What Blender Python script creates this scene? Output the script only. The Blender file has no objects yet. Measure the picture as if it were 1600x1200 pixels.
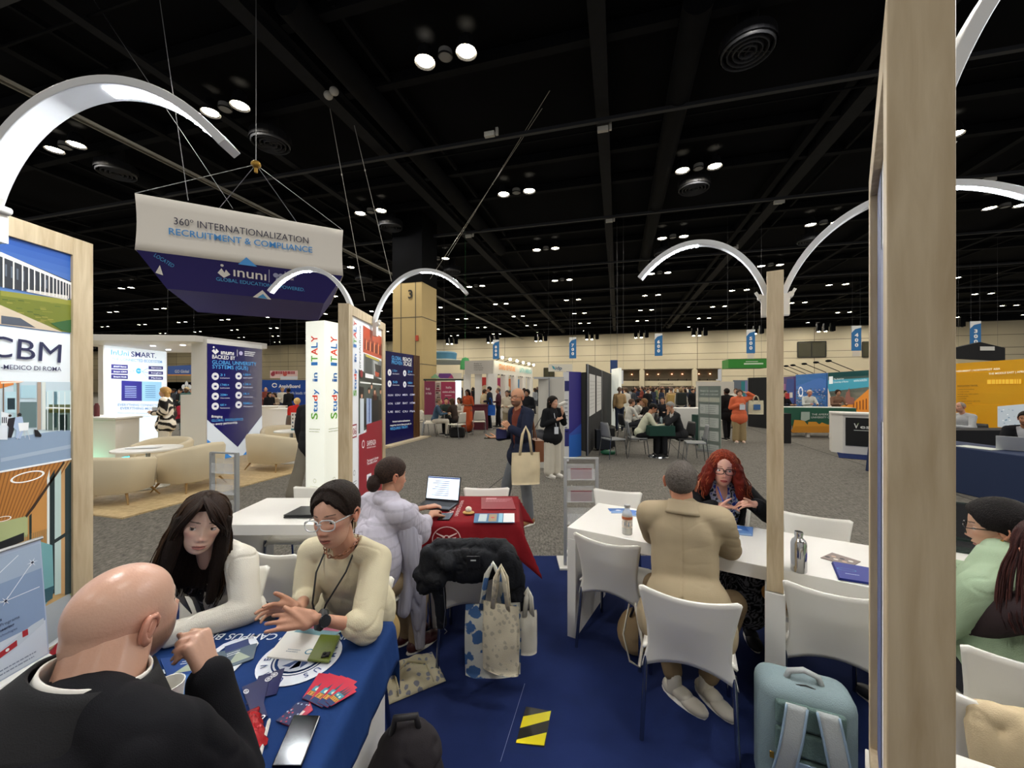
import bpy,bmesh,math,random
import numpy as np
from mathutils import Vector,Matrix,noise,Quaternion,Euler
# ------------------------------------------------------------------ camera, world, exposure
CAM_H=1.72
F=612.0
HORIZON=604.0
scene=bpy.context.scene
COL=scene.collection
cam_data=bpy.data.cameras.new('camera')
cam_data.sensor_width=36.0
cam_data.lens=F*36.0/1600.0
cam_data.shift_y=4.0/1600.0
cam_data.clip_start=0.03
cam_data.clip_end=500
cam=bpy.data.objects.new('camera',cam_data)
COL.objects.link(cam)
cam.location=(0,0,CAM_H)
cam.rotation_euler=(math.radians(90),0,0)
scene.camera=cam
scene.view_settings.view_transform='Standard'
scene.view_settings.look='None'
scene.view_settings.exposure=0.46
scene.view_settings.gamma=1.0
scene.view_settings.use_curve_mapping=False
scene.cycles.max_bounces=6
scene.cycles.diffuse_bounces=3
scene.cycles.glossy_bounces=3
scene.cycles.transmission_bounces=6
scene.cycles.transparent_max_bounces=12
scene.cycles.sample_clamp_indirect=4.0
scene.cycles.caustics_reflective=False
scene.cycles.caustics_refractive=False
scene.cycles.use_denoising=True
scene.cycles.use_light_tree=True
world=bpy.data.worlds.new('hall_air')
scene.world=world
world.use_nodes=True
wb=world.node_tree.nodes['Background']
wb.inputs['Color'].default_value=(1.0,0.97,0.92,1)
wb.inputs['Strength'].default_value=0.30
HA=math.radians(15.1)
CA,SA=math.cos(HA),math.sin(HA)
LAMP_Z=12.3
LAMP_POWER=190.0
def HP(u,v,z=0.0):
 """hall coordinates (u across, v along) to world"""
 return Vector((u*CA+v*SA,-u*SA+v*CA,z))
D1=Vector((SA,CA,0));D2=Vector((CA,-SA,0))
def hall_of(p):
 return(p[0]*CA-p[1]*SA,p[0]*SA+p[1]*CA)
def FP(px,py,z=0.0):
 Y=F*(CAM_H-z)/(py-HORIZON)
 return Vector(((px-800)/F*Y,Y,z))
def DP(px,py,Y):
 return Vector(((px-800)/F*Y,Y,CAM_H-(py-HORIZON)/F*Y))
def PX(p):
 return(800+F*p[0]/p[1],HORIZON-F*(p[2]-CAM_H)/p[1])
def in_view(p,m=60):
 if p[1]<0.3:return False
 x,y=PX(p)
 return-m<x<1600+m and-m<y<1200+m
def sun_area(name,loc,size,power,color=(1,0.9,0.76),rot=(0,0,0),shape='DISK',size_y=None,parent=None):
 l=bpy.data.lights.new(name,'AREA')
 l.shape=shape;l.size=size
 if size_y:l.size_y=size_y
 l.energy=power;l.color=color
 o=bpy.data.objects.new(name,l)
 COL.objects.link(o);o.location=loc;o.rotation_euler=rot
 if parent:o.parent=parent
 return o
# ------------------------------------------------------------------ small helpers
R=math.radians
def srgb(c):
 if isinstance(c,str):
  c=c.lstrip('#');c=tuple(int(c[i:i+2],16)/255 for i in(0,2,4))
 return tuple((x/12.92 if x<=0.04045 else((x+0.055)/1.055)**2.4)for x in c[:3])
def lerp(a,b,t):return a+(b-a)*t
def sstep(a,b,x):
 t=np.clip((x-a)/(b-a),0,1);return t*t*(3-2*t)
_mats={}
def mat(name,color='#808080',rough=0.6,metal=0.0,bump=None,var=None,coat=0,sheen=0,trans=0,ior=1.45,emit=None,estr=0,attr=False,alpha=1.0,stretch=None,sss=0,spec=None):
 """procedural principled material; var = (scale, amount), bump = (scale, strength)"""
 if name in _mats:return _mats[name]
 m=bpy.data.materials.new(name);m.use_nodes=True
 nt=m.node_tree;N=nt.nodes;L=nt.links
 b=N['Principled BSDF']
 b.inputs['Roughness'].default_value=rough
 b.inputs['Metallic'].default_value=metal
 if spec is not None:b.inputs['Specular IOR Level'].default_value=spec
 if coat:b.inputs['Coat Weight'].default_value=coat
 if sheen:b.inputs['Sheen Weight'].default_value=sheen
 if sss:
  b.inputs['Subsurface Weight'].default_value=sss
  b.inputs['Subsurface Radius'].default_value=(0.02,0.008,0.004)
 if trans:
  b.inputs['Transmission Weight'].default_value=trans;b.inputs['IOR'].default_value=ior
 b.inputs['Alpha'].default_value=alpha
 col=srgb(color)+(1,)
 b.inputs['Base Color'].default_value=col
 src=None
 if attr:
  a=N.new('ShaderNodeAttribute');a.attribute_name='Col';src=a.outputs['Color']
 tc=None
 def coords():
  nonlocal tc
  if tc is None:
   t=N.new('ShaderNodeTexCoord');mp=N.new('ShaderNodeMapping')
   L.new(t.outputs['Object'],mp.inputs['Vector'])
   if stretch:mp.inputs['Scale'].default_value=stretch
   tc=mp.outputs['Vector']
  return tc
 if var:
  n=N.new('ShaderNodeTexNoise');n.inputs['Scale'].default_value=var[0];n.inputs['Detail'].default_value=5
  L.new(coords(),n.inputs['Vector'])
  mr=N.new('ShaderNodeMapRange');mr.inputs['From Min'].default_value=0.3;mr.inputs['From Max'].default_value=0.7
  mr.inputs['To Min'].default_value=1-var[1];mr.inputs['To Max'].default_value=1+var[1]
  L.new(n.outputs['Fac'],mr.inputs['Value'])
  mx=N.new('ShaderNodeVectorMath');mx.operation='SCALE'
  if src is not None:L.new(src,mx.inputs[0])
  else:mx.inputs[0].default_value=col[:3]
  L.new(mr.outputs['Result'],mx.inputs['Scale'])
  src=mx.outputs['Vector']
 if src is not None:L.new(src,b.inputs['Base Color'])
 if bump:
  n=N.new('ShaderNodeTexNoise');n.inputs['Scale'].default_value=bump[0];n.inputs['Detail'].default_value=4
  L.new(coords(),n.inputs['Vector'])
  bp=N.new('ShaderNodeBump');bp.inputs['Strength'].default_value=bump[1];bp.inputs['Distance'].default_value=0.01
  L.new(n.outputs['Fac'],bp.inputs['Height']);L.new(bp.outputs['Normal'],b.inputs['Normal'])
 if emit is not None:
  b.inputs['Emission Color'].default_value=srgb(emit)+(1,)
  b.inputs['Emission Strength'].default_value=estr
 elif estr and attr:
  L.new(src,b.inputs['Emission Color']);b.inputs['Emission Strength'].default_value=estr
 _mats[name]=m
 return m
class M:
 """mesh builder: verts, faces, one colour per face, one material slot per face"""
 def __init__(s):s.v=[];s.f=[];s.c=[];s.mi=[];s.cur=(0.8,0.8,0.8);s.m=0;s.T=None
 def color(s,c):s.cur=srgb(c);return s
 def add(s,vs,fs,smooth=None):
  o=len(s.v)
  if s.T is not None:vs=[s.T@Vector(p)for p in vs]
  s.v+=[tuple(p)for p in vs]
  for f in fs:
   s.f.append(tuple(i+o for i in f));s.c.append(s.cur);s.mi.append(s.m)
  return s
 def box(s,c,d,rz=0,mtx=None,taper=1.0):
  x,y,z=d[0]/2,d[1]/2,d[2]/2
  P=[Vector((sx*x*(taper if sz>0 else 1),sy*y*(taper if sz>0 else 1),sz*z))for sz in(-1,1)for sx,sy in((-1,-1),(1,-1),(1,1),(-1,1))]
  m=Matrix.Translation(Vector(c))@(mtx.to_4x4()if mtx else Matrix.Rotation(rz,4,'Z'))
  return s.add([m@p for p in P],[(3,2,1,0),(4,5,6,7),(0,1,5,4),(1,2,6,5),(2,3,7,6),(3,0,4,7)])
 def bar(s,a,b,w,h=None,up=Vector((0,0,1))):
  a=Vector(a);b=Vector(b);h=h or w;d=b-a;L=d.length;d.normalize()
  x=d.cross(up)
  if x.length<1e-4:x=Vector((1,0,0))
  x.normalize();z=x.cross(d)
  P=[]
  for q in(a,b):
   for sx,sz in((-1,-1),(1,-1),(1,1),(-1,1)):P.append(q+x*sx*w/2+z*sz*h/2)
  return s.add(P,[(0,1,2,3),(7,6,5,4),(0,4,5,1),(1,5,6,2),(2,6,7,3),(3,7,4,0)])
 def tube(s,pts,r,n=8,cap=True,flat=None,up=None):
  pts=[Vector(p)for p in pts];k=len(pts)
  rs=r if isinstance(r,(list,tuple))else[r]*k
  vs=[];fs=[]
  prev=None
  for i,p in enumerate(pts):
   t=(pts[min(i+1,k-1)]-pts[max(i-1,0)])
   if t.length<1e-9:t=Vector((0,0,1))
   t.normalize()
   if prev is None:
    a=Vector(up)if up is not None else(Vector((0,0,1))if abs(t.z)<0.9 else Vector((1,0,0)))
    x=a-t*a.dot(t);x.normalize()
   else:
    x=prev-t*prev.dot(t)
    if x.length<1e-5:x=t.orthogonal()
    x.normalize()
   prev=x;y=t.cross(x)
   for j in range(n):
    a=2*math.pi*j/n
    fy=flat if flat else 1.0
    vs.append(p+x*math.cos(a)*rs[i]+y*math.sin(a)*rs[i]*fy)
  for i in range(k-1):
   for j in range(n):
    a=i*n+j;b=i*n+(j+1)%n
    fs.append((a,b,b+n,a+n))
  if cap:
   fs.append(tuple(range(n-1,-1,-1)));fs.append(tuple((k-1)*n+j for j in range(n)))
  return s.add(vs,fs)
 def lathe(s,prof,n=24,mtx=None,cap=True):
  vs=[];fs=[];k=len(prof)
  for r,z in prof:
   for j in range(n):
    a=2*math.pi*j/n;vs.append(Vector((r*math.cos(a),r*math.sin(a),z)))
  for i in range(k-1):
   for j in range(n):
    a=i*n+j;b=i*n+(j+1)%n;fs.append((a,b,b+n,a+n))
  if cap:
   if prof[0][0]>1e-5:fs.append(tuple(range(n-1,-1,-1)))
   if prof[-1][0]>1e-5:fs.append(tuple((k-1)*n+j for j in range(n)))
  if mtx is not None:vs=[mtx@v for v in vs]
  return s.add(vs,fs)
 def ell(s,c,r,n=16,k=10,mtx=None):
  prof=[(math.sin(math.pi*i/k),-math.cos(math.pi*i/k))for i in range(k+1)]
  m=Matrix.Translation(Vector(c))@(mtx.to_4x4()if mtx else Matrix())@Matrix.Diagonal((r[0],r[1],r[2],1))
  vs=[m@Vector((0,0,-1))];fs=[]
  for i in range(1,k):
   for j in range(n):
    a=2*math.pi*j/n;vs.append(m@Vector((prof[i][0]*math.cos(a),prof[i][0]*math.sin(a),prof[i][1])))
  vs.append(m@Vector((0,0,1)));top=len(vs)-1
  for j in range(n):
   fs.append((0,1+(j+1)%n,1+j));fs.append((top,top-n+j,top-n+(j+1)%n))
  for i in range(k-2):
   for j in range(n):
    a=1+i*n+j;b=1+i*n+(j+1)%n;fs.append((a,b,b+n,a+n))
  return s.add(vs,fs)
 def prism(s,pts,z0,z1,mtx=None):
  n=len(pts)
  vs=[Vector((p[0],p[1],z0))for p in pts]+[Vector((p[0],p[1],z1))for p in pts]
  if mtx is not None:vs=[mtx@v for v in vs]
  fs=[tuple(range(n-1,-1,-1)),tuple(range(n,2*n))]+[(i,(i+1)%n,n+(i+1)%n,n+i)for i in range(n)]
  return s.add(vs,fs)
 def grid(s,fn,nu,nv,closed_u=False):
  vs=[fn(i/(nu-(0 if closed_u else 1)),j/(nv-1))for j in range(nv)for i in range(nu)]
  fs=[]
  for j in range(nv-1):
   for i in range(nu if closed_u else nu-1):
    a=j*nu+i;b=j*nu+(i+1)%nu;fs.append((a,b,b+nu,a+nu))
  return s.add(vs,fs)
 def quad(s,a,b,c,d):return s.add([a,b,c,d],[(0,1,2,3)])
 def mesh(s,name):
  me=bpy.data.meshes.new(name);me.from_pydata(s.v,[],s.f)
  me.polygons.foreach_set('material_index',s.mi)
  at=me.color_attributes.new('Col','FLOAT_COLOR','CORNER')
  lens=np.array([len(f)for f in s.f])if s.f else np.zeros(0,int)
  if len(lens):
   c=np.ones((len(lens),4),np.float32);c[:,:3]=np.array(s.c,np.float32)
   at.data.foreach_set('color',np.repeat(c,lens,axis=0).ravel())
  me.update()
  return me
 def build(s,name,mats,parent=None,smooth=False,bevel=0,seg=2,solid=0,sub=0,angle=40,origin=None):
  me=s.mesh(name)
  return link_mesh(name,me,mats,parent,smooth,bevel,seg,solid,sub,angle,origin)
def link_mesh(name,me,mats,parent=None,smooth=False,bevel=0,seg=2,solid=0,sub=0,angle=40,origin=None):
 if not isinstance(mats,(list,tuple)):mats=[mats]
 for m in mats:me.materials.append(m)
 if smooth:
  me.polygons.foreach_set('use_smooth',[True]*len(me.polygons))
  if smooth!='all':
   try:me.set_sharp_from_angle(angle=R(angle))
   except Exception:pass
 if origin is not None:
  me.transform(Matrix.Translation(-Vector(origin)))
 o=bpy.data.objects.new(name,me);COL.objects.link(o)
 if origin is not None:o.location=origin
 if solid:
  md=o.modifiers.new('solid','SOLIDIFY');md.thickness=solid;md.offset=0
 if bevel:
  md=o.modifiers.new('bevel','BEVEL');md.width=bevel;md.segments=seg;md.limit_method='ANGLE';md.angle_limit=R(35)
 if sub:
  md=o.modifiers.new('sub','SUBSURF');md.levels=sub;md.render_levels=sub
 if parent is not None:
  o.parent=parent
  if origin is None and parent.get('_w'):
   o.matrix_parent_inverse=parent.matrix_basis.inverted()
  elif origin is not None and parent.get('_w'):
   o.matrix_parent_inverse=parent.matrix_basis.inverted()
 return o
def tag(o,label,cat,group=None,kind=None):
 if label:o['label']=label
 if cat:o['category']=cat
 if group:o['group']=group
 if kind:o['kind']=kind
 return o
def struct(o):o['kind']='structure';return o
def thing(name,label,cat,loc=(0,0,0),rz=0,group=None,world_parts=False):
 o=bpy.data.objects.new(name,None);COL.objects.link(o)
 o.empty_display_size=0.1
 o.location=loc;o.rotation_euler=(0,0,rz)
 if world_parts:o['_w']=1;bpy.context.view_layer.update()
 return tag(o,label,cat,group)
def copy_tree(o,loc=None,rz=None,label=None,group=None,parent=None):
 c=o.copy();COL.objects.link(c)
 if parent is not None:c.parent=parent
 if loc is not None:c.location=loc
 if rz is not None:c.rotation_euler=(0,0,rz)
 if label:c['label']=label
 if group:c['group']=group
 for ch in list(o.children):copy_tree(ch,parent=c)
 return c
# ------------------------------------------------------------------ lettering and printed graphics
_txt={}
def text_geo(s,bold=0.0,spacing=1.0):
 key=(s,bold,spacing)
 if key in _txt:return _txt[key]
 cu=bpy.data.curves.new('t','FONT');cu.body=s;cu.size=1.0;cu.offset=bold;cu.space_character=spacing
 cu.resolution_u=3
 ob=bpy.data.objects.new('t',cu);COL.objects.link(ob)
 dg=bpy.context.evaluated_depsgraph_get();dg.update()
 me=bpy.data.meshes.new_from_object(ob.evaluated_get(dg))
 vs=[tuple(v.co[:2])for v in me.vertices];fs=[tuple(p.vertices)for p in me.polygons]
 bpy.data.objects.remove(ob);bpy.data.curves.remove(cu);bpy.data.meshes.remove(me)
 if vs:
  x0=min(v[0]for v in vs);x1=max(v[0]for v in vs)
  y0=min(v[1]for v in vs);y1=max(v[1]for v in vs)
 else:x0=x1=y0=y1=0
 _txt[key]=(vs,fs,x0,x1,y0,y1)
 return _txt[key]
class Panel:
 """printed surface: O = lower left corner, U = reader's right, V = up; sizes in metres"""
 def __init__(s,O,U,V,eps=0.002):
  s.O=Vector(O);s.U=Vector(U).normalized();s.V=Vector(V).normalized();s.N=s.U.cross(s.V).normalized()
  s.eps=eps;s.m=M();s.lay=1;s.t=M()
 def P(s,u,v,lay=None):return s.O+s.U*u+s.V*v+s.N*s.eps*(lay if lay is not None else s.lay)
 def poly(s,pts,c,lay=None):
  s.m.color(c);s.m.add([s.P(u,v,lay)for u,v in pts],[tuple(range(len(pts)))])
 def rect(s,u0,v0,u1,v1,c,lay=None):s.poly([(u0,v0),(u1,v0),(u1,v1),(u0,v1)],c,lay)
 def circle(s,u,v,r,c,lay=None,n=20,ry=None):
  ry=ry or r
  s.poly([(u+r*math.cos(2*math.pi*i/n),v+ry*math.sin(2*math.pi*i/n))for i in range(n)],c,lay)
 def ring(s,u,v,r,w,c,lay=None,n=28,a0=0,a1=2*math.pi,ry=1.0):
  for i in range(n):
   a=a0+(a1-a0)*i/n;b=a0+(a1-a0)*(i+1)/n
   s.poly([(u+q*math.cos(t),v+q*ry*math.sin(t))for q,t in((r,a),(r,b),(r-w,b),(r-w,a))][::-1],c,lay)
 def text(s,st,u,v,h,c,lay=None,w=None,align='l',bold=0.0,rot=0,maxw=None,slant=0,spacing=1.0,on='t',sx=1.0):
  """h = capital height; w = fit width"""
  vs,fs,x0,x1,y0,y1=text_geo(st,bold,spacing)
  if not vs:return
  k=h/0.70
  kx=(w/(x1-x0))if w else k*sx
  if maxw and kx*(x1-x0)>maxw:kx=maxw/(x1-x0)
  W=kx*(x1-x0)
  off={'l':0,'c':-W/2,'r':-W}[align]
  cr,sr=math.cos(rot),math.sin(rot)
  mm=s.t if on=='t' else s.m
  mm.color(c)
  out=[]
  for x,y in vs:
   a=(x-x0)*kx+off;b=y*k
   a+=b*slant
   out.append(s.P(u+a*cr-b*sr,v+a*sr+b*cr,(lay if lay is not None else s.lay)+1))
  mm.add(out,fs)
 def lines(s,u,v,w,n,gap,h,c,lay=None,rag=0.2,seed=1,align='l'):
  """unreadably small print"""
  rr=random.Random(seed)
  for i in range(n):
   ww=w*(1-rr.random()*rag);uu=u if align=='l' else u+(w-ww)/2
   y=v-i*gap;x=uu
   while x<uu+ww:
    q=w*(0.04+0.09*rr.random());s.rect(x,y,min(x+q,uu+ww),y+h,c,lay);x+=q+w*0.018
 def build(s,parent,material,name='graphic',tname='lettering',tmat=None):
  a=s.m.build(name,material,parent)if s.m.f else None
  b=s.t.build(tname,tmat or material,parent)if s.t.f else None
  return a,b
def _ray_uv(s,px,py):
 d=Vector(((px-800)/F,1.0,-(py-HORIZON)/F));c=Vector((0,0,CAM_H))
 t=(s.O-c).dot(s.N)/d.dot(s.N);q=c+d*t-s.O
 return q.dot(s.U),q.dot(s.V)
Panel.uv=_ray_uv
def _ppoly(s,pts,c,lay=None):
 s.poly([s.uv(*p)for p in pts],c,lay)
Panel.ppoly=_ppoly
def _ptext(s,st,a,b,hp,c,lay=None,bold=0.0,fit=True):
 """baseline from pixel a to pixel b, capital height hp pixels at a"""
 ua=s.uv(*a);ub=s.uv(*b);uh=s.uv(a[0],a[1]-hp)
 w=math.hypot(ub[0]-ua[0],ub[1]-ua[1]);h=abs(uh[1]-ua[1])
 s.text(st,ua[0],ua[1],h,c,lay,w=w,bold=bold*0.45,rot=math.atan2(ub[1]-ua[1],ub[0]-ua[0]))
Panel.ptext=_ptext
PRINT=mat('printed_fabric',attr=True,rough=0.6,var=(60,0.03))
PRINT_GLOSS=mat('printed_gloss_card',attr=True,rough=0.42,spec=0.3)
BACKLIT=mat('backlit_print',attr=True,rough=0.5,estr=0.55)
# ------------------------------------------------------------------ lamps outside the frame and behind the camera
WARM=(1.0,0.95,0.86)
U0,V0,G=-5.35,11.6,9.14
# ------------------------------------------------------------------ materials of the hall
def carpet_mat():
 m=bpy.data.materials.new('grey_hall_carpet');m.use_nodes=True;nt=m.node_tree;N=nt.nodes;L=nt.links
 b=N['Principled BSDF'];b.inputs['Roughness'].default_value=0.95;b.inputs['Specular IOR Level'].default_value=0.1
 t=N.new('ShaderNodeTexCoord');mp=N.new('ShaderNodeMapping');mp.inputs['Rotation'].default_value=(0,0,HA);mp.inputs['Scale'].default_value=(1,0.35,1)
 L.new(t.outputs['Object'],mp.inputs['Vector'])
 n1=N.new('ShaderNodeTexNoise');n1.inputs['Scale'].default_value=42;n1.inputs['Detail'].default_value=8;n1.inputs['Roughness'].default_value=0.8
 n2=N.new('ShaderNodeTexNoise');n2.inputs['Scale'].default_value=6;n2.inputs['Detail'].default_value=3
 L.new(mp.outputs['Vector'],n1.inputs['Vector']);L.new(t.outputs['Object'],n2.inputs['Vector'])
 r=N.new('ShaderNodeValToRGB');e=r.color_ramp.elements
 e[0].position=0.36;e[0].color=srgb('#4c4a46')+(1,);e[1].position=0.66;e[1].color=srgb('#98948c')+(1,)
 L.new(n1.outputs['Fac'],r.inputs['Fac'])
 mx=N.new('ShaderNodeMixRGB');mx.blend_type='MULTIPLY';mx.inputs['Fac'].default_value=0.35
 r2=N.new('ShaderNodeValToRGB');r2.color_ramp.elements[0].position=0.35;r2.color_ramp.elements[0].color=(0.6,0.6,0.6,1)
 r2.color_ramp.elements[1].position=0.6
 L.new(n2.outputs['Fac'],r2.inputs['Fac']);L.new(r.outputs['Color'],mx.inputs['Color1']);L.new(r2.outputs['Color'],mx.inputs['Color2'])
 L.new(mx.outputs['Color'],b.inputs['Base Color'])
 bp=N.new('ShaderNodeBump');bp.inputs['Strength'].default_value=0.6;bp.inputs['Distance'].default_value=0.01
 L.new(n1.outputs['Fac'],bp.inputs['Height']);L.new(bp.outputs['Normal'],b.inputs['Normal'])
 return m
def wood_mat(name,c0,c1,scale=(1,1,1),rough=0.5,plank=None,grain=9,rot=0):
 m=bpy.data.materials.new(name);m.use_nodes=True;nt=m.node_tree;N=nt.nodes;L=nt.links
 b=N['Principled BSDF'];b.inputs['Roughness'].default_value=rough
 t=N.new('ShaderNodeTexCoord');mp=N.new('ShaderNodeMapping');mp.inputs['Scale'].default_value=scale;mp.inputs['Rotation'].default_value=(0,0,rot)
 L.new(t.outputs['Object'],mp.inputs['Vector'])
 n=N.new('ShaderNodeTexNoise');n.inputs['Scale'].default_value=grain;n.inputs['Detail'].default_value=6;n.inputs['Distortion'].default_value=0.4
 L.new(mp.outputs['Vector'],n.inputs['Vector'])
 r=N.new('ShaderNodeValToRGB');e=r.color_ramp.elements
 e[0].position=0.3;e[0].color=srgb(c0)+(1,);e[1].position=0.7;e[1].color=srgb(c1)+(1,)
 L.new(n.outputs['Fac'],r.inputs['Fac']);out=r.outputs['Color']
 if plank:
  br=N.new('ShaderNodeTexBrick');br.inputs['Scale'].default_value=1;br.inputs['Brick Width'].default_value=plank[0];br.inputs['Row Height'].default_value=plank[1]
  br.inputs['Mortar Size'].default_value=0.003;br.inputs['Color1'].default_value=(1,1,1,1);br.inputs['Color2'].default_value=(0.84,0.82,0.8,1)
  br.inputs['Mortar'].default_value=(0.6,0.55,0.5,1)
  mp2=N.new('ShaderNodeMapping');mp2.inputs['Rotation'].default_value=(0,0,rot+plank[2]);L.new(t.outputs['Object'],mp2.inputs['Vector']);L.new(mp2.outputs['Vector'],br.inputs['Vector'])
  mx=N.new('ShaderNodeMixRGB');mx.blend_type='MULTIPLY';mx.inputs['Fac'].default_value=1
  L.new(out,mx.inputs['Color1']);L.new(br.outputs['Color'],mx.inputs['Color2']);out=mx.outputs['Color']
 L.new(out,b.inputs['Base Color'])
 return m
CARPET=carpet_mat()
NAVY_CARPET=mat('navy_stand_carpet','#212e5c',rough=0.95,bump=(400,0.3),var=(3,0.16),spec=0.1)
WALLM=mat('cream_wall_panels','#d3c8ad',rough=0.85,var=(0.15,0.06))
WALLD=mat('dark_joint','#6b6353',rough=0.9)
BLACK=mat('black_painted_steel','#090b10',spec=0.15,rough=0.8,var=(1.5,0.3))
BEAM=mat('black_beam_paint','#12141a',spec=0.2,rough=0.7,var=(3,0.2))
RAIL=mat('grey_ceiling_rail','#8a8880',rough=0.5,metal=0.2)
SHADOW=mat('unlit_opening','#1b1a18',rough=0.9)
# floor: one big carpet with the darker joint lines of its rolls
m=M();m.quad(HP(-240,-14,0),HP(75,-14,0),HP(75,82,0),HP(-240,82,0))
o=struct(m.build('floor',CARPET))
m=M()
for u in(-2.1,1.55,5.2,8.9):
 m.box(HP(u,40,0.001),(0.02,76,0.002),rz=-HA)
o=struct(m.build('trim_1',mat('carpet_seam','#3a3835',rough=0.95)))
m=M();m.box((0.55,0.93,0.006),(7.1,6.05,0.012))
struct(m.build('floor_stand',NAVY_CARPET))
# ceiling deck
m=M();m.box(HP(-80,34,13.25),(320,98,0.1),rz=-HA)
struct(m.build('ceiling',mat('black_ceiling_deck','#07080c',spec=0.1,rough=0.9,var=(0.4,0.5))))
# beams running along the hall
n_tr=2
def trim(mb,material,**k):
 global n_tr
 o=struct(mb.build('trim_%d'%n_tr,material,**k));n_tr+=1
 return o
def cline(px,py,Z=12.6):
 return hall_of(FP(px,py,Z))
us=[cline(932,5)[0],cline(378,3)[0],cline(1362,132)[0],cline(84,2,12.4)[0]]
for i,(px,py,w,h,Z,mm)in enumerate([(932,5,0.5,0.5,12.75,BEAM),(378,3,0.55,0.7,12.8,BEAM),(1362,132,0.6,0.5,12.9,BEAM),(84,2,0.35,0.12,12.4,BEAM)]):
 u,v=cline(px,py,Z)
 mb=M();mb.box(HP(u,36,Z),(w,92,h),rz=-HA);trim(mb,mm)
for px,py,Z in((0,126,11.6),(4,122,11.6)):
 u,v=cline(px,py,Z)
 mb=M();mb.box(HP(u,36,Z),(0.07,92,0.10),rz=-HA);trim(mb,RAIL)
for i in range(-13,8):
 u=U0+G*(i+0.48)
 if i in(0,):continue
 mb=M();mb.box(HP(u,36,12.95),(0.3,92,0.5),rz=-HA)
 for k in range(8):mb.box(HP(u+2.1,5+k*G,12.9),(0.12,9,0.2),rz=-HA)
 trim(mb,BLACK)
# pipes and joists across the hall
for j in range(-1,9):
 v=cline(500,264,12.2)[1]+G*j
 mb=M();mb.box(HP(-80,v,12.2),(310,0.16,0.14),rz=-HA)
 trim(mb,mat('pipe_grey','#24272e',rough=0.6))
 mb=M();mb.box(HP(-80,v+3.2,12.95),(310,0.3,0.4),rz=-HA);mb.box(HP(-80,v+6.1,12.95),(310,0.3,0.4),rz=-HA)
 mb.box(HP(-80,v+1.2,12.6),(310,0.06,0.06),rz=-HA)
 trim(mb,BLACK)
# duct bends: big dark round ducts
for u0,v0,u1,v1 in((-9,9,-9,30),(2.2,12,2.2,38),(-24,14,-24,50)):
 mb=M();mb.tube([HP(u0,v0,12.6),HP(u1,v1,12.6)],0.42,16);trim(mb,BLACK,smooth=True)
# far wall with its panel joints and openings
WV=80.0
def wall_box(mb,u0,u1,z0,z1,dv=0.0,t=0.3):
 mb.box(HP((u0+u1)/2,WV+dv+t/2,(z0+z1)/2),(u1-u0,t,z1-z0),rz=-HA)
def wu(px):
 a=math.atan((px-800)/F)-HA
 return math.tan(a)*WV
def wz(px,py):
 u=wu(px);p=HP(u,WV);return CAM_H-(py-HORIZON)/F*p.y
OP0,OP1=wu(965),wu(1128)
ZT=wz(1040,577)
ZB=wz(1040,601)
mb=M()
wall_box(mb,-240,OP0,0,13.2);wall_box(mb,OP1,75,0,13.2);wall_box(mb,OP0,OP1,ZT,13.2)
struct(mb.build('wall_back',WALLM))
mb=M()
for u in np.arange(-230,70,9.4):
 wall_box(mb,u,u+0.07,0,12,dv=-0.02,t=0.02)
for z in(wz(1040,563),7.9,9.9,3.6):
 wall_box(mb,-240,OP0 if z<ZT else 75,z,z+0.07,dv=-0.02,t=0.02)
 if z<ZT:wall_box(mb,OP1,75,z,z+0.07,dv=-0.02,t=0.02)
trim(mb,WALLD)
mb=M()
wall_box(mb,-240,75,12.1,13.2,dv=-1.2,t=1.0)
trim(mb,BLACK)
# lobby recess behind the opening
mb=M()
wall_box(mb,OP0,OP1,ZT-1.9,ZT-0.0,dv=3.0,t=0.3)
wall_box(mb,OP0-1,OP1+1,0,ZT,dv=9,t=0.3)
mb.box(HP((OP0+OP1)/2,WV+4.5,ZT+0.06),(OP1-OP0,9,0.12),rz=-HA)
struct(mb.build('wall_lobby',mat('brown_lobby_paint','#7f7462',rough=0.9)))
mb=M();wall_box(mb,OP0,OP1,ZB-0.25,ZB+0.75,dv=0.9,t=0.3)
band=struct(mb.build('trim_band',WALLM))
pan=Panel(HP(wu(1029),WV+0.88,ZB-0.05),D2,(0,0,1),0.02)
pan.text('Concourse',0,0,0.42,'#4a4436',w=wu(1053)-wu(1029))
pan.build(band,PRINT)
mb=M()
for px in(985,1003,1040,1066,1085,1110):
 pass
for px0,px1 in((999,1007),(1081,1090)):
 u=(wu(px0)+wu(px1))/2
 mb.box(HP(u,WV+0.2,(ZT-0.2)/2),(0.9,0.7,ZT-0.2),rz=-HA)
 mb.ell(HP(u,WV+0.2,ZT-0.3),(0.45,0.35,0.5))
trim(mb,WALLM,smooth=True)
mb=M()
for px in(1015,1030,1046,1061,1075,1096,1108,990):
 u=wu(px);mb.box(HP(u,WV+1.5,1.6),(0.12,0.1,3.2),rz=-HA)
trim(mb,SHADOW)
# little red pot lights in the lobby soffit
for i,px in enumerate((988,1013,1031,1053,1070,1097,1115)):
 mb=M();mb.lathe([(0.12,0),(0.12,0.1)],10,Matrix.Translation(HP(wu(px),WV+2.9,ZT-0.9)))
 o=mb.build('lobby_lamp',mat('amber_lamp','#ffb090',emit='#ffb080',estr=6))
 tag(o,'small warm downlight in the soffit over the concourse doors','lamp','downlights over the concourse doors')
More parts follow.
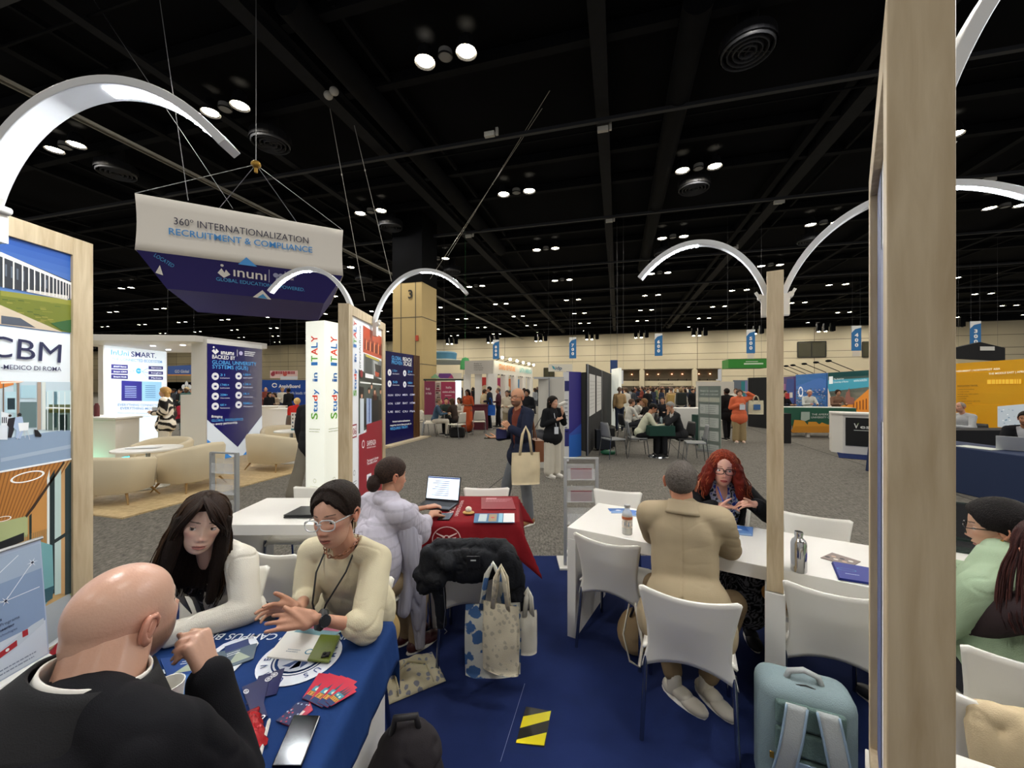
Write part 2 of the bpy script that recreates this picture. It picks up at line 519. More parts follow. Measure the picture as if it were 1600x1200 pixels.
# dark windows high in the wall
k=1
for px0,px1,py0,py1 in((1246,1290,534,558),(1347,1372,534,558),(356,372,562,588),(850,866,575,590)):
 u0,u1=wu(px0),wu(px1);z1,z0=wz((px0+px1)/2,py0),wz((px0+px1)/2,py1)
 w=thing('window_%d'%k,None,None,HP(u0,WV,0),0,world_parts=True);struct(w)
 mb=M();wall_box(mb,u0,u1,z0,z1,dv=-0.1,t=0.1);mb.build('window_glass',mat('dark_window_glass','#3d3a22',rough=0.15),w)
 mb=M()
 for a in(u0,(u0+u1)/2,u1):wall_box(mb,a-0.07,a+0.07,z0,z1,dv=-0.16,t=0.08)
 for z in(z0,z1):wall_box(mb,u0,u1,z-0.07,z+0.07,dv=-0.16,t=0.08)
 mb.build('window_frame',mat('black_window_frame','#16150f',rough=0.5),w);k+=1
# wide beige columns
COLM=mat('cream_column','#bfa877',rough=0.8,var=(0.6,0.05))
CY=26.0
c=DP(643,604,CY)
mb=M();mb.box((c.x,CY+1,4.3),(2.15,2.15,8.6),rz=-HA)
mb2=M()
for dx in(-0.45,0.62):
 p=Vector((c.x,CY+1,4.3))+D2*dx-D1*1.08;mb2.box(p,(0.05,0.03,8.6),rz=-HA)
for z in(3.2,6.3):mb2.box((c.x,CY+1,z),(2.18,2.18,0.05),rz=-HA)
o=mb.build('column',COLM,origin=(c.x,CY+1,0));struct(o)
o['_w']=1;bpy.context.view_layer.update()
mb2.build('joint',WALLD,o)
pan=Panel(Vector((c.x,CY+1,7.55))-D1*1.09+D2*0.1,D2,(0,0,1),0.02);pan.text('3',0,0,0.55,'#1b1916',bold=0.02);pan.build(o,PRINT)
mb=M();mb.box((c.x,CY+1,10.9),(2.2,2.2,4.6),rz=-HA);trim(mb,mat('black_ceiling_deck'))
# fire alarm box on the column
mb=M();mb.box(Vector((c.x,CY+1,4.9))-D1*1.12+D2*0.75,(0.18,0.08,0.35),rz=-HA)
tag(mb.build('fire_alarm',mat('red_alarm','#b8452e',rough=0.4)),'small red alarm box high on the beige column marked 3','fire alarm')
# ------------------------------------------------------------------ ceiling lamps: pairs with a round speaker between them
LENS=mat('lamp_lens','#fff1d0',emit='#fff0cc',estr=45)
HOUS=mat('lamp_housing','#24252a',rough=0.5,metal=0.4)
SPK=mat('speaker_grille','#8b8c8c',rough=0.6,bump=(80,0.3))
def make_lamp():
 t=thing('ceiling_lamp','x','ceiling lamp')
 mb=M();mb.lathe([(0.12,0.55),(0.22,0.45),(0.3,0.1),(0.35,0.0),(0.33,-0.01),(0.28,0.06)],20,cap=False);mb.build('housing',HOUS,t,smooth=True)
 mb=M();mb.lathe([(0.0,0.03),(0.27,0.04),(0.275,0.06)],20);mb.build('lens',LENS,t,smooth=True)
 return t
def make_speaker():
 t=thing('ceiling_speaker','x','speaker')
 mb=M();mb.lathe([(0.22,0.2),(0.23,0.02),(0.2,0.0)],20);mb.build('grille',SPK,t,smooth=True)
 mb=M();mb.lathe([(0.245,-0.01),(0.25,0.03),(0.22,0.03),(0.22,-0.01)],20,cap=False);mb.build('rim',HOUS,t,smooth=True)
 return t
def make_diffuser():
 t=thing('air_diffuser','x','air vent')
 mb=M()
 for r in(0.2,0.36,0.52,0.68):
  mb.lathe([(r+0.07,0.1),(r+0.06,0.0),(r+0.035,-0.03),(r+0.02,0.0),(r,0.1)],28,cap=False)
 mb.build('rings',mat('vent_grey','#33353a',rough=0.5),t,smooth=True)
 mb=M();mb.lathe([(0.3,1.22),(0.3,0.5),(0.78,0.4),(0.8,0.05)],28,cap=False);mb.box((0,0,0.05),(1.5,0.04,0.03));mb.box((0,0,0.05),(0.04,1.5,0.03));mb.build('collar',HOUS,t)
 return t
NAMED={(0,0):'over the middle of the stand',(-1,0):'above the big arched lamp at left',(-2,0):'low at far left behind the arched lamp',(0,1):'in the middle behind the two cables',(-1,1):'just right of the hanging white sign',(1,1):'to the right above the round vent',(1,0):'at the top edge of the picture',(1,2):'right of centre beyond the second pipe',(0,2):'centre, beyond the two cables',(-1,2):'above the round vent near the column',(2,1):'between the post top and the tall wooden post',(3,1):'right of the tall wooden post',(2,2):'above the slim post with the two arched arms'}
lamp0=spk0=dif0=None
nlamp=0
for j in range(-2,8):
 for i in range(-16,9):
  u=U0+G*i;v=V0+G*j
  cen=HP(u,v,LAMP_Z)
  dist=math.hypot(cen.x,cen.y)
  vis=in_view(cen,20)and j>=0
  if vis:
   near=dist<34
   for q,s in enumerate((-0.72,0.72)):
    p=HP(u+s,v,LAMP_Z)
    if not in_view(p,0):continue
    if lamp0 is None:o=lamp0=make_lamp();o.location=p
    else:o=copy_tree(lamp0,p)
    nlamp+=1
    if(i,j)in NAMED:
     o['label']='%s round lamp of the ceiling pair %s'%('left' if s<0 else 'right',NAMED[(i,j)])
     o['group']='near ceiling lamps'
    else:
     o['label']='round ceiling lamp in a distant pair under the black roof';o['group']='distant ceiling lamps'
   if dist<45:
    if spk0 is None:o=spk0=make_speaker();o.location=cen
    else:o=copy_tree(spk0,cen)
    o['label']='round grey speaker between the lamp pair %s'%NAMED[(i,j)]if(i,j)in NAMED else 'small round speaker between a distant pair of ceiling lamps'
    o['group']='ceiling speakers'
  if dist<90 and-12<=i:
   sun_area('ceiling_light',(cen.x,cen.y,LAMP_Z-0.12),0.5,LAMP_POWER,WARM)
vents=[(1168,82,'largest round air vent at upper right'),(423,226,'round air vent beside the arched lamp tip'),(182,272,'round air vent at left under the arched lamp'),(1084,296,'round air vent under the right lamp pair'),(610,356,'round air vent right of the hanging sign'),(1265,378,'round air vent left of the tall post'),(706,425,'small round air vent above the navy panel'),(568,437,'small round air vent by the sign corner'),(1038,398,'round air vent above the arched lamp by the slim post')]
for px,py,lb in vents:
 p=FP(px,py,12.0)
 if dif0 is None:o=dif0=make_diffuser();o.location=p
 else:o=copy_tree(dif0,p)
 o['label']=lb;o['group']='round ceiling vents'
# small white boxes clipped to the ceiling pipes
boxes=[(942,202,'by the long beam, nearest'),(952,345,'by the long beam, second'),(700,212-3,None),(732,369,'left of the centre lamps'),(1216,316,'right of the second lamp pair'),(765,210,'above the crossing cables'),(1545,281,'right of the tall post'),(1170,0,None),(1146,388,'above the slim post')]
for px,py,lb in boxes:
 if not lb:continue
 p=FP(px,py,12.0);mb=M();mb.box(p,(0.42,0.16,0.18),rz=-HA);mb.box(p+Vector((0.3,0,0.12)),(0.1,0.1,0.3),rz=-HA)
 tag(mb.build('ceiling_box',mat('white_box_plastic','#b9b9b5',rough=0.5),origin=p),'small white box under the ceiling pipe, '+lb,'junction box','ceiling boxes')
# cables hanging from the roof
def cable(a,b,lb,r=0.012):
 mb=M();mb.tube([a,b],r,6)
 for t in(0.35,):
  p=a.lerp(b,t);mb.ell(p,(r*2.6,r*2.6,r*4),8,6)
 tag(mb.build('cable',mat('steel_cable','#a9a8a2',rough=0.4,metal=0.5),origin=a),lb,'cable','steel cables hanging from the roof')
cable(FP(512,150,13.22),DP(570,470,18),'long steel cable right of the hanging sign, left one of two')
cable(FP(545,160,13.22),DP(612,440,18),'long steel cable right of the hanging sign, right one of two')
cable(FP(860,140,13.22),DP(700,400,24),'slanting cable over the middle of the hall, upper one')
cable(FP(848,168,13.22),DP(672,436,24),'slanting cable over the middle of the hall, lower one')
mb=M();p=FP(513,149,12.3);mb.ell(p,(0.16,0.16,0.14));mb.ell(p+Vector((0.3,-0.2,0)),(0.16,0.16,0.14))
tag(mb.build('cable_weight',mat('white_box_plastic'),origin=p,smooth=True),'pair of small white weights where a cable meets the roof','fitting')
# black spot clusters above the wall
for px,wh in((706,'right of the beige column'),(770,'above banner 800'),(845,'left of banner 700'),(925,'right of banner 700'),(1002,'left of banner 600'),(1093,'right of banner 600'),(1180,'beside banner 500'),(1290,'above the double dark window'),(1490,'behind the tallest frame')):
 u=wu(px)*0.93;c=HP(u,WV*0.93,0);zz=CAM_H-(529-0.036*(px-800)-HORIZON)/F*c.y
 t=thing('spotlight_cluster','black cluster of three spotlights before the far wall, '+wh,'spotlights',(c.x,c.y,zz),-HA,'spotlight clusters along the far wall')
 for q in(-1,0,1):
  mb=M();mb.box((q*0.95,0,0),(0.6,0.6,1.3));mb.build('spotlight',BLACK,t)
  mb=M();mb.lathe([(0.2,-0.72),(0.2,-0.64)],10,Matrix.Translation((q*0.95,0,0)));mb.build('lens',LENS if q!=1 else HOUS,t)
 mb=M();mb.box((0,0,0.9),(3.0,0.15,0.15));mb.box((0,0,1.8),(0.1,0.1,2));mb.build('bar',BLACK,t)
# ------------------------------------------------------------------ materials of the stand
OAK=wood_mat('light_oak','#b5a07e','#d0be9e',scale=(6,6,0.7),rough=0.55,grain=7)
WHITE=mat('white_laminate','#eceae4',rough=0.35,var=(2,0.02))
WHITE_MATT=mat('white_lacquer','#e6e4de',rough=0.5)
PLASTIC=mat('white_chair_plastic','#ebe8df',rough=0.4)
CHROME=mat('chrome','#9aa0a8',rough=0.18,metal=1.0)
STEEL=mat('brushed_steel','#9c9fa3',rough=0.35,metal=0.9)
ALU=mat('aluminium','#b9bcbf',rough=0.4,metal=0.6)
LED=mat('led_strip','#ffffff',emit='#f2f8ff',estr=28)
ACRYL=mat('clear_acrylic','#f4f7f8',rough=0.05,alpha=0.22)
FH=2.307
def frame_stand(name,near,far,side,T,label,base_h=0.68,pw=0.075,graphic=None):
 """wooden picture frame on a white base; near/far = floor points of the visible face line, side=+1 body lies to the left of the direction"""
 near=Vector((near[0],near[1],0));far=Vector((far[0],far[1],0));d=(far-near);L=d.length;d.normalize()
 n=Vector((-d.y,d.x,0))*side
 ang=math.atan2(d.y,d.x)
 t=thing(name,label,'display frame',near,0,world_parts=True)
 def bx(mb,s0,s1,z0,z1,t0=0.0,t1=None):
  t1=T if t1 is None else t1
  c=near+d*(s0+s1)/2+n*(t0+t1)/2;c.z=(z0+z1)/2
  mb.box(c,(s1-s0,abs(t1-t0),z1-z0),rz=ang)
 for s0,s1,nm in((0,pw,'post'),(L-pw,L,'post')):
  mb=M();bx(mb,s0,s1,base_h,FH);mb.build(nm,OAK,t,bevel=0.002)
 mb=M();bx(mb,pw,L-pw,FH-0.07,FH);mb.build('top_rail',OAK,t,bevel=0.002)
 mb=M();bx(mb,pw,L-pw,base_h,base_h+0.06);mb.build('bottom_rail',OAK,t,bevel=0.002)
 mb=M();bx(mb,-0.006,L+0.006,0.0,base_h-0.004,-0.008,T+0.008);mb.build('base',WHITE_MATT,t,bevel=0.003)
 mb=M();bx(mb,pw,L-pw,base_h+0.06,FH-0.07,0.018,T-0.018);mb.build('panel',WHITE_MATT,t)
 pan=None
 return t,near,far,d,n,L
# --- left frame with the campus pictures (its picture faces +X)
t,near,far,d,n,L=frame_stand('graphic_frame',(-1.72,0.66),(-1.726,1.615),1,0.075,'tall wooden frame at far left holding a campus photo poster')
pan=Panel((-1.738+0.001,0.73,0.74),(0,1,0),(0,0,1),0.0012)
W_,H_=0.81,1.497
pan.rect(0,0,W_,H_,'#e9f0f4',0)
def r_(x0,y0,x1,y1,c,lay=1):pan.ppoly([(x0,y1),(x1,y1),(x1,y0),(x0,y0)],c,lay)
# photo 1: blue sky, white colonnade, lawn, path (u runs along the wall; far part is the visible one)
zt=H_;z1=1.927-0.74
sky=['#1d4f9c','#2459a6','#2f68b4','#4178be','#5a8bc8','#7ba1d2']
for i in range(12):
 a=z1+(zt-z1)*i/12;b=z1+(zt-z1)*(i+1)/12;c0=srgb(sky[0]);c1=srgb(sky[5]);q=1-i/11
 pan.m.cur=tuple(lerp(c0[k],c1[k],q*0.7)for k in range(3));pan.m.add([pan.P(0,a,1),pan.P(W_,a,1),pan.P(W_,b,1),pan.P(0,b,1)],[(0,1,2,3)])
pan.ppoly([(0,454),(118,470),(118,521),(0,507)],'#6d7526',2)
pan.ppoly([(0,454),(118,470),(118,478),(0,462)],'#8a8a36',2.4)
pan.ppoly([(-120,440),(0,454),(0,507),(-120,490)],'#6d7526',2)
for k in range(40):
 rr=random.Random(k);x=rr.uniform(0,112);y=rr.uniform(462,505)+x*0.08
 pan.ppoly([(x,y),(x+9,y+1),(x+10,y+2.4),(x+1,y+1.8)],rr.choice(['#7f8030','#5c6a24','#938d3e','#4b5a20']),2.8)
pan.ppoly([(78,505),(118,498),(118,521),(95,516)],'#2f5b30',3)
pan.ppoly([(-60,462),(0,477),(96,519),(0,507),(-60,498)],'#cbbba3',3.2)
pan.ppoly([(0,493),(30,497),(54,512),(0,506)],'#4e5562',3.6)
pan.ppoly([(-60,384),(0,394),(110,440),(110,468),(0,448),(-60,436)],'#2b3038',3)
pan.ppoly([(-60,380),(0,394),(110,442),(111,446),(0,401),(-60,388)],'#e9e6de',3.6)
xs=[2,18,32,42,51,60,67.5,74,80.5,86,91,96,100.5,104.5,108]
for x in xs+[-14,-32]:
 w=2.6-x*0.012;yt=398+x*0.40;yb=449+x*0.17
 pan.ppoly([(x,yb),(x+w,yb),(x+w,yt),(x,yt)],'#e4e0d8',4)
for x in range(4,70,9):
 pan.ppoly([(x+2,430+x*.3),(x+5,431+x*.3),(x+5,412+x*.38),(x+2,411+x*.38)],'#5b6470',3.5)
pan.ppoly([(40,452),(104,462),(104,469),(40,456)],'#c9c4ba',3.3)
# name block
def tzu(s,x0,x1,yb,cap,c='#2b2d52',bold=0):pan.ptext(s,(x0,yb),(x1,yb+(x1-x0)*0.02),cap,c,3,bold=bold)
pan.ptext('CBM',(-25,555.5),(93,567),34,'#262a4d',3)
pan.ptext('-MEDICO DI ROMA',(-1,576.5),(94,580),7.2,'#2b2f55',3,bold=0.012)
# photo 2: glazed hall with table
pan.ppoly([(-60,595),(112,597),(112,717),(0,737),(-60,748)],'#c4d5dd',1)
pan.ppoly([(-60,690),(0,686),(112,670),(112,717),(0,737),(-60,748)],'#8ba0b9',2)
pan.ppoly([(0,716),(112,694),(112,700),(0,722)],'#a3b4c6',2.4)
pan.ppoly([(-60,595),(37,596),(0,607),(-60,625)],'#d9813a',2.4)
pan.ppoly([(0,597),(37,596),(28,598),(0,599.5)],'#f3e0c8',2.7)
for x0,x1,c in((3,5,'#705a49'),(25,29,'#8c7768'),(57,63,'#a99787'),(64,70,'#d9dfd8'),(20,24,'#a7c7cd'),(-20,-16,'#705a49')):
 pan.ppoly([(x0,672),(x1,671),(x1,597),(x0,597)],c,2.6)
for x0,y0,x1,y1,c in((30,628,56,668,'#5f7678'),(7,612,24,645,'#b7d6df'),(70,640,112,672,'#556860'),(71,610,111,638,'#c5dde2'),(82,612,88,668,'#8fb3bb'),(75,632,111,645,'#9d9a58'),(31,602,55,622,'#a9cbd6'),(92,648,104,672,'#3e5350'),(10,622,22,640,'#4c5c63')):
 pan.ppoly([(x0,y1),(x1,y1),(x1,y0),(x0,y0)],c,2.8)
for x in range(72,112,9):pan.ppoly([(x,674),(x+1.4,674),(x+1.4,612),(x,612)],'#dfe9e8',3.2)
pan.ppoly([(70,636),(112,637),(112,639),(70,638)],'#eef3f2',3.3)
pan.ppoly([(0,643),(12,646),(12,664),(0,665)],'#e9eef2',3.2)
for x in(1,4,7):pan.ppoly([(x,661),(x+1.6,661),(x+1.6,652),(x,652)],'#2b3140',3.5)
pan.ppoly([(-10,665),(16,664),(16,667),(10,668),(10,687),(-10,687)],'#dfe6ee',3.2)
pan.ppoly([(11,654),(22,652),(20,672),(16,684),(10,684),(12,668),(9,664)],'#23222b',3.6)
pan.circle(*pan.uv(13.5,649.5),0.0045,'#2a1c18',3.8)
pan.ppoly([(22,652),(33,651),(36,668),(30,686),(22,684),(24,672),(19,668)],'#a9bcd8',3.8)
pan.circle(*pan.uv(28.5,648),0.006,'#1c1a1e',4)
pan.ppoly([(26,661),(43,660),(42,672),(28,674)],'#eef1f3',4.2)
for a,b in(((30,673),(24,687)),((40,672),(44,687)),((35,672),(37,684))):
 pan.ppoly([a,(a[0]+1,a[1]),(b[0]+.8,b[1]),b],'#c9cdd2',4.2)
pan.ppoly([(51,671),(57,672),(63,680),(62,683),(53,682)],'#17171c',4)
pan.ppoly([(-60,748),(0,735.5),(112,715.5),(112,718),(0,738.5),(-60,751)],'#f1f5f7',4)
# photo 3: slatted wooden ceiling with ring lights
pan.ppoly([(-60,751),(0,738.5),(112,718),(112,930),(0,990),(-60,1020)],'#c5a26c',1)
pan.ppoly([(-60,751),(0,738.5),(98,721),(50,790),(38,806),(0,816),(-60,830)],'#b5793a',2)
for k in range(-14,20):
 x=k*7
 pan.ppoly([(x,738-x*.18),(x+2.2,738-x*.18),(x*.72-16,815-x*.1),(x*.72-18,815-x*.1)],'#8e5b2c',2.3)
pan.ppoly([(98,721),(100,723),(52,794),(40,809),(38,806)],'#3a2a1e',3)
pan.ppoly([(40,808),(52,794),(72,765),(72,930),(40,940)],'#c08a4c',2.6)
pan.ppoly([(-60,830),(0,816),(42,806),(42,838),(0,850),(-60,866)],'#a7b07e',2.8)
pan.ppoly([(-60,862),(0,846),(36,832),(36,845),(0,860),(-60,880)],'#1d2023',3.2)
for x0,x1,c in((72,76,'#dfe3dc'),(76,84,'#1f2d2f'),(84,94,'#b7ccc8'),(94,100,'#c39a68'),(100,110,'#223437'),(110,112,'#cbd6b0')):
 yt=735 if x0<98 else 722
 pan.ppoly([(x0,930),(x1,927),(x1,yt-2),(x0,yt+12)],c,3)
pan.ppoly([(76,848),(110,826),(110,832),(76,854)],'#1f2d2f',3.4)
pan.ppoly([(44,806),(48,802),(48,856),(44,858)],'#23312e',3)
for x in range(38,72,3):pan.ppoly([(x,860),(x+.8,860),(x+.8,836-(x-38)*.3),(x,836-(x-38)*.3)],'#6b6a50',3.2)
pan.ppoly([(112,930),(112,720),(108,740),(108,930)],'#9bb07a',2.7)
for cx,cy,rx,ry,tilt in((41,745,27,8,-0.22),(2,811,14,4,-0.2)):
 for k in range(36):
  a,b=2*math.pi*k/36,2*math.pi*(k+1)/36
  q=[]
  for tt,f in((a,1),(b,1),(b,0.86),(a,0.86)):
   x=rx*math.cos(tt)*f;y=ry*math.sin(tt)*(f-0.08*(f<1));q.append((cx+x,cy+y+x*tilt))
  pan.ppoly(q,'#fbfbf6',3.6)
pan.ppoly([(57,845),(80,852),(82,920),(70,945),(57,935)],'#6fa3a8',4)
pan.ppoly([(57,925),(82,915),(80,935),(60,948)],'#2f5663',4.3)
pan.ppoly([(-60,990),(0,985),(112,925),(112,980),(0,1060),(-60,1100)],'#a9b0b4',2)
pan.build(t,mat('backlit_poster',attr=True,rough=0.4,estr=0.12))
# --- frame with the red university poster, middle left
t,near,far,d,n,L=frame_stand('graphic_frame',(-1.150,2.76),(-1.185,3.67),1,0.075,'wooden frame with the maroon university poster behind the cream sweater woman')
pO=near+d*0.075+n*0.0165;pO.z=0.74
pan=Panel(pO,d,(0,0,1),0.0014);PW,PH=L-0.15,1.497
pan.rect(0,0,PW,PH,'#e8ebee',0)
RED='#8f1d2c'
pan.ppoly([(567,508),(598,528),(598,562),(567,550)],'#b4472a',1)
for k in range(14):
 x=569+k*2.1;pan.ppoly([(x,545+k*.8),(x+1.4,546+k*.8),(x+1.7,530+(k%3)*2+k*.7),(x+0.4,528+(k%3)*2+k*.7)],['#5b1f18','#e08a5a','#3a1512'][k%3],2)
pan.ppoly([(568,552),(597,565),(597,591),(568,588)],'#6c7070',1)
pan.ppoly([(570,556),(581,561),(581,588),(570,586)],'#3f4546',1.6);pan.ppoly([(583,563),(590,566),(589,588),(584,586)],'#a5a9a8',1.6)
pan.ppoly([(585,568),(595,572),(594,590),(587,588)],'#2c2c2e',2);pan.ppoly([(571,553),(592,562),(592,565),(571,557)],'#b9a93c',2.3)
pan.ppoly([(570,583),(583,586),(583,592),(570,590)],'#f4f4f4',2.4);pan.ppoly([(585,580),(592,583),(591,589),(586,588)],'#b5482e',2.6)
pan.ppoly([(560,577),(597,594),(597,656),(560,678)],'#48504a',1)
pan.ppoly([(561,579),(597,595),(597,604),(561,592)],'#242a28',1.4)
pan.ppoly([(562,596),(596,600),(596,602),(562,598.5)],'#e9ece6',1.8)
for x,y0,y1,w,c in((562,622,678,6,'#cdd6dd'),(561,604,624,7,'#1c1d20'),(569,630,668,3,'#22242a'),(572,622,664,8,'#9fb2d4'),(575.5,622,660,2,'#274a9c'),(581,618,660,10,'#17181c'),(583,612,626,5,'#6b4034'),(591,625,656,6,'#2d2420')):
 pan.ppoly([(x,y1),(x+w,y1-w*.3),(x+w,y0+1),(x,y0)],c,2.2)
for x,y in((564.5,618),(576,611),(585,612),(594,612),(580,604)):pan.circle(*pan.uv(x,y),0.022,'#c99678',2.8);pan.circle(*pan.uv(x,y-4),0.022,'#2a1b16',3,ry=0.012)
pan.ppoly([(560,680),(572,675),(572,663),(598,655),(598,700),(598,770),(560,790)],RED,3.4)
pan.circle(*pan.uv(564,584),0.03,RED,3.2)
pan.circle(*pan.uv(566.5,694),0.032,'#e9d7d9',4);pan.circle(*pan.uv(566.5,694),0.022,RED,4.5)
pan.ptext('SAPIENZA',(572,697),(586,694),8,'#f6eeee',4,bold=.01)
pan.ptext('UNIVERSITA DI ROMA',(572,701),(586,698),2,'#f6eeee',4)
pan.ptext('The largest in Europe',(572,722.5),(590,716),4,'#ffffff',4,bold=.02)
pan.ptext('The oldest in Rome',(572,727),(588,721),4,'#ffffff',4,bold=.02)
pan.ppoly([(572,757),(579,755),(579,739),(572,742)],'#f2f2f6',4);pan.ppoly([(574,753),(577.5,752),(577.5,743),(574,744.5)],'#9aa6c0',4.5)
# narrow white strip with the upright coloured words
def vertical_italy(pan,u,v0,h,k=1.0,lay=2):
 """coloured words reading upward; h = capital height, v0 = lower end"""
 v=v0
 seq=[('S','#63a23a',1.0),('t','#2b6fb4',.8),('u','#2b6fb4',.8),('d','#d6402f',.9),('y','#2b6fb4',.9),(' ','',1.0),('i','#2b5f9e',.5),('n','#3b6fae',.8),(' ','',1.0),('I','#2b6fb4',.5),('T','#5fa03c',.9),('A','#d9402e',1.1),('L','#2b6fb4',.8),('Y','#cf3b35',1.0)]
 for ch,c,wd in seq:
  if ch!=' ':pan.text(ch,u,v,h*(1.25 if ch in 'SITALY' else 1.0),c,lay,rot=math.pi/2,w=h*wd,bold=.02)
  v+=h*(wd+0.16)*k
 return v
vertical_italy(pan,0.11,0.91,0.046,0.86)
pan.ptext('#FeelAtRome',(562.5,578),(562.5,512),0.01,'#5a5f63',2)if False else pan.text('#FeelAtRome',0.205,1.12,0.035,'#55585c',2,rot=math.pi/2,w=0.33)
pan.rect(0.02,0.60,0.12,0.70,RED,2);pan.rect(0.03,0.61,0.11,0.69,'#f2eeee',2.5);pan.text('06',0.035,0.625,0.05,RED,3)
pan.ring(0.07,0.34,0.02,0.004,'#6a6a6a',2);pan.ring(0.07,0.10,0.045,0.004,'#7a8a8a',2);pan.lines(0.03,0.27,0.09,2,0.02,0.006,'#8a8d90',2)
pan.lines(0.03,0.20,0.09,3,0.014,0.004,'#8a9da0',2)
pan.build(t,mat('backlit_poster'))
# --- slim frame on the right, seen edge-on
t,near,far,d,n,L=frame_stand('graphic_frame',(1.300,2.00),(1.300+0.545*0.95,2.00+0.838*0.95),-1,0.072,'slim pale wooden frame on a white base between the right tables')
pO=far-d*0.075+n*0.0165;pO.z=0.74
pan=Panel(pO,-d,(0,0,1),0.0014);PW=L-0.15;pan.rect(0,0,PW,1.497,'#dfe3ea',0);pan.rect(0,0.2,PW*.6,1.2,'#3c4a86',1);pan.build(t,PRINT)
pO=near+d*0.075+n*(0.072-0.0165);pO.z=0.74
pan=Panel(pO,d,(0,0,1),0.0014);pan.rect(0,0,PW,1.497,'#e8eaee',0);vertical_italy(pan,0.12,0.5,0.062);pan.build(t,PRINT)
SLIM=(near,far,d,n)
# --- the big frame right in front at the right edge
bn=Vector((0.5545,0.58,0));bf=Vector((1.022,1.122,0))
t,near,far,d,n,L=frame_stand('graphic_frame',(bn.x,bn.y),(bf.x,bf.y),-1,0.069,'very tall wide wooden frame standing closest at the right edge')
pO=near.copy()+d*0.075+n*0.0165;pO.z=0.74
pO2=far-d*0.075+n*0.0165;pO2.z=0.74
pan=Panel(pO2,-d,(0,0,1),0.0014);PW=L-0.15
# n points away from the visible left face, so this panel faces the stand
pan.rect(0,0,PW,1.497,'#e6e8ee',0)
pan.text('UNIVERSITY',PW*0.80,0.35,0.10,'#3b4063',2,rot=math.pi/2,w=1.0,bold=.02)
pan.rect(0.0,0.0,PW*0.30,1.497,'#59638f',1);pan.rect(PW*.3,0.9,PW*0.6,1.3,'#7e86a8',1)
pan.build(t,PRINT)
BIG=(near,far,d,n)
# ------------------------------------------------------------------ arched LED lamps on the frames
def arch_lamp(label,base,tip_dir,reach,rise=0.33,drop=0.13,w=0.055,led=(0.58,0.93),power=9.0,tipz=None):
 base=Vector(base);dr=Vector((tip_dir[0],tip_dir[1],0)).normalized()
 t=thing('arched_lamp',label,'lamp',base,0,'arched lamps on the frames',world_parts=True)
 P0,P1,P2,P3=(0,0),(0.14,rise*1.15),(0.62,rise*1.62),(1.0,rise-drop)
 def pt(s):
  q=[(1-s)**3,3*s*(1-s)**2,3*s*s*(1-s),s**3]
  x=sum(a*b[0]for a,b in zip(q,(P0,P1,P2,P3)))*reach;z=sum(a*b[1]for a,b in zip(q,(P0,P1,P2,P3)))
  return base+dr*x+Vector((0,0,z))
 side=Vector((-dr.y,dr.x,0));N=36
 def sweep(mb,s0,s1,ww,up0,up1):
  k=max(3,int((s1-s0)*N));vs=[];fs=[]
  for i in range(k+1):
   s=s0+(s1-s0)*i/k;p=pt(s);tg=(pt(min(1,s+.01))-pt(max(0,s-.01))).normalized();up=side.cross(tg)*-1
   if up.z<0:up=-up
   for a,b in((-1,up0),(1,up0),(1,up1),(-1,up1)):vs.append(p+side*a*ww/2+up*b)
  for i in range(k):
   for j in range(4):fs.append((i*4+j,i*4+(j+1)%4,i*4+4+(j+1)%4,i*4+4+j))
  fs+=[(3,2,1,0),tuple(k*4+j for j in range(4))]
  mb.add(vs,fs)
 mb=M();sweep(mb,0,1,w,-0.012,0.016)
 mb.build('arm',mat('white_lamp_paint','#dcdee0',rough=0.35),t,smooth=True,bevel=0.002)
 mb=M();sweep(mb,led[0],led[1],w*0.55,-0.0145,-0.012);strip=mb.build('led_strip',LED,t)
 mb=M()
 for i in range(11):
  s=led[0]+(led[1]-led[0])*(i+.5)/11;p=pt(s);mb.ell(p+Vector((0,0,-0.016)),(0.008,0.008,0.005),8,6)
 mb.build('diode',LED,strip)
 mb=M();mb.box(base+dr*0.01+Vector((0,0,-0.05)),(0.03,w*1.1,0.11),rz=math.atan2(dr.y,dr.x));mb.bar(base+Vector((0,0,-0.06)),base+dr*0.05+Vector((0,0,0.03)),0.014)
 mb.tube([base+side*w*.5+dr*.03,base-side*w*.5+dr*.03],0.014,10)
 mb.build('bracket',WHITE_MATT,t,smooth=True)
 mid=pt((led[0]+led[1])/2);tg=(pt(led[1])-pt(led[0]))
 q=Vector((0,0,1)).rotation_difference(Vector((0,0,1)))
 l=sun_area('led_light',mid+Vector((0,0,-0.035)),tg.length,power,(0.93,0.97,1.0),(0,-math.atan2(tg.z,math.hypot(tg.x,tg.y))*-1,0),'RECTANGLE',0.03)
 l.rotation_euler=Matrix(((dr.x,side.x,0),(dr.y,side.y,0),(0,0,1))).to_euler()
 return t
arch_lamp('large white arched LED lamp reaching over the far left frame',(-1.70,1.26,2.30),(1,0.06),0.76,0.34,0.13,0.080)
arch_lamp('small white arched lamp on the maroon poster frame, reaching left',(-1.17,2.86,2.28),(-1,0.02),0.60,0.26,0.13,0.05)
arch_lamp('small white arched lamp on the maroon poster frame, reaching right',(-1.16,3.30,2.25),(1,0.02),0.78,0.38,0.13,0.05)
e1=Vector((0.857,-0.515,0));e2=Vector((0.545,0.838,0))
b=SLIM[0]+e2*0.12+Vector((0,0,2.2))
arch_lamp('white arched lamp on the slim right frame, reaching left',b-e1*0.0,-e1,0.66,0.30,0.11,0.05)
arch_lamp('white arched lamp on the slim right frame, reaching toward the tall frame',b+e1*0.075+Vector((0,0,0.0)),e1,0.90,0.36,0.10,0.05)
b=BIG[1]*0.55+BIG[0]*0.45+Vector((0.06,-0.04,2.2))
arch_lamp('white arched lamp leaving the top right corner from the tallest frame',b,(0.80,-0.35),0.75,0.45,0.10,0.05)
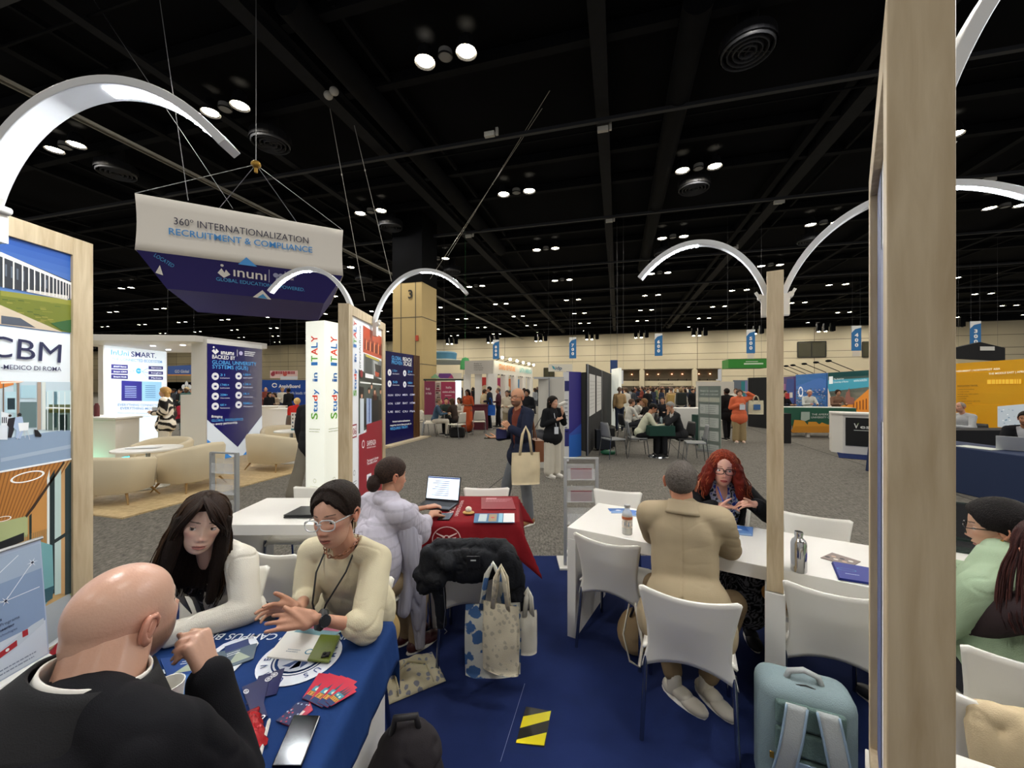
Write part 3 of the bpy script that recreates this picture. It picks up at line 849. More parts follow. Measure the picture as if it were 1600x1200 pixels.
# ------------------------------------------------------------------ tables
TZ=0.757
def slab_table(label,O,a,b,La,Lb,legs=(1,1),top_t=0.075,leg_t=0.06,name='table'):
 """O = corner on floor, a/b unit vectors, slab-ended table"""
 O=Vector((O[0],O[1],0));a=Vector((a[0],a[1],0));b=Vector((b[0],b[1],0));ang=math.atan2(a.y,a.x)
 t=thing(name,label,'table',O+a*La/2+b*Lb/2,0,'white slab tables',world_parts=True)
 c=O+a*La/2+b*Lb/2
 mb=M();mb.box(c+Vector((0,0,TZ-top_t/2)),(La,Lb,top_t),rz=ang);mb.build('tabletop',WHITE,t,bevel=0.003)
 for k,s in enumerate((leg_t/2,La-leg_t/2)):
  if legs[k]:
   mb=M();mb.box(O+a*s+b*Lb/2+Vector((0,0,(TZ-top_t)/2)),(leg_t,Lb,TZ-top_t),rz=ang);mb.build('leg',WHITE,t,bevel=0.003)
 return t
slab_table('long white slab table under the glass bottle, split by the slim frame',(0.369,2.69),e1,e2,1.78,0.656)
slab_table('white slab table with a closed laptop, behind the white blazer woman',(-2.12,2.73),(1,0),(0,1),0.93,0.66)
slab_table('white table with the open laptop in front of the green blazer woman',Vector((2.75,2.62,0))-e2*0.62,e1,e2,1.2,0.62)
t_r=slab_table('white table corner at the bottom right beside the tall frame',Vector((1.135,1.045,0))-e2*0.6,e1,e2,0.9,0.6)
# left table under the blue cloth
LX0,LX1,LY0,LY1=-1.66,-0.50,0.86,1.585
slab_table('white slab table under the blue university cloth',(LX0+0.01,LY0+0.01),(1,0),(0,1),LX1-LX0-0.02,LY1-LY0-0.02)
def cloth(name,label,x0,x1,y0,y1,z,drops,material,group=None,flare=0.05,seed=1,corner=0.0,n=56,thick=0.003,wav=0.018):
 """drops: (x0 side, x1 side, y0 side, y1 side) hanging lengths"""
 rr=random.Random(seed);vs=[];fs=[]
 W=x1-x0;D=y1-y0
 def ax(L,d0,d1,k):
  out=[-d0*(1-i/8)for i in range(8)]if d0>0 else[]
  out+=[L*i/k for i in range(k+1)]
  out+=[L+d1*(i+1)/8 for i in range(8)]if d1>0 else[]
  return out
 U=ax(W,drops[0],drops[1],n);V=ax(D,drops[2],drops[3],n//2)
 for v in V:
  for u in U:
   du=-u if u<0 else(u-W if u>W else 0);dv=-v if v<0 else(v-D if v>D else 0)
   hx=x0+min(max(u,0),W);hy=y0+min(max(v,0),D)
   su=-1 if u<0 else 1;sv=-1 if v<0 else 1
   h=max(du,dv)+0.35*min(du,dv)
   wv=wav*(h/0.3)*math.sin((hx*(dv>0)+hy*(du>0))*34+seed)+wav*0.5*(h/0.3)*math.sin((hx+hy)*71+seed)
   ox=(su*(flare*du/0.3+0.008+wv)if du>0 else 0);oy=(sv*(flare*dv/0.3+0.008+wv)if dv>0 else 0)
   if du>0 and dv>0:ox+=su*corner*min(du,dv);oy+=sv*corner*min(du,dv)
   zz=z-h+(0.0015*noise.noise((hx*9,hy*9,seed))if h==0 else 0)
   vs.append((hx+ox,hy+oy,zz))
 nu=len(U)
 for j in range(len(V)-1):
  for i in range(nu-1):a=j*nu+i;fs.append((a,a+1,a+1+nu,a+nu))
 mb=M();mb.add(vs,fs)
 o=mb.build(name,material,None,smooth='all',solid=thick,origin=((x0+x1)/2,(y0+y1)/2,0))
 md=o.modifiers['solid'];md.offset=1
 return tag(o,label,'tablecloth',group)
BLUECLOTH=mat('royal_blue_cloth','#1a3a72',rough=0.85,bump=(30,0.15),var=(5,0.06),spec=0.2)
tc=cloth('tablecloth','blue tablecloth with white university seal and lettering',LX0-0.01,LX1+0.012,LY0-0.01,LY1+0.01,TZ+0.003,(0.05,0.15,0.25,0.24),BLUECLOTH,flare=0.03,seed=4,wav=0.006)
CZ=TZ+0.0085
tc['_w']=1;bpy.context.view_layer.update()
pan=Panel((-0.50,1.585,CZ),(-1,0,0),(0,-1,0),0.0008)
W1='#dfe5ee'
pan.text("UNIVERSITA' CAMPUS BIO-MEDICO DI ROMA",0.105,0.075,0.036,W1,1,w=1.0,bold=.012)
u0,v0=0.245,0.205
pan.ring(u0,v0,0.135,0.045,W1,1,n=40);pan.ring(u0,v0,0.085,0.006,W1,1,n=40);pan.circle(u0,v0,0.07,'#c7d0df',1)
for k in range(18):
 a=2*math.pi*k/18;s="UNIVERSITA CAMPUS "[k]
 pan.text(s,u0+0.098*math.sin(a),v0+0.098*math.cos(a),0.022,'#1b3a7c',2,rot=-a,bold=.01)
for k in range(12):
 rr=random.Random(k);a=rr.uniform(0,6.28);pan.poly([(u0+0.06*math.cos(a),v0+0.06*math.sin(a)),(u0+0.05*math.cos(a+.5),v0+0.05*math.sin(a+.5)),(u0+.01*math.cos(a+2),v0+.01*math.sin(a+2))],'#2c487f',2)
pan.text('UCBM',0.43,0.10,0.20,W1,1,w=0.66)
pan.text('WWW.UNICAMPUS.IT',0.45,0.40,0.03,W1,1)
pan.text('ROME',0.75,0.48,0.10,W1,1,bold=.02)
pan.build(tc,PRINT)
# red table
RX0,RX1,RY0,RY1=-0.60,0.045,2.76,3.42
slab_table('white slab table under the dark red cloth',(RX0+.01,RY0+.01),(1,0),(0,1),RX1-RX0-.02,RY1-RY0-.02)
REDC=mat('crimson_cloth','#7d141d',rough=0.85,bump=(25,0.2),spec=0.2,var=(5,0.08))
rc=cloth('tablecloth','dark red tablecloth with white eagle seal at the front',RX0,RX1,RY0,RY1,TZ+0.003,(0.20,0.22,0.24,0.2),REDC,flare=0.05,seed=2,wav=0.012,corner=0.5)
rc['_w']=1;bpy.context.view_layer.update()
pan=Panel((RX0,RY0-0.062,TZ-0.19),(1,0,0),(0,0.22,1),0.004)
cu,cv=0.145,0.095
pan.ring(cu,cv,0.10,0.006,'#d9b9b5',1,ry=0.85)
for s in(-1,1):
 for k in range(4):pan.poly([(cu+s*.01,cv+.02-k*.015),(cu+s*(.075-k*.006),cv+.045-k*.03),(cu+s*(.07-k*.006),cv+.036-k*.03),(cu+s*.012,cv+.008-k*.015)][::s],'#d9b9b5',1)
pan.ring(cu,cv,0.028,0.006,'#d9b9b5',1.2)
pan.build(rc,PRINT)
pan=Panel((RX0,RY0,TZ+0.0085),(1,0,0),(0,1,0),0.0008)
pan.text('SAPIENZA',0.155,0.12,0.055,'#e2c7c3',1,rot=math.pi/2,w=0.42,bold=.0)
pan.text('UNIVERSITA DI ROMA',0.20,0.12,0.026,'#e2c7c3',1,rot=math.pi/2,w=0.40)
pan.build(rc,PRINT)
pan=Panel((RX1+0.052,RY0,TZ-0.24),(0,1,0),(-0.2,0,1),0.004)
pan.ring(0.16,0.08,0.12,0.006,'#d9b9b5',1);pan.build(rc,PRINT)
# ------------------------------------------------------------------ white shell chairs
def make_chair(label,loc,face,group='white shell chairs',legs_m=CHROME):
 t=thing('shell_chair',label,'chair',(loc[0],loc[1],0),math.atan2(face[1],face[0])-math.pi/2,group)
 def back(u,w):
  uu=2*u-1
  hw=np.interp(w,[0,.15,.3,.55,.8,1],[.212,.196,.180,.182,.200,.216])
  z0=0.335+0.065*(1-uu*uu);z1=0.775-0.022*(1-uu*uu)
  if abs(uu)>.93:z1-=0.012*(abs(uu)-.93)/.07
  z=lerp(z0,z1,w)
  y=-0.205-0.075*max(0,(z-0.42)/0.36)**1.2-0.040*(1-uu*uu)*min(1,w*1.6)+0.0
  return Vector((uu*hw,y,z))
 mb=M();mb.grid(back,25,18);mb.build('backrest',PLASTIC,t,smooth='all',solid=0.012,bevel=0)
 def seat(u,w):
  uu=2*u-1;ww=2*w-1
  e=(abs(uu)**4+abs(ww)**4)**.25
  k=e/max(1e-6,(uu*uu+ww*ww)**.5)if False else 1
  hw=0.205-0.02*(ww>0)*ww*ww
  x=uu*hw;y=ww*0.205-0.0
  z=0.447-0.016*(1-uu*uu)*(1-ww*ww)-0.03*max(0,ww-.8)/.2*1-0.02*max(0,abs(uu)-.85)/.15
  return Vector((x,y,z))
 mb=M();mb.grid(seat,19,19);mb.build('seat',PLASTIC,t,smooth='all',solid=0.012)
 for sx,sy in((-1,1),(1,1),(-1,-1),(1,-1)):
  mb=M();a=(sx*0.192,sy*0.185 if sy>0 else-0.2,0.44 if sy>0 else 0.40);b=(sx*0.205,0.215 if sy>0 else-0.262,0.0)
  mb.tube([a,b],0.0105,10);mb.build('leg',legs_m,t,smooth=True)
 return t
e1v=(0.857,-0.515);e2v=(0.545,0.838)
CH={}
def chair_at(key,label,back_c,face,**k):
 """back_c = centre of the top edge of the backrest"""
 f=Vector((face[0],face[1])).normalized();c=Vector(back_c)+f*0.295
 CH[key]=make_chair(label,(c.x,c.y),f,**k)
chair_at('e','white shell chair the tan blazer man sits on, nearest of all',(0.80,1.78),(0.41,0.91))
chair_at('l','empty white shell chair left of the tan blazer man',(0.575,2.43),e2v)
chair_at('r','empty white shell chair with the backpack on the floor behind it',(1.52,1.82),(0.42,0.9))
chair_at('fl','empty white chair on the far side of the table, behind the glass bottle',(0.97,3.60),(-0.35,-0.93))
chair_at('fr','empty white chair on the far side, right of the slim frame',(2.24,2.90),(-e2v[0],-e2v[1]))
chair_at('red_far','white chair on the far side of the red table',(-0.24,3.70),(0,-1))
chair_at('red_near','white chair draped with the black jacket at the red table',(-0.245,2.30),(0.02,1))
chair_at('mid','empty white chair between the two women at the blue table',(-1.42,2.27),(0.35,0.94))
chair_at('blazer','white chair under the woman in the white blazer',(-1.50,2.06),(0.15,-1))
chair_at('cream','white chair under the woman in the cream sweater',(-0.80,1.99),(-0.12,-1))
chair_at('pil','white chair behind the closed laptop, before the lit pillar',(-1.86,3.74),(0,-1))
chair_at('green','greyish white chair directly behind the mint blazer woman',(1.85,1.35),(0.37,0.93))
chair_at('beige','white chair under the beige jacket at the bottom right',(1.555,1.125),(0.37,0.93))
chair_at('shawl','white chair under the woman with the pale shawl',(-0.93,2.32),(0.35,0.94))
chair_at('red_w','white chair under the woman with red curly hair',(1.72,3.22),(-0.25,-0.97))
# ------------------------------------------------------------------ the lounge stand on the left
CORD=mat('dark_cord','#55565a',rough=.6)
BW=mat('white_booth_wall','#e9e7e2',rough=0.5)
CREAM=mat('cream_upholstery','#e2d5b8',rough=0.85,bump=(200,0.15),sheen=0.3)
GOLDLEG=mat('tapered_wooden_leg','#9c7a45',rough=0.4)
LFLOOR=wood_mat('pale_plank_floor','#c3aa7e','#dcc79c',scale=(5,5,5),rough=0.6,plank=(1.8,0.18,0.0),grain=3,rot=HA)
m=M();a,b,c,d=HP(-13.6,3.58,0),HP(-6.2,3.58,0),HP(-6.2,12.3,0),HP(-13.6,12.3,0)
m.prism([a,b,c,d],0.0,0.02)
struct(m.build('floor_lounge',LFLOOR))
def board(name,label,cat,A,B,z0,z1,th,material,group=None,away=None):
 """upright board whose visible face runs from A (reader's left) to B"""
 A=Vector((A[0],A[1],0));B=Vector((B[0],B[1],0));d=B-A;L=d.length;d.normalize()
 nrm=d.cross(Vector((0,0,1)))
 mb=M();c=(A+B)/2-nrm*th/2;c.z=(z0+z1)/2
 mb.box(c,(L,th,z1-z0),rz=math.atan2(d.y,d.x))
 o=mb.build(name,material,None,origin=(c.x,c.y,z0));tag(o,label,cat,group);o['_w']=1;bpy.context.view_layer.update()
 return o,Panel(Vector((A.x,A.y,z0)),d,(0,0,1),0.004),L,z1-z0
BPRINT=mat('lit_stand_graphic',attr=True,rough=0.5,estr=0.25)
NAVYP='#1d1770'
def logo(pan,u,v,h,c='#ffffff',lay=2):
 """folded ribbon mark and the word beside it"""
 pan.poly([(u,v+h*.45),(u+h*.5,v),(u+h,v+h*.45),(u+h*.62,v+h*.8),(u+h*.5,v+h*.45),(u+h*.3,v+h*.72)],c,lay)
 pan.circle(u+h*.28,v+h*.98,h*.13,c,lay,n=10)
 pan.text('ınunı',u+h*1.25,v+h*.1,h*.62,c,lay,bold=.025,sx=1.15)
# panel 1: the long side wall with the network picture
o,pan,L,H=board('light_box','white glowing InUni SMART wall at left with round diagram','display wall',(-9.86,9.45),(-9.95,11.3),0.02,2.83,0.12,BW)
pan.eps=0.006
pan.rect(0.02,0.02,L-.02,H-.02,'#e6f1fa',0)
P2=lambda*a,**k:pan.ppoly(*a,**k)
pan.ptext('InUni',(172.5,554),(200,556.5),8,'#3f8fc4',2,bold=.012);pan.ptext('SMART.',(204,557),(243,559.5),8,'#272c5e',2,bold=.03)
pan.ptext('THE CONNECTED ECOSYSTEM',(173,563),(252,567.5),4.6,'#4d7fae',2,bold=.015)
for k in range(3):
 y=570+k*8
 pan.ppoly([(173,y+5.5),(199,y+6.5),(199,y),(173,y-1)],'#1f1d5c',2);pan.ppoly([(231.5,y+7),(254,y+7.5),(254,y+2.5),(231.5,y+2)],'#1f1d5c',2)
 pan.ptext(('SMART Recruit','Smart CRM','Smart HUB')[k],(176,y+3.6),(196,y+4.2),2.2,'#e8f0f8',3);pan.ptext(('Services','Insights','Markets')[k],(235,y+5.6),(251,y+5.9),2.2,'#e8f0f8',3)
 pan.ppoly([(199,y+3),(209,579),(209,579.6),(199,y+3.6)],'#6d9cc9',2);pan.ppoly([(221,580),(231.5,y+4.6),(231.5,y+5.2),(221,580.6)],'#6d9cc9',2)
cc=pan.uv(215.5,579.5);pan.circle(cc[0],cc[1],0.10,'#b9dbf2',2);pan.circle(cc[0],cc[1],0.075,'#2b87cc',3);pan.text('SMART HUB',cc[0]-.05,cc[1]-.012,0.022,'#ffffff',4,w=0.1)
pan.ppoly([(189,626),(221,626.5),(221,596),(189,594.5)],'#22226e',2);pan.ppoly([(221,626.5),(251.5,627),(251.5,597),(221,596)],'#7fa9c9',2)
for k in range(7):pan.ppoly([(194,604+k*2.8),(212,604.4+k*2.8),(212,603.6+k*2.8),(194,603.2+k*2.8)],'#9fb0dc',3);pan.ppoly([(226,603+k*3),(242,603.4+k*3),(242,602.6+k*3),(226,602.2+k*3)],'#2f5a80',3)
pan.ptext('EVERYTHING CONNECTED.',(183,634),(250,635),3.6,'#5b7fa6',2,bold=.02);pan.ptext('EVERYTHING MOVES.',(187,639.5),(244,640.2),3.6,'#4a73a0',2,bold=.02)
pan.ptext('Not a platform. An ecosystem of smart',(183,646),(247,647),2.2,'#8298ad',2);pan.ptext('and personalised recruitment solutions',(176,650),(250,651.5),2.2,'#8298ad',2)
pan.ppoly([(163.5,668),(182,682),(182,722),(163.5,722)],'#2f86d8',2);pan.ppoly([(163.5,655),(183,670),(183,684),(163.5,668)],'#cfe2f4',2)
pan.build(o,mat('bright_light_box',attr=True,rough=0.4,estr=0.75))
# canopy joining the walls
mb=M()
HZ0,HZ1=2.72,2.86
cv=[(-10.6,8.2),(-9.0,8.55),(-7.05,8.72),(-6.5,10.4),(-8.0,11.6),(-10.3,11.6)]
mb.prism(cv,HZ0,HZ1)
o=mb.build('canopy',BW,None,bevel=0.01);tag(o,'flat white canopy over the lounge stand with small downlights','canopy')
o['_w']=1;bpy.context.view_layer.update()
mb=M()
for x,y in((-9.8,9.0),(-8.8,9.6),(-7.9,9.4),(-9.3,10.6),(-7.6,10.4)):mb.lathe([(0.05,HZ0-0.012),(0.05,HZ0+.01)],12,Matrix.Translation((x,y,0)))
mb.build('downlight',mat('small_downlight','#ffffff',emit='#ffffff',estr=12),o)
for x,y in((-9.3,9.8),(-7.7,9.8)):sun_area('canopy_light',(x,y,HZ0-0.03),0.3,22,(1,1,1))
# panel 2: BACKED BY wall
A2=Vector((-6.90,8.86,0));B2=A2+D1*1.42
o,pan,L,H=board('display_wall','navy BACKED BY wall panel with two columns of white round icons','display wall',A2,B2,0.02,2.80,0.16,BW)
mb=M();c=A2-D2*0.24+D1*0.10;mb.box((c.x,c.y,1.41),(0.44,0.22,2.78),rz=-HA);mb.build('side_post',BW,o)
mb=M();c=A2-D2*0.62+D1*0.10;mb.box((c.x,c.y,0.78),(0.34,0.22,1.5),rz=-HA);mb.build('low_post',BW,o)
pan.rect(0,0.0,L,H-.10,NAVYP,0)
pan.rect(0,H-.10,L,H,'#e9e7e2',0)
def tip(pan,L,c1='#3d8fe0',c2='#dfe9f5',ya=0.95,yb=0.10):
 m_=L*.52
 pan.poly([(0,0),(L,0),(L,ya+.30),(m_,yb+.30),(0,ya+.30)][::1],c2,1)if False else None
 pan.poly([(0,0),(m_,0),(m_,yb+.12),(0,ya)],c2,1);pan.poly([(m_,0),(L,0),(L,ya),(m_,yb+.12)],c2,1)
 pan.poly([(0,0),(m_*.8,0),(0,ya-.45)],c1,2);pan.poly([(L,0),(L,ya-.45),(L-(L-m_)*.8,0)],c1,2)
tip(pan,L)
logo(pan,0.10,H-.34,.17)
pan.rect(.72,H-.34,.73,H-.18,'#ffffff',2);pan.circle(.82,H-.26,.05,'#c9c4ee',2);pan.lines(.92,H-.22,.30,3,.045,.02,'#ffffff',2)
pan.ptext('BACKED BY',(331,560),(367,562.5),6,'#ffffff',2,bold=.03);pan.ptext('GLOBAL UNIVERSITY',(331,568.5),(400,571.5),6,'#58aef0',2,bold=.03);pan.ptext('SYSTEMS (GUS)',(331,575.5),(387,578),6,'#58aef0',2,bold=.03)
for k in range(4):
 for q,(x,tx)in enumerate(((336,343.5),(372.5,379.5))):
  y=588+15.6*k-q*(0.3+.7*k);cu=pan.uv(x,y);pan.circle(cu[0],cu[1],.085,'#f2f3fb',2);pan.rect(cu[0]-.03,cu[1]-.025,cu[0]+.03,cu[1]+.02,'#2a2572',3)
  nm=(('31','174K+','20M+','6K+'),('130+','11K+','1K+','104K+'))[q][k]
  pan.ptext(nm,(tx,y-.5),(tx+3+2.2*len(nm),y-.5),3.6,'#58aef0',2,bold=.02)
  pan.ptext((('Institutions','Enrolled students','Unique students','Recruitment partners'),('Academic partners','Employees','Courses','Alumni'))[q][k],(tx,y+3.6),(tx+15,y+3.6),2.2,'#e8e8fa',2,bold=.01)
pan.ptext('Bringing',(330,652.5),(347,652.5),3.8,'#ffffff',2,bold=.02);pan.ptext('GLOBAL EXCELLENCE',(330,659),(379,656.5),3.8,'#58aef0',2,bold=.02);pan.ptext('to every partnership.',(330,664.5),(371,661.5),3.8,'#ffffff',2,bold=.02)
pan.build(o,BPRINT)
# panel 3: GLOBAL REACH wall with slatted end
A3=Vector((-3.60,11.18,0));B3=A3+D1*1.55
o,pan,L,H=board('display_wall','navy GLOBAL REACH wall panel with a brown slatted end','display wall',A3,B3,0.02,2.74,0.2,mat('navy_laminate','#1d1770',rough=0.4))
pan.rect(0,0,L,H,NAVYP,0)
pan.ptext('GLOBAL',(611.5,561.5),(627,563.5),6,'#58aef0',2,bold=.03);pan.ptext('REACH',(629,563.8),(642.5,565.5),6,'#fff',2,bold=.03)if False else pan.ptext('REACH',(629,563.8),(642.5,565.5),6,'#ffffff',2,bold=.03)
pan.ptext('PROVEN',(611.5,568.5),(628,570.5),6,'#58aef0',2,bold=.03);pan.ptext('SCALE',(630,570.8),(642.5,572.3),6,'#ffffff',2,bold=.03)
for k in range(2):
 for q,x in enumerate((608.3,632)):
  y=582+17.5*k+q*1.2;cu=pan.uv(x,y);pan.circle(cu[0],cu[1],.095,'#f2f3fb',2);pan.rect(cu[0]-.02,cu[1]-.03,cu[0]+.02,cu[1]+.03,'#2a2572',3)
  pan.ptext((('170+','50'),('2+','4,000+'))[q][k],(x+4.6,y-1),(x+12,y-.7),3.4,'#58aef0',2,bold=.02);pan.ptext((('Destinations','Countries'),('Platforms','Universities'))[q][k],(x+4.6,y+3),(x+15,y+3.2),2.2,'#e8e8fa',2)
for k in range(3):
 for q in range(4):
  x=605.5+q*11.5;y=619+13*k-q*.3
  pan.ptext(('INUNI','EDU','MBA','GISMA','UCNL','LSBF','IBAT','HTMi','UE','BSC','CIU','PIIA')[k*4+q],(x,y),(x+8,y-.2),3.0,'#dcdcf4',2,bold=.02)
pan.ptext('Internationalization',(613,660),(640,658),2.8,'#ffffff',2,bold=.02);pan.ptext('requires more than growth. It',(609,666),(642,663),2.8,'#ffffff',2,bold=.02)
pan.ptext('REQUIRES TRUST.',(609.5,672),(637,668.5),4,'#58aef0',2,bold=.03)
pan.build(o,BPRINT)
mb=M()
for k in range(5):
 c=B3+D1*(0.05+0.085*k)-D2*0.1;mb.box((c.x,c.y,1.38),(0.22,0.045,2.72),rz=-HA)
mb.build('slats',mat('brown_slats','#6d4a2c',rough=0.5),o)
mb=M();c=(A3+B3)/2+D1*.2;mb.box((c.x,c.y,.03),(.5,2.3,.05),rz=-HA);mb.build('plinth',mat('pale_plinth','#d8cbb0'),o)
# hanging tapered square sign
SL=Vector((-7.70,8.0,0));SR=Vector((-4.27,9.9,0));sd=(SR-SL).normalized();sn=Vector((-sd.y,sd.x,0));W=(SR-SL).length
cen=(SL+SR)/2+sn*W/2;zt,zm,zb=5.67,4.52,3.86
t=thing('hanging_sign','huge square white and navy fabric sign hanging from the roof','hanging sign',(cen.x,cen.y,zb),0,world_parts=True)
def ringpts(w,z,bow=0.0,n=14):
 out=[]
 for k in range(4):
  a=[(-1,-1),(1,-1),(1,1),(-1,1)][k];b=[(1,-1),(1,1),(-1,1),(-1,-1)][k]
  for i in range(n):
   q=i/n;x=lerp(a[0],b[0],q);y=lerp(a[1],b[1],q);f=1-bow*math.sin(math.pi*q)
   p=cen+sd*x*w/2*f+sn*y*w/2*f;out.append(Vector((p.x,p.y,z)))
 return out
def skirt(mb,rings):
 n=len(rings[0]);vs=[p for r in rings for p in r]
 mb.add(vs,[(k*n+i,k*n+(i+1)%n,(k+1)*n+(i+1)%n,(k+1)*n+i)for k in range(len(rings)-1)for i in range(n)])
mb=M();skirt(mb,[ringpts(W*(1-0.012*math.sin(math.pi*i/6)),lerp(zm,zt,i/6))for i in range(7)])
mb.build('white_band',mat('white_stretch_fabric','#e4e0da',rough=0.8),t,smooth=True,angle=60,solid=0.01)
mb=M();skirt(mb,[ringpts(lerp(3.1,W-.02,i/4)-0.0,lerp(zb,zm,i/4))for i in range(5)]);mb.add(ringpts(3.1,zb),[tuple(range(56))])
mb.build('navy_funnel',mat('navy_stretch_fabric','#221c6e',rough=0.7),t,smooth=True,angle=60)
O=SL-sn*0.012;O.z=zm;pan=Panel(O,sd,(0,0,1),0.004)
pan.ptext('360º INTERNATIONALIZATION',(272,350.5),(482,381),11,'#23213f',2);pan.ptext('RECRUITMENT & COMPLIANCE',(264,366),(488,395),10,'#3f8fd6',2,bold=.025)
pan.ppoly([(372,413),(402,417),(385,402)],'#3f8fd6',2);pan.build(t,PRINT)
bl=cen-sd*1.55-sn*1.55;bl.z=zb;tl=SL.copy();tl.z=zm;q=(cen-sn*1.55);q.z=zb;q2=(SL+SR)/2;q2.z=zm
pan=Panel(q-sd*1.55-sn*.01,sd,(q2-q),0.004)
pan.ptext('ınunı',(365,431),(416,438),15,'#ffffff',2,bold=.02)
pan.ppoly([(340,426),(350,434),(360,429),(353,421),(351,426),(346,419)],'#ffffff',2);pan.circle(*pan.uv(347,414.5),.03,'#ffffff',2)
pan.ptext('GLOBAL EDUCATION EMPOWERED.',(338,438),(476,455),5.5,'#58aef0',2,bold=.025)
pan.ppoly([(420,421),(421,421),(421,441),(420,441)],'#cfd3ee',2)
for x,y in((431,430),(439,431),(435,437)):pan.circle(*pan.uv(x,y),.055,'#aeb4dc',2)
pan.ppoly([(445,424),(446,424),(446,442),(445,442)],'#cfd3ee',2);pan.ptext('GLOBAL UNIVERSITY',(448,432),(463,433),3,'#e8e8fa',2,bold=.02);pan.ptext('SYSTEMS',(448,437),(459,438),3,'#e8e8fa',2,bold=.02)
pan.ppoly([(395,464),(424,468),(410,453)],'#ffffff',2);pan.ppoly([(402,464.5),(418,466.8),(411,459)],'#58aef0',3)
pan.ppoly([(243,426),(255,430),(250,414)],'#ffffff',2);pan.ptext('LOCATED',(240,400),(270,418),6,'#58aef0',2,bold=.02)
pan.build(t,PRINT)
top=Vector((-6.95+.15,10.5,7.6));ring=DP(400,257,10.5)
mb=M();mb.ell(ring,(0.12,0.12,0.1));mb.box(ring+Vector((0,0,-.12)),(.06,.06,.2));mb.build('hook',mat('brass','#a8843a',rough=.4,metal=.7),t)
corners=[p for p in(SL,SR,SR+sn*W,SL+sn*W)]
for i,p in enumerate(corners):
 mb=M();mb.tube([ring,Vector((p.x,p.y,zt))],0.008,6);mb.build('cable',STEEL,t)
mb=M();mb.tube([ring,Vector((ring.x,ring.y,13.22))],0.012,6);mb.build('cable',STEEL,t)
for px0,py0,px1,py1,Y in((278,200,294,313,9.6),(300,230,364,326,11.4)):
 a=DP(px0,py0,Y);b=DP(px1,py1,Y);a=b+(a-b)*((13.22-b.z)/(a.z-b.z));mb=M();mb.tube([a,b],0.008,6);mb.build('cable',STEEL,t)
# lounge armchairs
def armchair(name,label,loc,face,w=0.78,dp=0.74,h=0.74,cat='armchair',arm=0.60):
 t=thing(name,label,cat,(loc[0],loc[1],0.02),math.atan2(face[1],face[0])-math.pi/2,'cream lounge seats')
 N_=40;vs=[];fs=[]
 prof=[(0,.18),(.02,.16),(.07,.17),(.085,.30),(.085,.9),(.06,1.0),(.03,1.0),(0.0,.92)]
 for i in range(N_+1):
  a=R(-205)+R(230)*i/N_;ca,sa=math.cos(a),math.sin(a)
  q=(1+math.cos(a+math.pi/2))/2
  hh=lerp(arm,h,q**1.4)
  k=(abs(ca)**3.2+abs(sa)**3.2)**(-1/3.2)
  for inn,zf in prof:
   rx,ry=w/2-inn,dp/2-inn;lean=1+0.10*(zf-.5)
   vs.append((k*ca*rx*lean,k*sa*ry*lean,.16+(hh-.16)*(zf-.16)/.84))
 n=len(prof)
 for i in range(N_):
  for j in range(n):a0=i*n+j;b0=i*n+(j+1)%n;fs.append((a0,b0,b0+n,a0+n))
 fs+=[tuple(range(n))[::-1],tuple(N_*n+j for j in range(n))]
 mb=M();mb.add(vs,fs);mb.build('backrest',CREAM,t,smooth='all')
 mb=M();mb.box((0,.02,.31),(w-.17,dp-.12,.2));mb.build('seat',CREAM,t,bevel=.05,seg=3,smooth='all')
 for sx in(-1,1):
  for sy in(-1,1):
   mb=M();mb.tube([(sx*(w/2-.14),sy*(dp/2-.16),.17),(sx*(w/2-.05),sy*(dp/2-.07),0)],[.02,.009],8);mb.build('leg',GOLDLEG,t)
 return t
armchair('loveseat','cream loveseat nearest the left frame, seen from behind',(-5.98,5.85),(-.15,1),w=.98,dp=.75,cat='sofa',h=.70)
armchair('armchair','cream armchair behind the round white table, open toward us',(-6.62,7.4),(.1,-1),w=.85,dp=.75,h=.72)
armchair('armchair','cream armchair turned away, behind the empty metal rack',(-5.42,6.6),(-1,.12),w=.86,dp=.78,h=.76)
armchair('armchair','cream armchair seen from behind, in front of the navy panel tip',(-4.95,8.15),(.35,1),w=.95,dp=.78,h=.76)
armchair('armchair','cream armchair facing us beyond the small round table at the navy panel',(-5.75,9.7),(.6,-1),w=.8,dp=.75,h=.72)
def round_table(label,loc,r,h,paper=False):
 t=thing('round_table',label,'table',(loc[0],loc[1],0.02))
 mb=M();mb.lathe([(0,h-.03),(r,h-.03),(r+.005,h-.015),(r,h),(0,h)],40);mb.build('tabletop',WHITE,t,smooth=True)
 mb=M();mb.lathe([(.03,.02),(.03,h-.03)],16);mb.build('column',CHROME,t,smooth=True)
 mb=M();mb.lathe([(0,.0),(r*.62,.0),(r*.6,.018),(.04,.03),(0,.03)],32);mb.build('base',mat('white_metal_base','#d9d8d2',rough=.4),t,smooth=True)
 return t
round_table('round white pedestal table between the cream lounge seats at left',(-6.15,6.62),.46,.66)
round_table('small round white pedestal table with a tabletop card, right of the navy panel',(-4.93,8.75),.34,.72)
mb=M();mb.box((-6.2,6.6,.691),(.45,.16,.006),rz=.2);tag(mb.build('magazine',PRINT_GLOSS,origin=(-6.2,6.6,.69)),'flat magazine on the round white lounge table','magazine')
o,pan,L,H=board('tabletop_card','white upright card with rows of small icons on the small round table','card',(-4.93,8.74),(-4.68,8.66),.745,1.14,.01,WHITE)
pan.eps=.002
for i in range(3):
 for j in range(4):pan.circle(.05+i*.08,.09+j*.085,.022,('#6b4a3c','#3f5c78','#7a6a50')[(i+j)%3],1,n=10)
pan.rect(0,0,L,.04,'#4f8f9c',1);pan.build(o,PRINT)
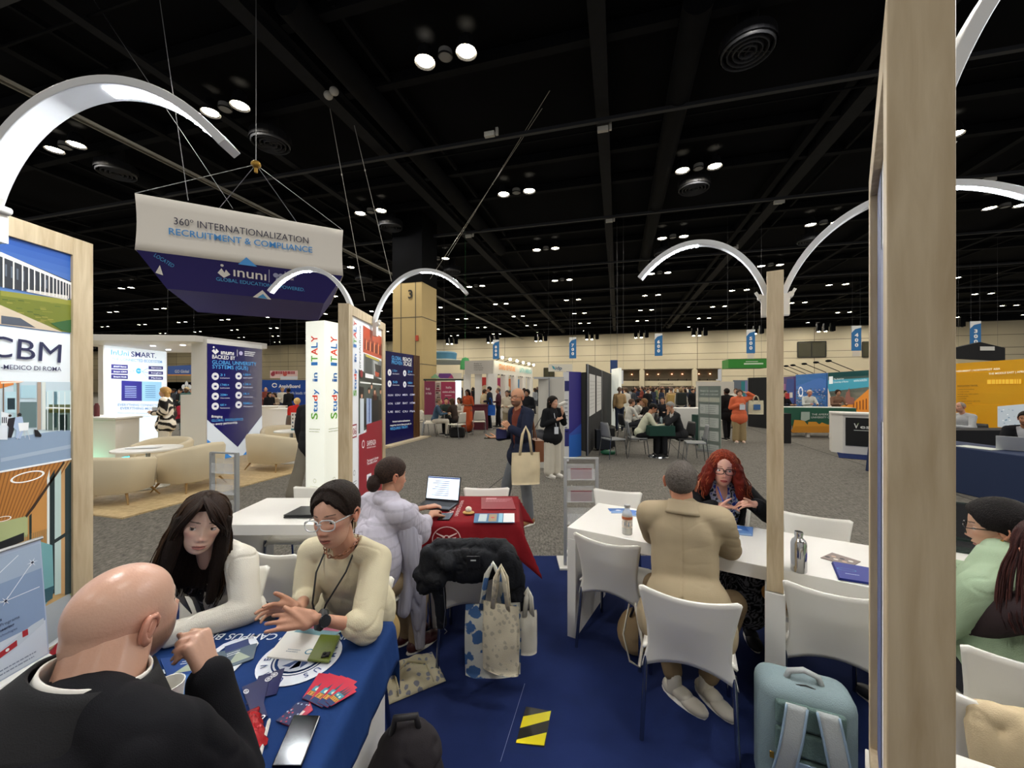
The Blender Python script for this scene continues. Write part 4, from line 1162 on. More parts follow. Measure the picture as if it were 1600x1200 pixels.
# reception counter with cyan glow
mb=M();c=HP(-11.45,6.35)
t=thing('reception_counter','white reception counter with a cyan glow at its foot','counter',(c.x,c.y,0.02),-HA+R(4),world_parts=False)
mb=M();mb.prism([(-.55,-.3),(-.1,-.42),(.75,-.35),(.78,.1),(-.5,.15)],.12,.98);mb.build('body',BW,t,bevel=.01)
mb=M();mb.prism([(-.6,-.34),(-.1,-.47),(.8,-.4),(.83,.14),(-.55,.19)],.98,1.02);mb.build('top',WHITE,t,bevel=.005)
mb=M();mb.prism([(-.5,-.27),(-.1,-.37),(.7,-.3),(.73,.06),(-.45,.1)],.0,.12);mb.build('base',mat('cyan_glow','#38d8e8',emit='#30d8e8',estr=3),t)
l=sun_area('counter_glow',(c.x+.0,c.y-.6,.10),.9,9,(.2,.85,1))
mb=M();mb.lathe([(0.05,1.02),(.05,1.26),(.03,1.30),(.03,1.32)],14,Matrix.Translation((-.05,-.2,.0)));
o=mb.build('cup',mat('maroon_plastic','#5c1d22',rough=.4),None,smooth=True);o.location=(c.x,c.y,.02);tag(o,'dark red tumbler standing on the reception counter','tumbler')
# lit square pillar with the coloured words, left of the poster frame
C0=Vector((-1.81,3.78,0));th=R(20);hp=2.36;s_=.24
ldir=Vector((-math.cos(th),math.sin(th),0));rdir=Vector((math.sin(th),math.cos(th),0))
cc=C0+ldir*s_/2+rdir*s_/2
LITW=mat('lit_white_box','#f3f4ea',rough=.5,emit='#f6f8e8',estr=.32)
mb=M();mb.box((cc.x,cc.y,hp/2+.0),(s_,s_,hp),rz=math.atan2(rdir.y,rdir.x));o=mb.build('lit_pillar',LITW,origin=(cc.x,cc.y,0),bevel=.004)
tag(o,'glowing white square pillar with upright Study in Italy lettering','light pillar');o['_w']=1;bpy.context.view_layer.update()
for A,U in((C0+ldir*s_,-ldir),(C0,rdir)):
 pan=Panel(A,U,(0,0,1),.0015)
 vertical_italy(pan,.155,1.40,.064,.90,1)
 pan.lines(.05,1.30,.14,2,.025,.008,'#9a9c90',1);pan.ring(.12,.80,.02,.004,'#777a78',1);pan.lines(.06,.74,.12,2,.02,.005,'#a5a7a0',1)
 pan.text('APRE',.05,.62,.035,'#7f8480',1,w=.15,slant=.2);pan.rect(.05,.50,.09,.56,'#2f7f9c',1);pan.lines(.10,.55,.1,4,.016,.006,'#6fa6b8',1);pan.ring(.12,.38,.05,.004,'#8d9c9c',1,a1=math.pi)
 pan.build(o,mat('lit_pillar_print',attr=True,rough=.5,estr=.2))
# ------------------------------------------------------------------ brochure racks
def rack(label,loc,w,h,yaw,filled):
 t=thing('brochure_rack',label,'brochure rack',(loc[0],loc[1],0),yaw)
 for s in(-1,1):
  mb=M();mb.box((s*w/2,0,h/2),(.028,.04,h));mb.build('upright',ALU,t,bevel=.002)
 mb=M();mb.box((0,0,h),(w+.03,.03,.015));mb.box((0,0,h*.12),(w,.03,.02));mb.build('crossbar',ALU,t)
 mb=M();mb.box((0,.06,.015),(w+.12,.28,.03));mb.build('base',WHITE_MATT,t,bevel=.004)
 for k in range(4):
  z=h-.10-k*.21
  mb=M();mb.box((0,-.03,z-.05),(w-.04,.004,.10));mb.box((0,.005,z-.10),(w-.04,.07,.004));mb.box((0,.03,z-.04),(w-.04,.004,.16));mb.build('pocket',ACRYL,t)
 return t
rk=rack('slim metal brochure rack with dark red leaflets, left of the glass bottle table',(.655,3.72),.30,1.04,0,True)
for k in range(2):
 mb=M();mb.color('#7b2a37');mb.box((.655,3.705,.895-k*.21+.0),(.20,.006,.10));mb.color('#d9c4c4')
 o=mb.build('leaflet',PRINT_GLOSS,origin=(.655,3.705,.86-k*.21));tag(o,('upper','lower')[k]+' dark red leaflet in the metal rack','leaflet','leaflets in the rack')
rack('empty slanted metal rack in front of the cream armchairs',(-2.90,3.95),.30,1.05,R(-12),False)
mb=M();mb.box((.62,4.02,.018),(.16,.06,.03));tag(mb.build('power_box',WHITE_MATT,origin=(.62,4.02,0)),'small white floor box at the edge of the blue carpet','box')
# ------------------------------------------------------------------ far stands
def col_ramp_bg(pan,L,H,c0,c1,n=8,lay=0):
 a,b=srgb(c0),srgb(c1)
 for i in range(n):
  q=i/(n-1);pan.m.cur=tuple(lerp(a[k],b[k],q)for k in range(3));pan.m.add([pan.P(0,H*i/n,lay),pan.P(L,H*i/n,lay),pan.P(L,H*(i+1)/n,lay),pan.P(0,H*(i+1)/n,lay)],[(0,1,2,3)])
def far_board(label,x0,x1,y0,Yl,Yr,c,cat='display wall',name='display_wall',z0=0.0,th=.1,material=None,zt=None):
 A=DP(x0,y0,Yl);B=DP(x1,y0,Yr);z1=zt or A.z
 o,pan,L,H=board(name,label,cat,A,B,z0,z1,th,material or mat('booth_'+c.strip('#'),c,rough=.6));pan.eps=.01
 if name.startswith('hanging'):
  for q in(A,B):M().tube([(q.x,q.y,z1),(q.x,q.y,13.22)],.005,4).build('cable',CORD,o)
 return o,pan,L,H
# blue stand with fleur de lis
o,pan,L,H=far_board('blue booth wall with a white lily emblem, left of the navy panel',255,330,597,22,22,'#25509a');col_ramp_bg(pan,L,H,'#1f3f86','#3f6fbe')
for dx,dy,rx,ry in((0,.12,.10,.26),(-.16,.05,.12,.14),(.16,.05,.12,.14),(0,-.16,.2,.04),(0,-.28,.05,.12)):pan.circle(pan.uv(292,606)[0]+dx,pan.uv(292,606)[1]+dy,rx,'#eef2f8',2,ry=ry)
pan.ptext('le',(306,606),(311,606),5,'#ffffff',2,bold=.03);pan.ptext('W',(307,616),(312,616),4,'#ffffff',2,bold=.03);pan.ring(pan.uv(273,613.5)[0],pan.uv(273,613.5)[1],.14,.03,'#b9c6e6',2)
pan.build(o,PRINT)
o,pan,L,H=far_board('long blue and orange hanging banner reading GO Global',262,303,572,30,28,'#2b56a4',name='hanging_banner',cat='banner',z0=2.6,zt=3.28);pan.ptext('GO Global',(274,582.5),(296,582.5),4.5,'#e6ecf8',2,bold=.02);pan.ppoly([(262,587),(303,587),(303,585),(262,585)],'#d98f3c',2);pan.build(o,PRINT)
# ApplyBoard stand
o,pan,L,H=far_board('wide blue ApplyBoard booth wall behind the cream armchairs',405,540,593.5,22,24,'#2a55c0');col_ramp_bg(pan,L,H,'#1d49b8','#2f68cc')
pan.ptext('ApplyBoard',(435.5,606),(469,606),5.4,'#ffffff',2,bold=.03);q=pan.uv(429,602);pan.ring(q[0],q[1],.13,.05,'#ffffff',2);pan.rect(q[0]-.1,q[1]-.02,q[0]+.14,q[1]+.02,'#2a58c4',3)
pan.ptext('When times change, tech leads the way',(399,616.5),(492,616),4.6,'#dfe8fa',2);pan.rect(.2,.55,.9,.85,'#e08a3a',2);pan.ptext('See how',(438,624),(450,623.5),3,'#e0705a',2,bold=.02)
pan.build(o,PRINT)
o,pan,L,H=far_board('small red and white overhead sign above the ApplyBoard wall',422,464,580,34,34,'#d8b9b4',name='hanging_banner',cat='banner',z0=2.45,zt=3.1);pan.lines(.2,.35,2.0,1,.1,.25,'#a23a44',1);pan.circle(.25,.35,.18,'#8f2a3a',2);pan.circle(1.3,.35,.18,'#b84a44',2);pan.build(o,PRINT)
o,pan,L,H=far_board('grey white header sign just above the ApplyBoard wall',438,464,588,30,30,'#c9cbd0',name='hanging_banner',cat='banner',z0=2.25,zt=2.5);pan.build(o,PRINT)
for x,Y,w,lb in((450,13.5,.9,'white counter before the ApplyBoard wall, right one'),(422,15,1.0,'high white counter before the ApplyBoard wall, left one')):
 p=DP(x,604,Y);t=thing('counter',lb,'counter',(p.x,p.y,0));mb=M();mb.box((0,0,.47),(w*.9,.5,.94));mb.build('body',BW,t);mb=M();mb.box((0,0,.96),(w,.6,.04));mb.build('top',WHITE,t)
# dark red stands in the middle distance
o,pan,L,H=far_board('maroon panel reading Study in Italy, just right of the beige column',663,679.5,595.5,24,24,'#7d2b4a');pan.ptext('Study',(665.5,609),(672,609),3.4,'#e8d8dc',2,bold=.02);pan.ptext('in Italy',(665.5,616),(674.5,616),3.4,'#e8d8dc',2,bold=.02);pan.build(o,PRINT)
o,pan,L,H=far_board('white poster strip with small dark photos between two maroon panels',679.5,689,596,24.2,24.2,'#cfc4bb')
for k in range(12):rr=random.Random(k);pan.rect(rr.uniform(0,.2),.3+k*.14,rr.uniform(.22,.36),.4+k*.14,rr.choice(['#5c4a44','#8a3a48','#39404a','#a58f80']),1)
pan.build(o,PRINT)
o,pan,L,H=far_board('crimson panel with two lines of white words, right of the photo strip',689,711.5,596.5,24,24,'#9c2c50');pan.ptext('Italia',(697,607),(705.5,607),3.4,'#f0dde2',2,bold=.02);pan.ptext('center of Italy',(691.5,613.5),(710.5,613.5),3.2,'#f0dde2',2,bold=.02);pan.rect(.1,1.35,.85,1.37,'#f0dde2',2);pan.lines(.25,1.15,.4,1,.1,.05,'#e0c0c8',2);pan.build(o,PRINT)
p=DP(695,604,25);mb=M();mb.box((p.x,p.y,2.15),(2.6,.6,.1));mb.box((p.x-1.25,p.y,1.05),(.08,.08,2.1));mb.box((p.x+1.25,p.y,1.05),(.08,.08,2.1));o=tag(mb.build('booth_header',mat('dark_green_truss','#20302a'),origin=(p.x,p.y,2.1)),'dark overhead beam of the maroon stand','beam')
o,pan,L,H=far_board('purple and pink header with small people drawings above the maroon stand',681,721,583,27,27,'#d8d2c8',name='booth_header',cat='banner',z0=2.25)
pan.ppoly([(684,591),(709,591),(704,583.5),(686,583.5)],'#6d3a8c',1);pan.ppoly([(700,591),(709,591),(706,585)],'#b84a80',2);pan.ppoly([(672,591),(688,591),(680,584)],'#8fc49a',2);pan.build(o,PRINT)
mb=M();mb.color('#dfeef8');p=DP(716,610,30);mb.box((p.x,p.y,1.1),(.45,.1,2.2));tag(mb.build('bright_screen',mat('pale_screen','#e4f2fa',emit='#dff0fa',estr=1.2),origin=(p.x,p.y,.7)),'bright white screen beside the crimson panel','screen')
# hat shaped hanging sign
hc=DP(694,562,30);t=thing('hanging_hat_sign','blue and white hat shaped sign floating under the roof by the column','hanging sign',hc)
mb=M();mb.lathe([(0,.62),(.85,.58),(.98,.48),(.92,.05),(.9,0)],28);mb.build('crown',mat('hat_blue','#4f86a8'),t,smooth=True)
mb=M();mb.lathe([(.9,.03),(1.0,.0),(1.75,-.18),(2.1,-.14),(1.8,-.3),(.9,-.16)],32);mb.build('brim',mat('hat_white','#c6d2d2'),t,smooth=True)
mb=M();mb.tube([(0,0,.6),(0,0,13.22-hc.z)],.006,5);mb.build('cable',CORD,t)
gc=DP(727,568,26);mb=M();mb.lathe([(.35,-.4),(.33,.1),(.2,.35),(0,.42)],16,Matrix.Translation(gc));mb.tube([gc+Vector((0,0,.4)),Vector((gc.x,gc.y,13.22))],.003,4);tag(mb.build('hanging_dome',mat('leaf_green','#3f9a58'),origin=gc,smooth=True),'small green dome hanging left of the grey header','hanging sign')
# white market-like stand with pillars
t=thing('market_stand','white open stand with pillars, grey header and clip lamps','stand',DP(770,604,19)*Vector((1,1,0)),0,world_parts=True)
Cn=DP(770,563,19);Ln=DP(727,563,19+.6);Rn=DP(831,571,27)
Cn.z=Ln.z=Rn.z=0
ZS0,ZS1=2.34,3.0
def hboard(A,B,z0,z1,m_,nm='header'):
 d=B-A;mb=M();c=(A+B)/2;mb.box((c.x,c.y,(z0+z1)/2),(d.length,.12,z1-z0),rz=math.atan2(d.y,d.x));return mb.build(nm,m_,t)
hboard(Ln,Cn,ZS0,ZS1,mat('grey_header','#b9b5ae'));hboard(Cn,Rn,ZS0,ZS1,mat('white_header','#ece9e0'))
pan=Panel(Vector((Ln.x,Ln.y-.08,ZS0)),Cn-Ln,(0,0,1),.008)
for k,s in enumerate(('Ready to','Experience','Enormous success','in your exams')):pan.ptext(s,(741,569+k*3.2),(750+len(s)*.35,569+k*3.2),1.9,'#3c3a38',2,bold=.01)
pan.build(t,PRINT)
d_=(Rn-Cn).normalized();nn=d_.cross(Vector((0,0,1)));pan=Panel(Cn+nn*.08+Vector((0,0,ZS0)),d_,(0,0,1),.01);Lr=(Rn-Cn).length
pan.text('STAND OF FUTURE',Lr*.08,.25,.26,'#e2954a',2,w=Lr*.36,bold=.03);pan.text('LATIN AMERICA',Lr*.56,.25,.26,'#7fb9b4',2,w=Lr*.38,bold=.03)
for k in range(16):pan.rect(Lr*k/16,-.06,Lr*(k+.5)/16,0,'#3c3a38',2)
pan.build(t,BPRINT)
for k in range(6):
 p=Cn+d_*Lr*(k+.3)/6+nn*.35;mb=M();mb.ell((p.x,p.y,ZS1+.15),(.07,.07,.07),8,6);mb.build('clip_lamp',LENS,t)
 mb=M();mb.bar((p.x,p.y,ZS1+.15),(p.x-nn.x*.35,p.y-nn.y*.35,ZS1),.03);mb.build('lamp_arm',BLACK,t)
for k in range(5):
 p=Cn+d_*Lr*k/4.3;mb=M();mb.box((p.x,p.y,ZS0/2),(.5,.3,ZS0),rz=math.atan2(d_.y,d_.x));mb.build('pillar',BW,t)
for k in range(3):
 p=Ln.lerp(Cn,k/2.4+.05);mb=M();mb.box((p.x,p.y+.3,ZS0/2),(.34,.3,ZS0));mb.build('pillar',BW,t)
cols=['#c43a3a','#b8406a','#d9824a','#3f7fb0','#4a9a78']
for k in range(4):
 p=Cn+d_*Lr*(k+.5)/4.3-nn*.8
 o,pn,L,H=board('poster',('red','crimson and blue','orange and yellow','blue')[k]+' poster hanging inside the white market stand','poster',p-Vector((.45,0,0)),p+Vector((.45,0,0)),1.0,2.2,.04,mat('poster_'+str(k),cols[k]))
 pn.rect(.1,.1,L-.1,.5,cols[(k+2)%5],1);pn.circle(.5,.6,.2,'#e8d9b8',2);pn.build(o,PRINT)
o,pan,L,H=far_board('blue panel under the grey header of the market stand',744,753,603,24,24,'#2b5fae',name='poster',cat='poster',z0=.9)
# plain partition, blue roll-up, black poster walls
o,pan,L,H=far_board('plain light grey partition behind the woman drinking from a cup',841,881,591.5,8.3,8.0,'#d6d3cb',name='partition',cat='partition',th=.04)
mb=M();p=DP(858,604,8.12);mb.tube([(p.x,p.y,0),(p.x,p.y,1.9)],.012,8);mb.build('pole',STEEL,o)
mb=M();mb.box((p.x,p.y+.1,1.90),(.62,.1,.04));mb.build('top_rail',ALU,o)
o,pan,L,H=far_board('white roll-up banner with navy block beside the purple banner',880,889,581,9.0,9.0,'#e4e6ec',name='rollup_banner',cat='banner',th=.02)
pan.rect(0,1.62,L,1.85,'#262a72',1);pan.lines(.02,1.4,.09,9,.09,.02,'#5c6270',1);pan.rect(0,.35,L,.75,'#2a2f80',1);pan.build(o,PRINT)
a=Vector((.086*9.6/.612*0+DP(886.5,604,9.3).x,9.3,0));b=Vector((DP(908,604,9.75).x,9.75,0))
o,pan,L,H=board('rollup_banner','tall purple blue roll-up banner with a bright blue foot','banner',a,b,0,2.08,.03,mat('violet_banner','#3a3490',rough=.5));pan.rect(0,0,L,.55,'#2f6fd0',1);pan.poly([(0,.55),(L,.55),(L,.8)],'#3d5cc0',1);pan.build(o,PRINT)
BLK=mat('black_drape','#15161a',rough=.9,bump=(6,.5),stretch=(1,1,.1))
GLEN=Vector((DP(919,604,9.85).x,9.85,0))
def black_wall(label,A,B,h,posters,c='#e9e9e6'):
 A=Vector((A[0],A[1],0));B=Vector((B[0],B[1],0))
 o,pan,L,H=board('poster_wall',label,'display wall',A,B,0,h,.04,BLK,'black drape walls');pan.eps=.006
 for u0,u1,z0,z1 in posters:pan.rect(L*u0,z0,L*u1,z1,'#e4e4e2',1);pan.lines(L*(u0+.02),z1-.2,L*(u1-u0-.04),8,.1,.015,'#b9b9b8',2)
 pan.build(o,PRINT)
 for p in(A,B):mb=M();mb.tube([(p.x,p.y-.03,0),(p.x,p.y-.03,h)],.02,8);mb.build('pole',STEEL,o)
black_wall('black drape wall with two tall white posters',(DP(918,604,9.7).x,9.7),(DP(940,604,13.5).x,13.5),2.28,[(.08,.45,.95,2.05),(.55,.95,.95,2.05)])
black_wall('second black drape wall beyond the two white posters',(DP(940,604,13.9).x,13.9),(DP(957,604,19).x,19),2.3,[])
black_wall('dark crinkled drape between the purple banner and the poster wall',(DP(907,604,10.6).x,10.6),(DP(919,604,10.2).x,10.2),2.1,[])
p=DP(963,604,17);mb=M();mb.box((p.x,p.y,1.25),(.12,1.2,2.5));tag(mb.build('light_column',mat('lit_white_box'),origin=(p.x,p.y,0)),'thin bright white light column at the end of the black walls','light column')
o,pan,L,H=far_board('dark blue square hanging sign above the black drape walls',954,965,566,30,30,'#27427a',name='hanging_banner',cat='banner',z0=2.75,zt=3.75)
o,pan,L,H=far_board('white hanging card with a small blue logo beyond the black walls',964,974,580,26,26,'#d9dde6',name='hanging_banner',cat='banner',z0=1.9,zt=2.8);pan.rect(.05,.2,L*.7,.45,'#34499a',1);pan.build(o,PRINT)
o,pan,L,H=far_board('small white hanging sign reading idp before the far wall',857,894.5,568.5,36,36,'#d9d6cc',name='hanging_sign',cat='hanging sign',z0=3.1,zt=3.78);pan.ptext('idp',(868,577.5),(878,577.5),5,'#26527a',2,bold=.03);pan.ppoly([(862,571),(866,573),(868,578),(864,576)],'#3f9ab0',2);pan.build(o,PRINT)
# crowd area stands
p=DP(1072,604,12.6);mb=M();mb.box((p.x,p.y,.52),(.92,.6,1.04));tag(mb.build('counter',BW,origin=(p.x,p.y,0),bevel=.01),'plain white counter behind the grey haired man at the green table','counter')
p=DP(1100,604,11.6);mb=M();mb.box((p.x,p.y,.44),(.5,.5,.88));tag(mb.build('small_table',mat('dark_green_cloth','#0f3d33',rough=.8),origin=(p.x,p.y,0)),'small dark green draped stand left of the pale banner','table')
a=Vector((DP(1091,604,10.6).x,10.6,0));b=Vector((DP(1126,604,10.1).x,10.1,0))
o,pan,L,H=board('rollup_banner','pale grey green roll-up banner with four boxed paragraphs','banner',a,b,.04,1.735,.02,mat('sage_banner','#a9b8b0',rough=.6));pan.eps=.003
pan.rect(0,0,L,H,'#a3b3ab',0)
pan.text('Steps to success',.06,H-.15,.045,'#e8f0ea',2,w=L*.8,bold=.02);pan.text('with study abroad',.06,H-.24,.045,'#e8f0ea',2,w=L*.8,bold=.02)
pan.rect(.03,H-.42,L-.03,H-.30,'#bfc3b4',1)
for k in range(4):
 z=H-.74-k*.35;pan.rect(.05,z,L-.05,z+.25,'#c9cfca',1);pan.ring(.11,z+.13,.03,.006,'#8a9c94',2,ry=1.4);pan.lines(.2,z+.19,L-.3,4,.05,.012,'#8d9c94',2)
pan.build(o,PRINT)
mb=M();mb.tube([((a.x+b.x)/2-.03,(a.y+b.y)/2-.05,0),((a.x+b.x)/2-.03,(a.y+b.y)/2-.05,1.72)],.006,6);mb.build('support',STEEL,o)
mb=M();mb.box(((a.x+b.x)/2,(a.y+b.y)/2,.03),(L+.04,.12,.06),rz=math.atan2((b-a).y,(b-a).x));mb.build('base',ALU,o)
o,pan,L,H=far_board('large plain white wall beyond the pale roll-up banner',1090,1147,596,19,20,'#d8d5cc')
o,pan,L,H=far_board('grey and teal booth wall with a bright screen, behind the coral woman',1147,1178,594,20,20,'#6d7a88')
pan.ppoly([(1158,620),(1164,620),(1164,596),(1158,596)],'#2f8a92',1);pan.ppoly([(1164,625),(1178,625),(1178,595),(1164,595)],'#7f86b8',1);pan.lines(.9,2.0-.2,.5,2,.1,.04,'#e8ecf6',2);pan.build(o,PRINT)
black_wall('black drape wall right of the coral jacket woman',(DP(1168,604,17).x,17),(DP(1216,604,15.5).x,15.5),2.1,[])
o,pan,L,H=far_board('purple pink booth picture just right of the slim frame',1214,1240,590,23,20,'#5b4a86');pan.ppoly([(1214,640),(1226,640),(1228,600),(1214,598)],'#a86a9c',1);pan.ppoly([(1226,650),(1241,650),(1241,592),(1230,592)],'#2c4a9a',1);pan.build(o,PRINT)
mb=M();p=DP(1213,604,12);mb.color('#e9e9ee');mb.box((p.x+.1,p.y,.45),(.5,.3,.9));tag(mb.build('small_table',mat('black_drape'),origin=(p.x,p.y,0)),'black draped table beside the slim frame in the distance','table')
# American university stand (wall runs along the hall)
UW=10.6
def hall_board(label,v0,v1,h,c,u=UW,name='display_wall',cat='display wall',z0=0,th=.08,material=None):
 A=HP(u,v1);B=HP(u,v0)
 o,pan,L,H=board(name,label,cat,A,B,z0,h,th,material or mat('booth_'+c.strip('#'),c,rough=.6));pan.eps=.01;return o,pan,L,H
def vof(px,u=UW):
 t_=math.tan(math.atan((px-800)/F)-HA);return u/t_
o,pan,L,H=hall_board('blue mountain city picture wall with a row of clip lamps',vof(1291),vof(1243),2.44,'#3f73b8')
col_ramp_bg(pan,L,H,'#274a86','#6fb0e6')
pan.ppoly([(1243,612),(1291,611),(1291,594),(1278,590),(1262,598),(1243,604)],'#3c6cae',1)
for k in range(160):
 rr=random.Random(k);x=rr.uniform(1243,1289);y=rr.uniform(606,636);pan.ppoly([(x,y+1.2),(x+1.8,y+1.2),(x+1.8,y),(x,y)],rr.choice(['#8fa0b8','#c0a8a0','#51648a','#2f4a3c','#6a7a98','#d8c8c0']if y<618 else['#4a5a6a','#2f4048','#8a949c','#3c5242','#b8a898']),2)
pan.ptext('PERUGIA',(1248,620),(1257,620),2.2,'#ffffff',3);pan.ring(pan.uv(1252,612)[0],pan.uv(1252,612)[1],.3,.08,'#ffffff',3)
pan.build(o,BPRINT)
o,pan,L,H=hall_board('teal and orange American University wall with a church picture',vof(1440),vof(1294),2.44,'#2c6a66')
col_ramp_bg(pan,L,H,'#e6c8a8','#1f5f60',10)
pan.ppoly([(1294,612),(1362,604),(1362,590),(1294,594)],'#3f9ab0',1)
pan.ppoly([(1300,640),(1362,655),(1440,660),(1440,566),(1358,608),(1335,628),(1322,632)],'#d9862c',2)
for k in range(7):
 x=1334+k*5;pan.ppoly([(x,640),(x+1.6,640),(x+1.6,630-k*1.8),(x,630-k*1.8)],'#7a3f1c',3)
pan.ppoly([(1321,632),(1336,632),(1336,622),(1330,620),(1328,605),(1326,612),(1324,612),(1322,620)],'#8a5a4c',3);pan.ppoly([(1300,625),(1310,640),(1294,640),(1294,606)],'#e8d0b8',1.5)
pan.ppoly([(1296.5,600),(1302.5,599.5),(1302.5,588),(1296.5,588.5)],'#eef4f0',3);pan.ptext('The American',(1304,594),(1320,592.8),2.6,'#e8f2ee',3,bold=.01);pan.ptext('University of Rome',(1304,598.5),(1327,597.2),2.6,'#e8f2ee',3,bold=.01);pan.ptext('WWW.AUR.EDU',(1335.5,597),(1356.5,595),3.2,'#e8f2ee',3,bold=.02)
pan.build(o,BPRINT)
for k,px in enumerate((1247,1259,1271,1291,1312,1334)):
 p=HP(UW,vof(px));mb=M();q=p-D2*1.0;mb.bar((p.x,p.y,2.46),(q.x,q.y,2.95),.03);mb.ell((q.x,q.y,2.93),(.14,.1,.06),10,6)
 tag(mb.build('clip_lamp',BLACK,origin=(p.x,p.y,2.44)),'thin black arm lamp on the booth wall top, number %s from the left'%('one two three four five six'.split()[k]),'lamp','arm lamps on the university wall')
mb=M();p0=DP(1224,604,13.4);p1=DP(1345,604,12.9)
t=thing('draped_table','green draped university table with an orange city skyline runner','table',((p0.x+p1.x)/2,13.2,0),0,world_parts=True)
GRN=mat('green_table_cloth','#1f5a45',rough=.7)
dd=(Vector((p1.x,p1.y,0))-Vector((p0.x,p0.y,0)));an=math.atan2(dd.y,dd.x);cx,cy=(p0.x+p1.x)/2,(p0.y+p1.y)/2
mb=M();mb.box((cx,cy+.35,.70),(dd.length,.75,.62),rz=an,taper=.95);mb.build('cloth',GRN,t,bevel=.02)
mb=M();mb.box((cx,cy+.35,1.012),(dd.length*.95,.70,.006),rz=an);mb.build('tabletop',mat('pale_papers','#cfd6cf'),t)
for q in(.08,.35,.65,.92):
 p=Vector((p0.x,p0.y,0))+dd*q;mb=M();mb.box((p.x,p.y+.1,.2),(.09,.09,.4));mb.build('leg',WHITE_MATT,t)
pan=Panel(Vector((p0.x,p0.y-.045,0)),dd,(0,0,1),.006)
pan.ppoly([(1238,671),(1305,671),(1305,665),(1292,663),(1284,660),(1280,663),(1275,659),(1263,659),(1262,664),(1256,657),(1241,656)],'#dd9a2c',1)
pan.ppoly([(1235,673),(1242,666),(1305,666),(1345,668),(1345,676),(1238,676)],'#c98722',2)
pan.ppoly([(1251,656),(1258,658),(1265,655),(1265,643.5),(1251.5,643.5)],'#a9bcb0',2)
pan.ptext('THE AMERICAN',(1268,649),(1303,649),3,'#dfe8e0',2);pan.ptext('UNIVERSITY OF ROME',(1267,653.5),(1312,653.5),3,'#dfe8e0',2)
pan.build(t,PRINT)
# white and black counter
p0=Vector((DP(1317,604,10.05).x,10.05,0));p1=Vector((DP(1440,604,9.2).x,9.2,0));d_=(p1-p0).normalized();nb=Vector((-d_.y,d_.x,0))
t=thing('counter','white counter with a black Vesna front panel','counter',p0,0,world_parts=True)
c=(p0+p1)/2+nb*.3;mb=M();mb.prism([p0,p1,p1+nb*.6,p0+nb*.6-d_*.25,p0-d_*.22+nb*.2],0.0,1.01);mb.build('body',BW,t)
mb=M();mb.prism([p0+Vector((-.05,-.05,0)),p1,p1+nb*.65,p0+nb*.65-d_*.25,p0-d_*.27+nb*.2],1.01,1.05);mb.build('top',WHITE,t)
pan=Panel(p0-nb*.01,d_,(0,0,1),.006);pan.rect(.05,.22,(p1-p0).length,.93,'#101113',1)
pan.ptext('V',(1334,668.8),(1341.5,669.2),7.6,'#f0f2ee',2,bold=.04);pan.ptext('esna',(1344,669.5),(1378,671),5.6,'#f0f2ee',2,bold=.03);pan.ppoly([(1337.5,669),(1340,664),(1342,660.5),(1339.5,662)],'#7fae3a',3);pan.ppoly([(1334,672.5),(1370,674),(1370,673.3),(1334,671.8)],'#f0f2ee',2)
pan.build(t,PRINT)
m=M();m.prism([p0+Vector((-.6,-.6,0)),p1+Vector((.6,-1.5,0)),HP(10.3,vof(1440)),HP(10.3,vof(1300))],0,.012);struct(m.build('floor_booth',NAVY_CARPET))
# yellow stand at far right
o,pan,L,H=hall_board('bright yellow booth wall with white and dark text at far right',vof(1680,10.2),vof(1470,10.2),2.44,'#e8b000',u=10.2)
col_ramp_bg(pan,L,H,'#dba010','#f0bf1c',8)
pan.ptext('GOVERNMENT | NORTHWEST ASIA',(1490,582),(1565,577.5),2.6,'#fff6d8',2,bold=.04);pan.ptext('THE MIDDLE EAST | AFRICA',(1547,585.5),(1610,581.5),2.8,'#fff6d8',2,bold=.04)
pan.ptext('EDUCATION TRAVEL',(1498,604.5),(1530,603.5),2.4,'#5a3a08',2,bold=.02)
for k,s in enumerate(('GLOBAL PROGRAMMES','AU PAIR WORK','SUMMER AND TEEN CAMPS','INTERNSHIPS','VOLUNTEER','UNIVERSITY STUDY ABROAD','LANGUAGE TRAVEL')):pan.ptext(s,(1498,609.5+k*3.7),(1498+1.55*len(s),609+k*3.7),1.5,'#6a4508',2)
for k in range(4):pan.ptext(('MARKETS','EUROPE','AMERICAS','AFRICA')[k],(1494,640+k*5),(1506,640+k*5),1.8,'#6a4508',2,bold=.01)
pan.lines(pan.uv(1544,600)[0],pan.uv(1544,600)[1],1.0,1,.1,.12,'#f6c53a',2)
pan.ppoly([(1560,667),(1640,676),(1640,628),(1560,635)],'#b8c3cc',2)
for k in range(40):rr=random.Random(k);x=rr.uniform(1561,1630);y=rr.uniform(636,665);pan.ppoly([(x,y+1.5),(x+3,y+1.2),(x+2,y),(x,y)],rr.choice(['#7f97ac','#e6ebee','#5f7f98','#a8b4bc']),3)
pan.build(o,BPRINT)
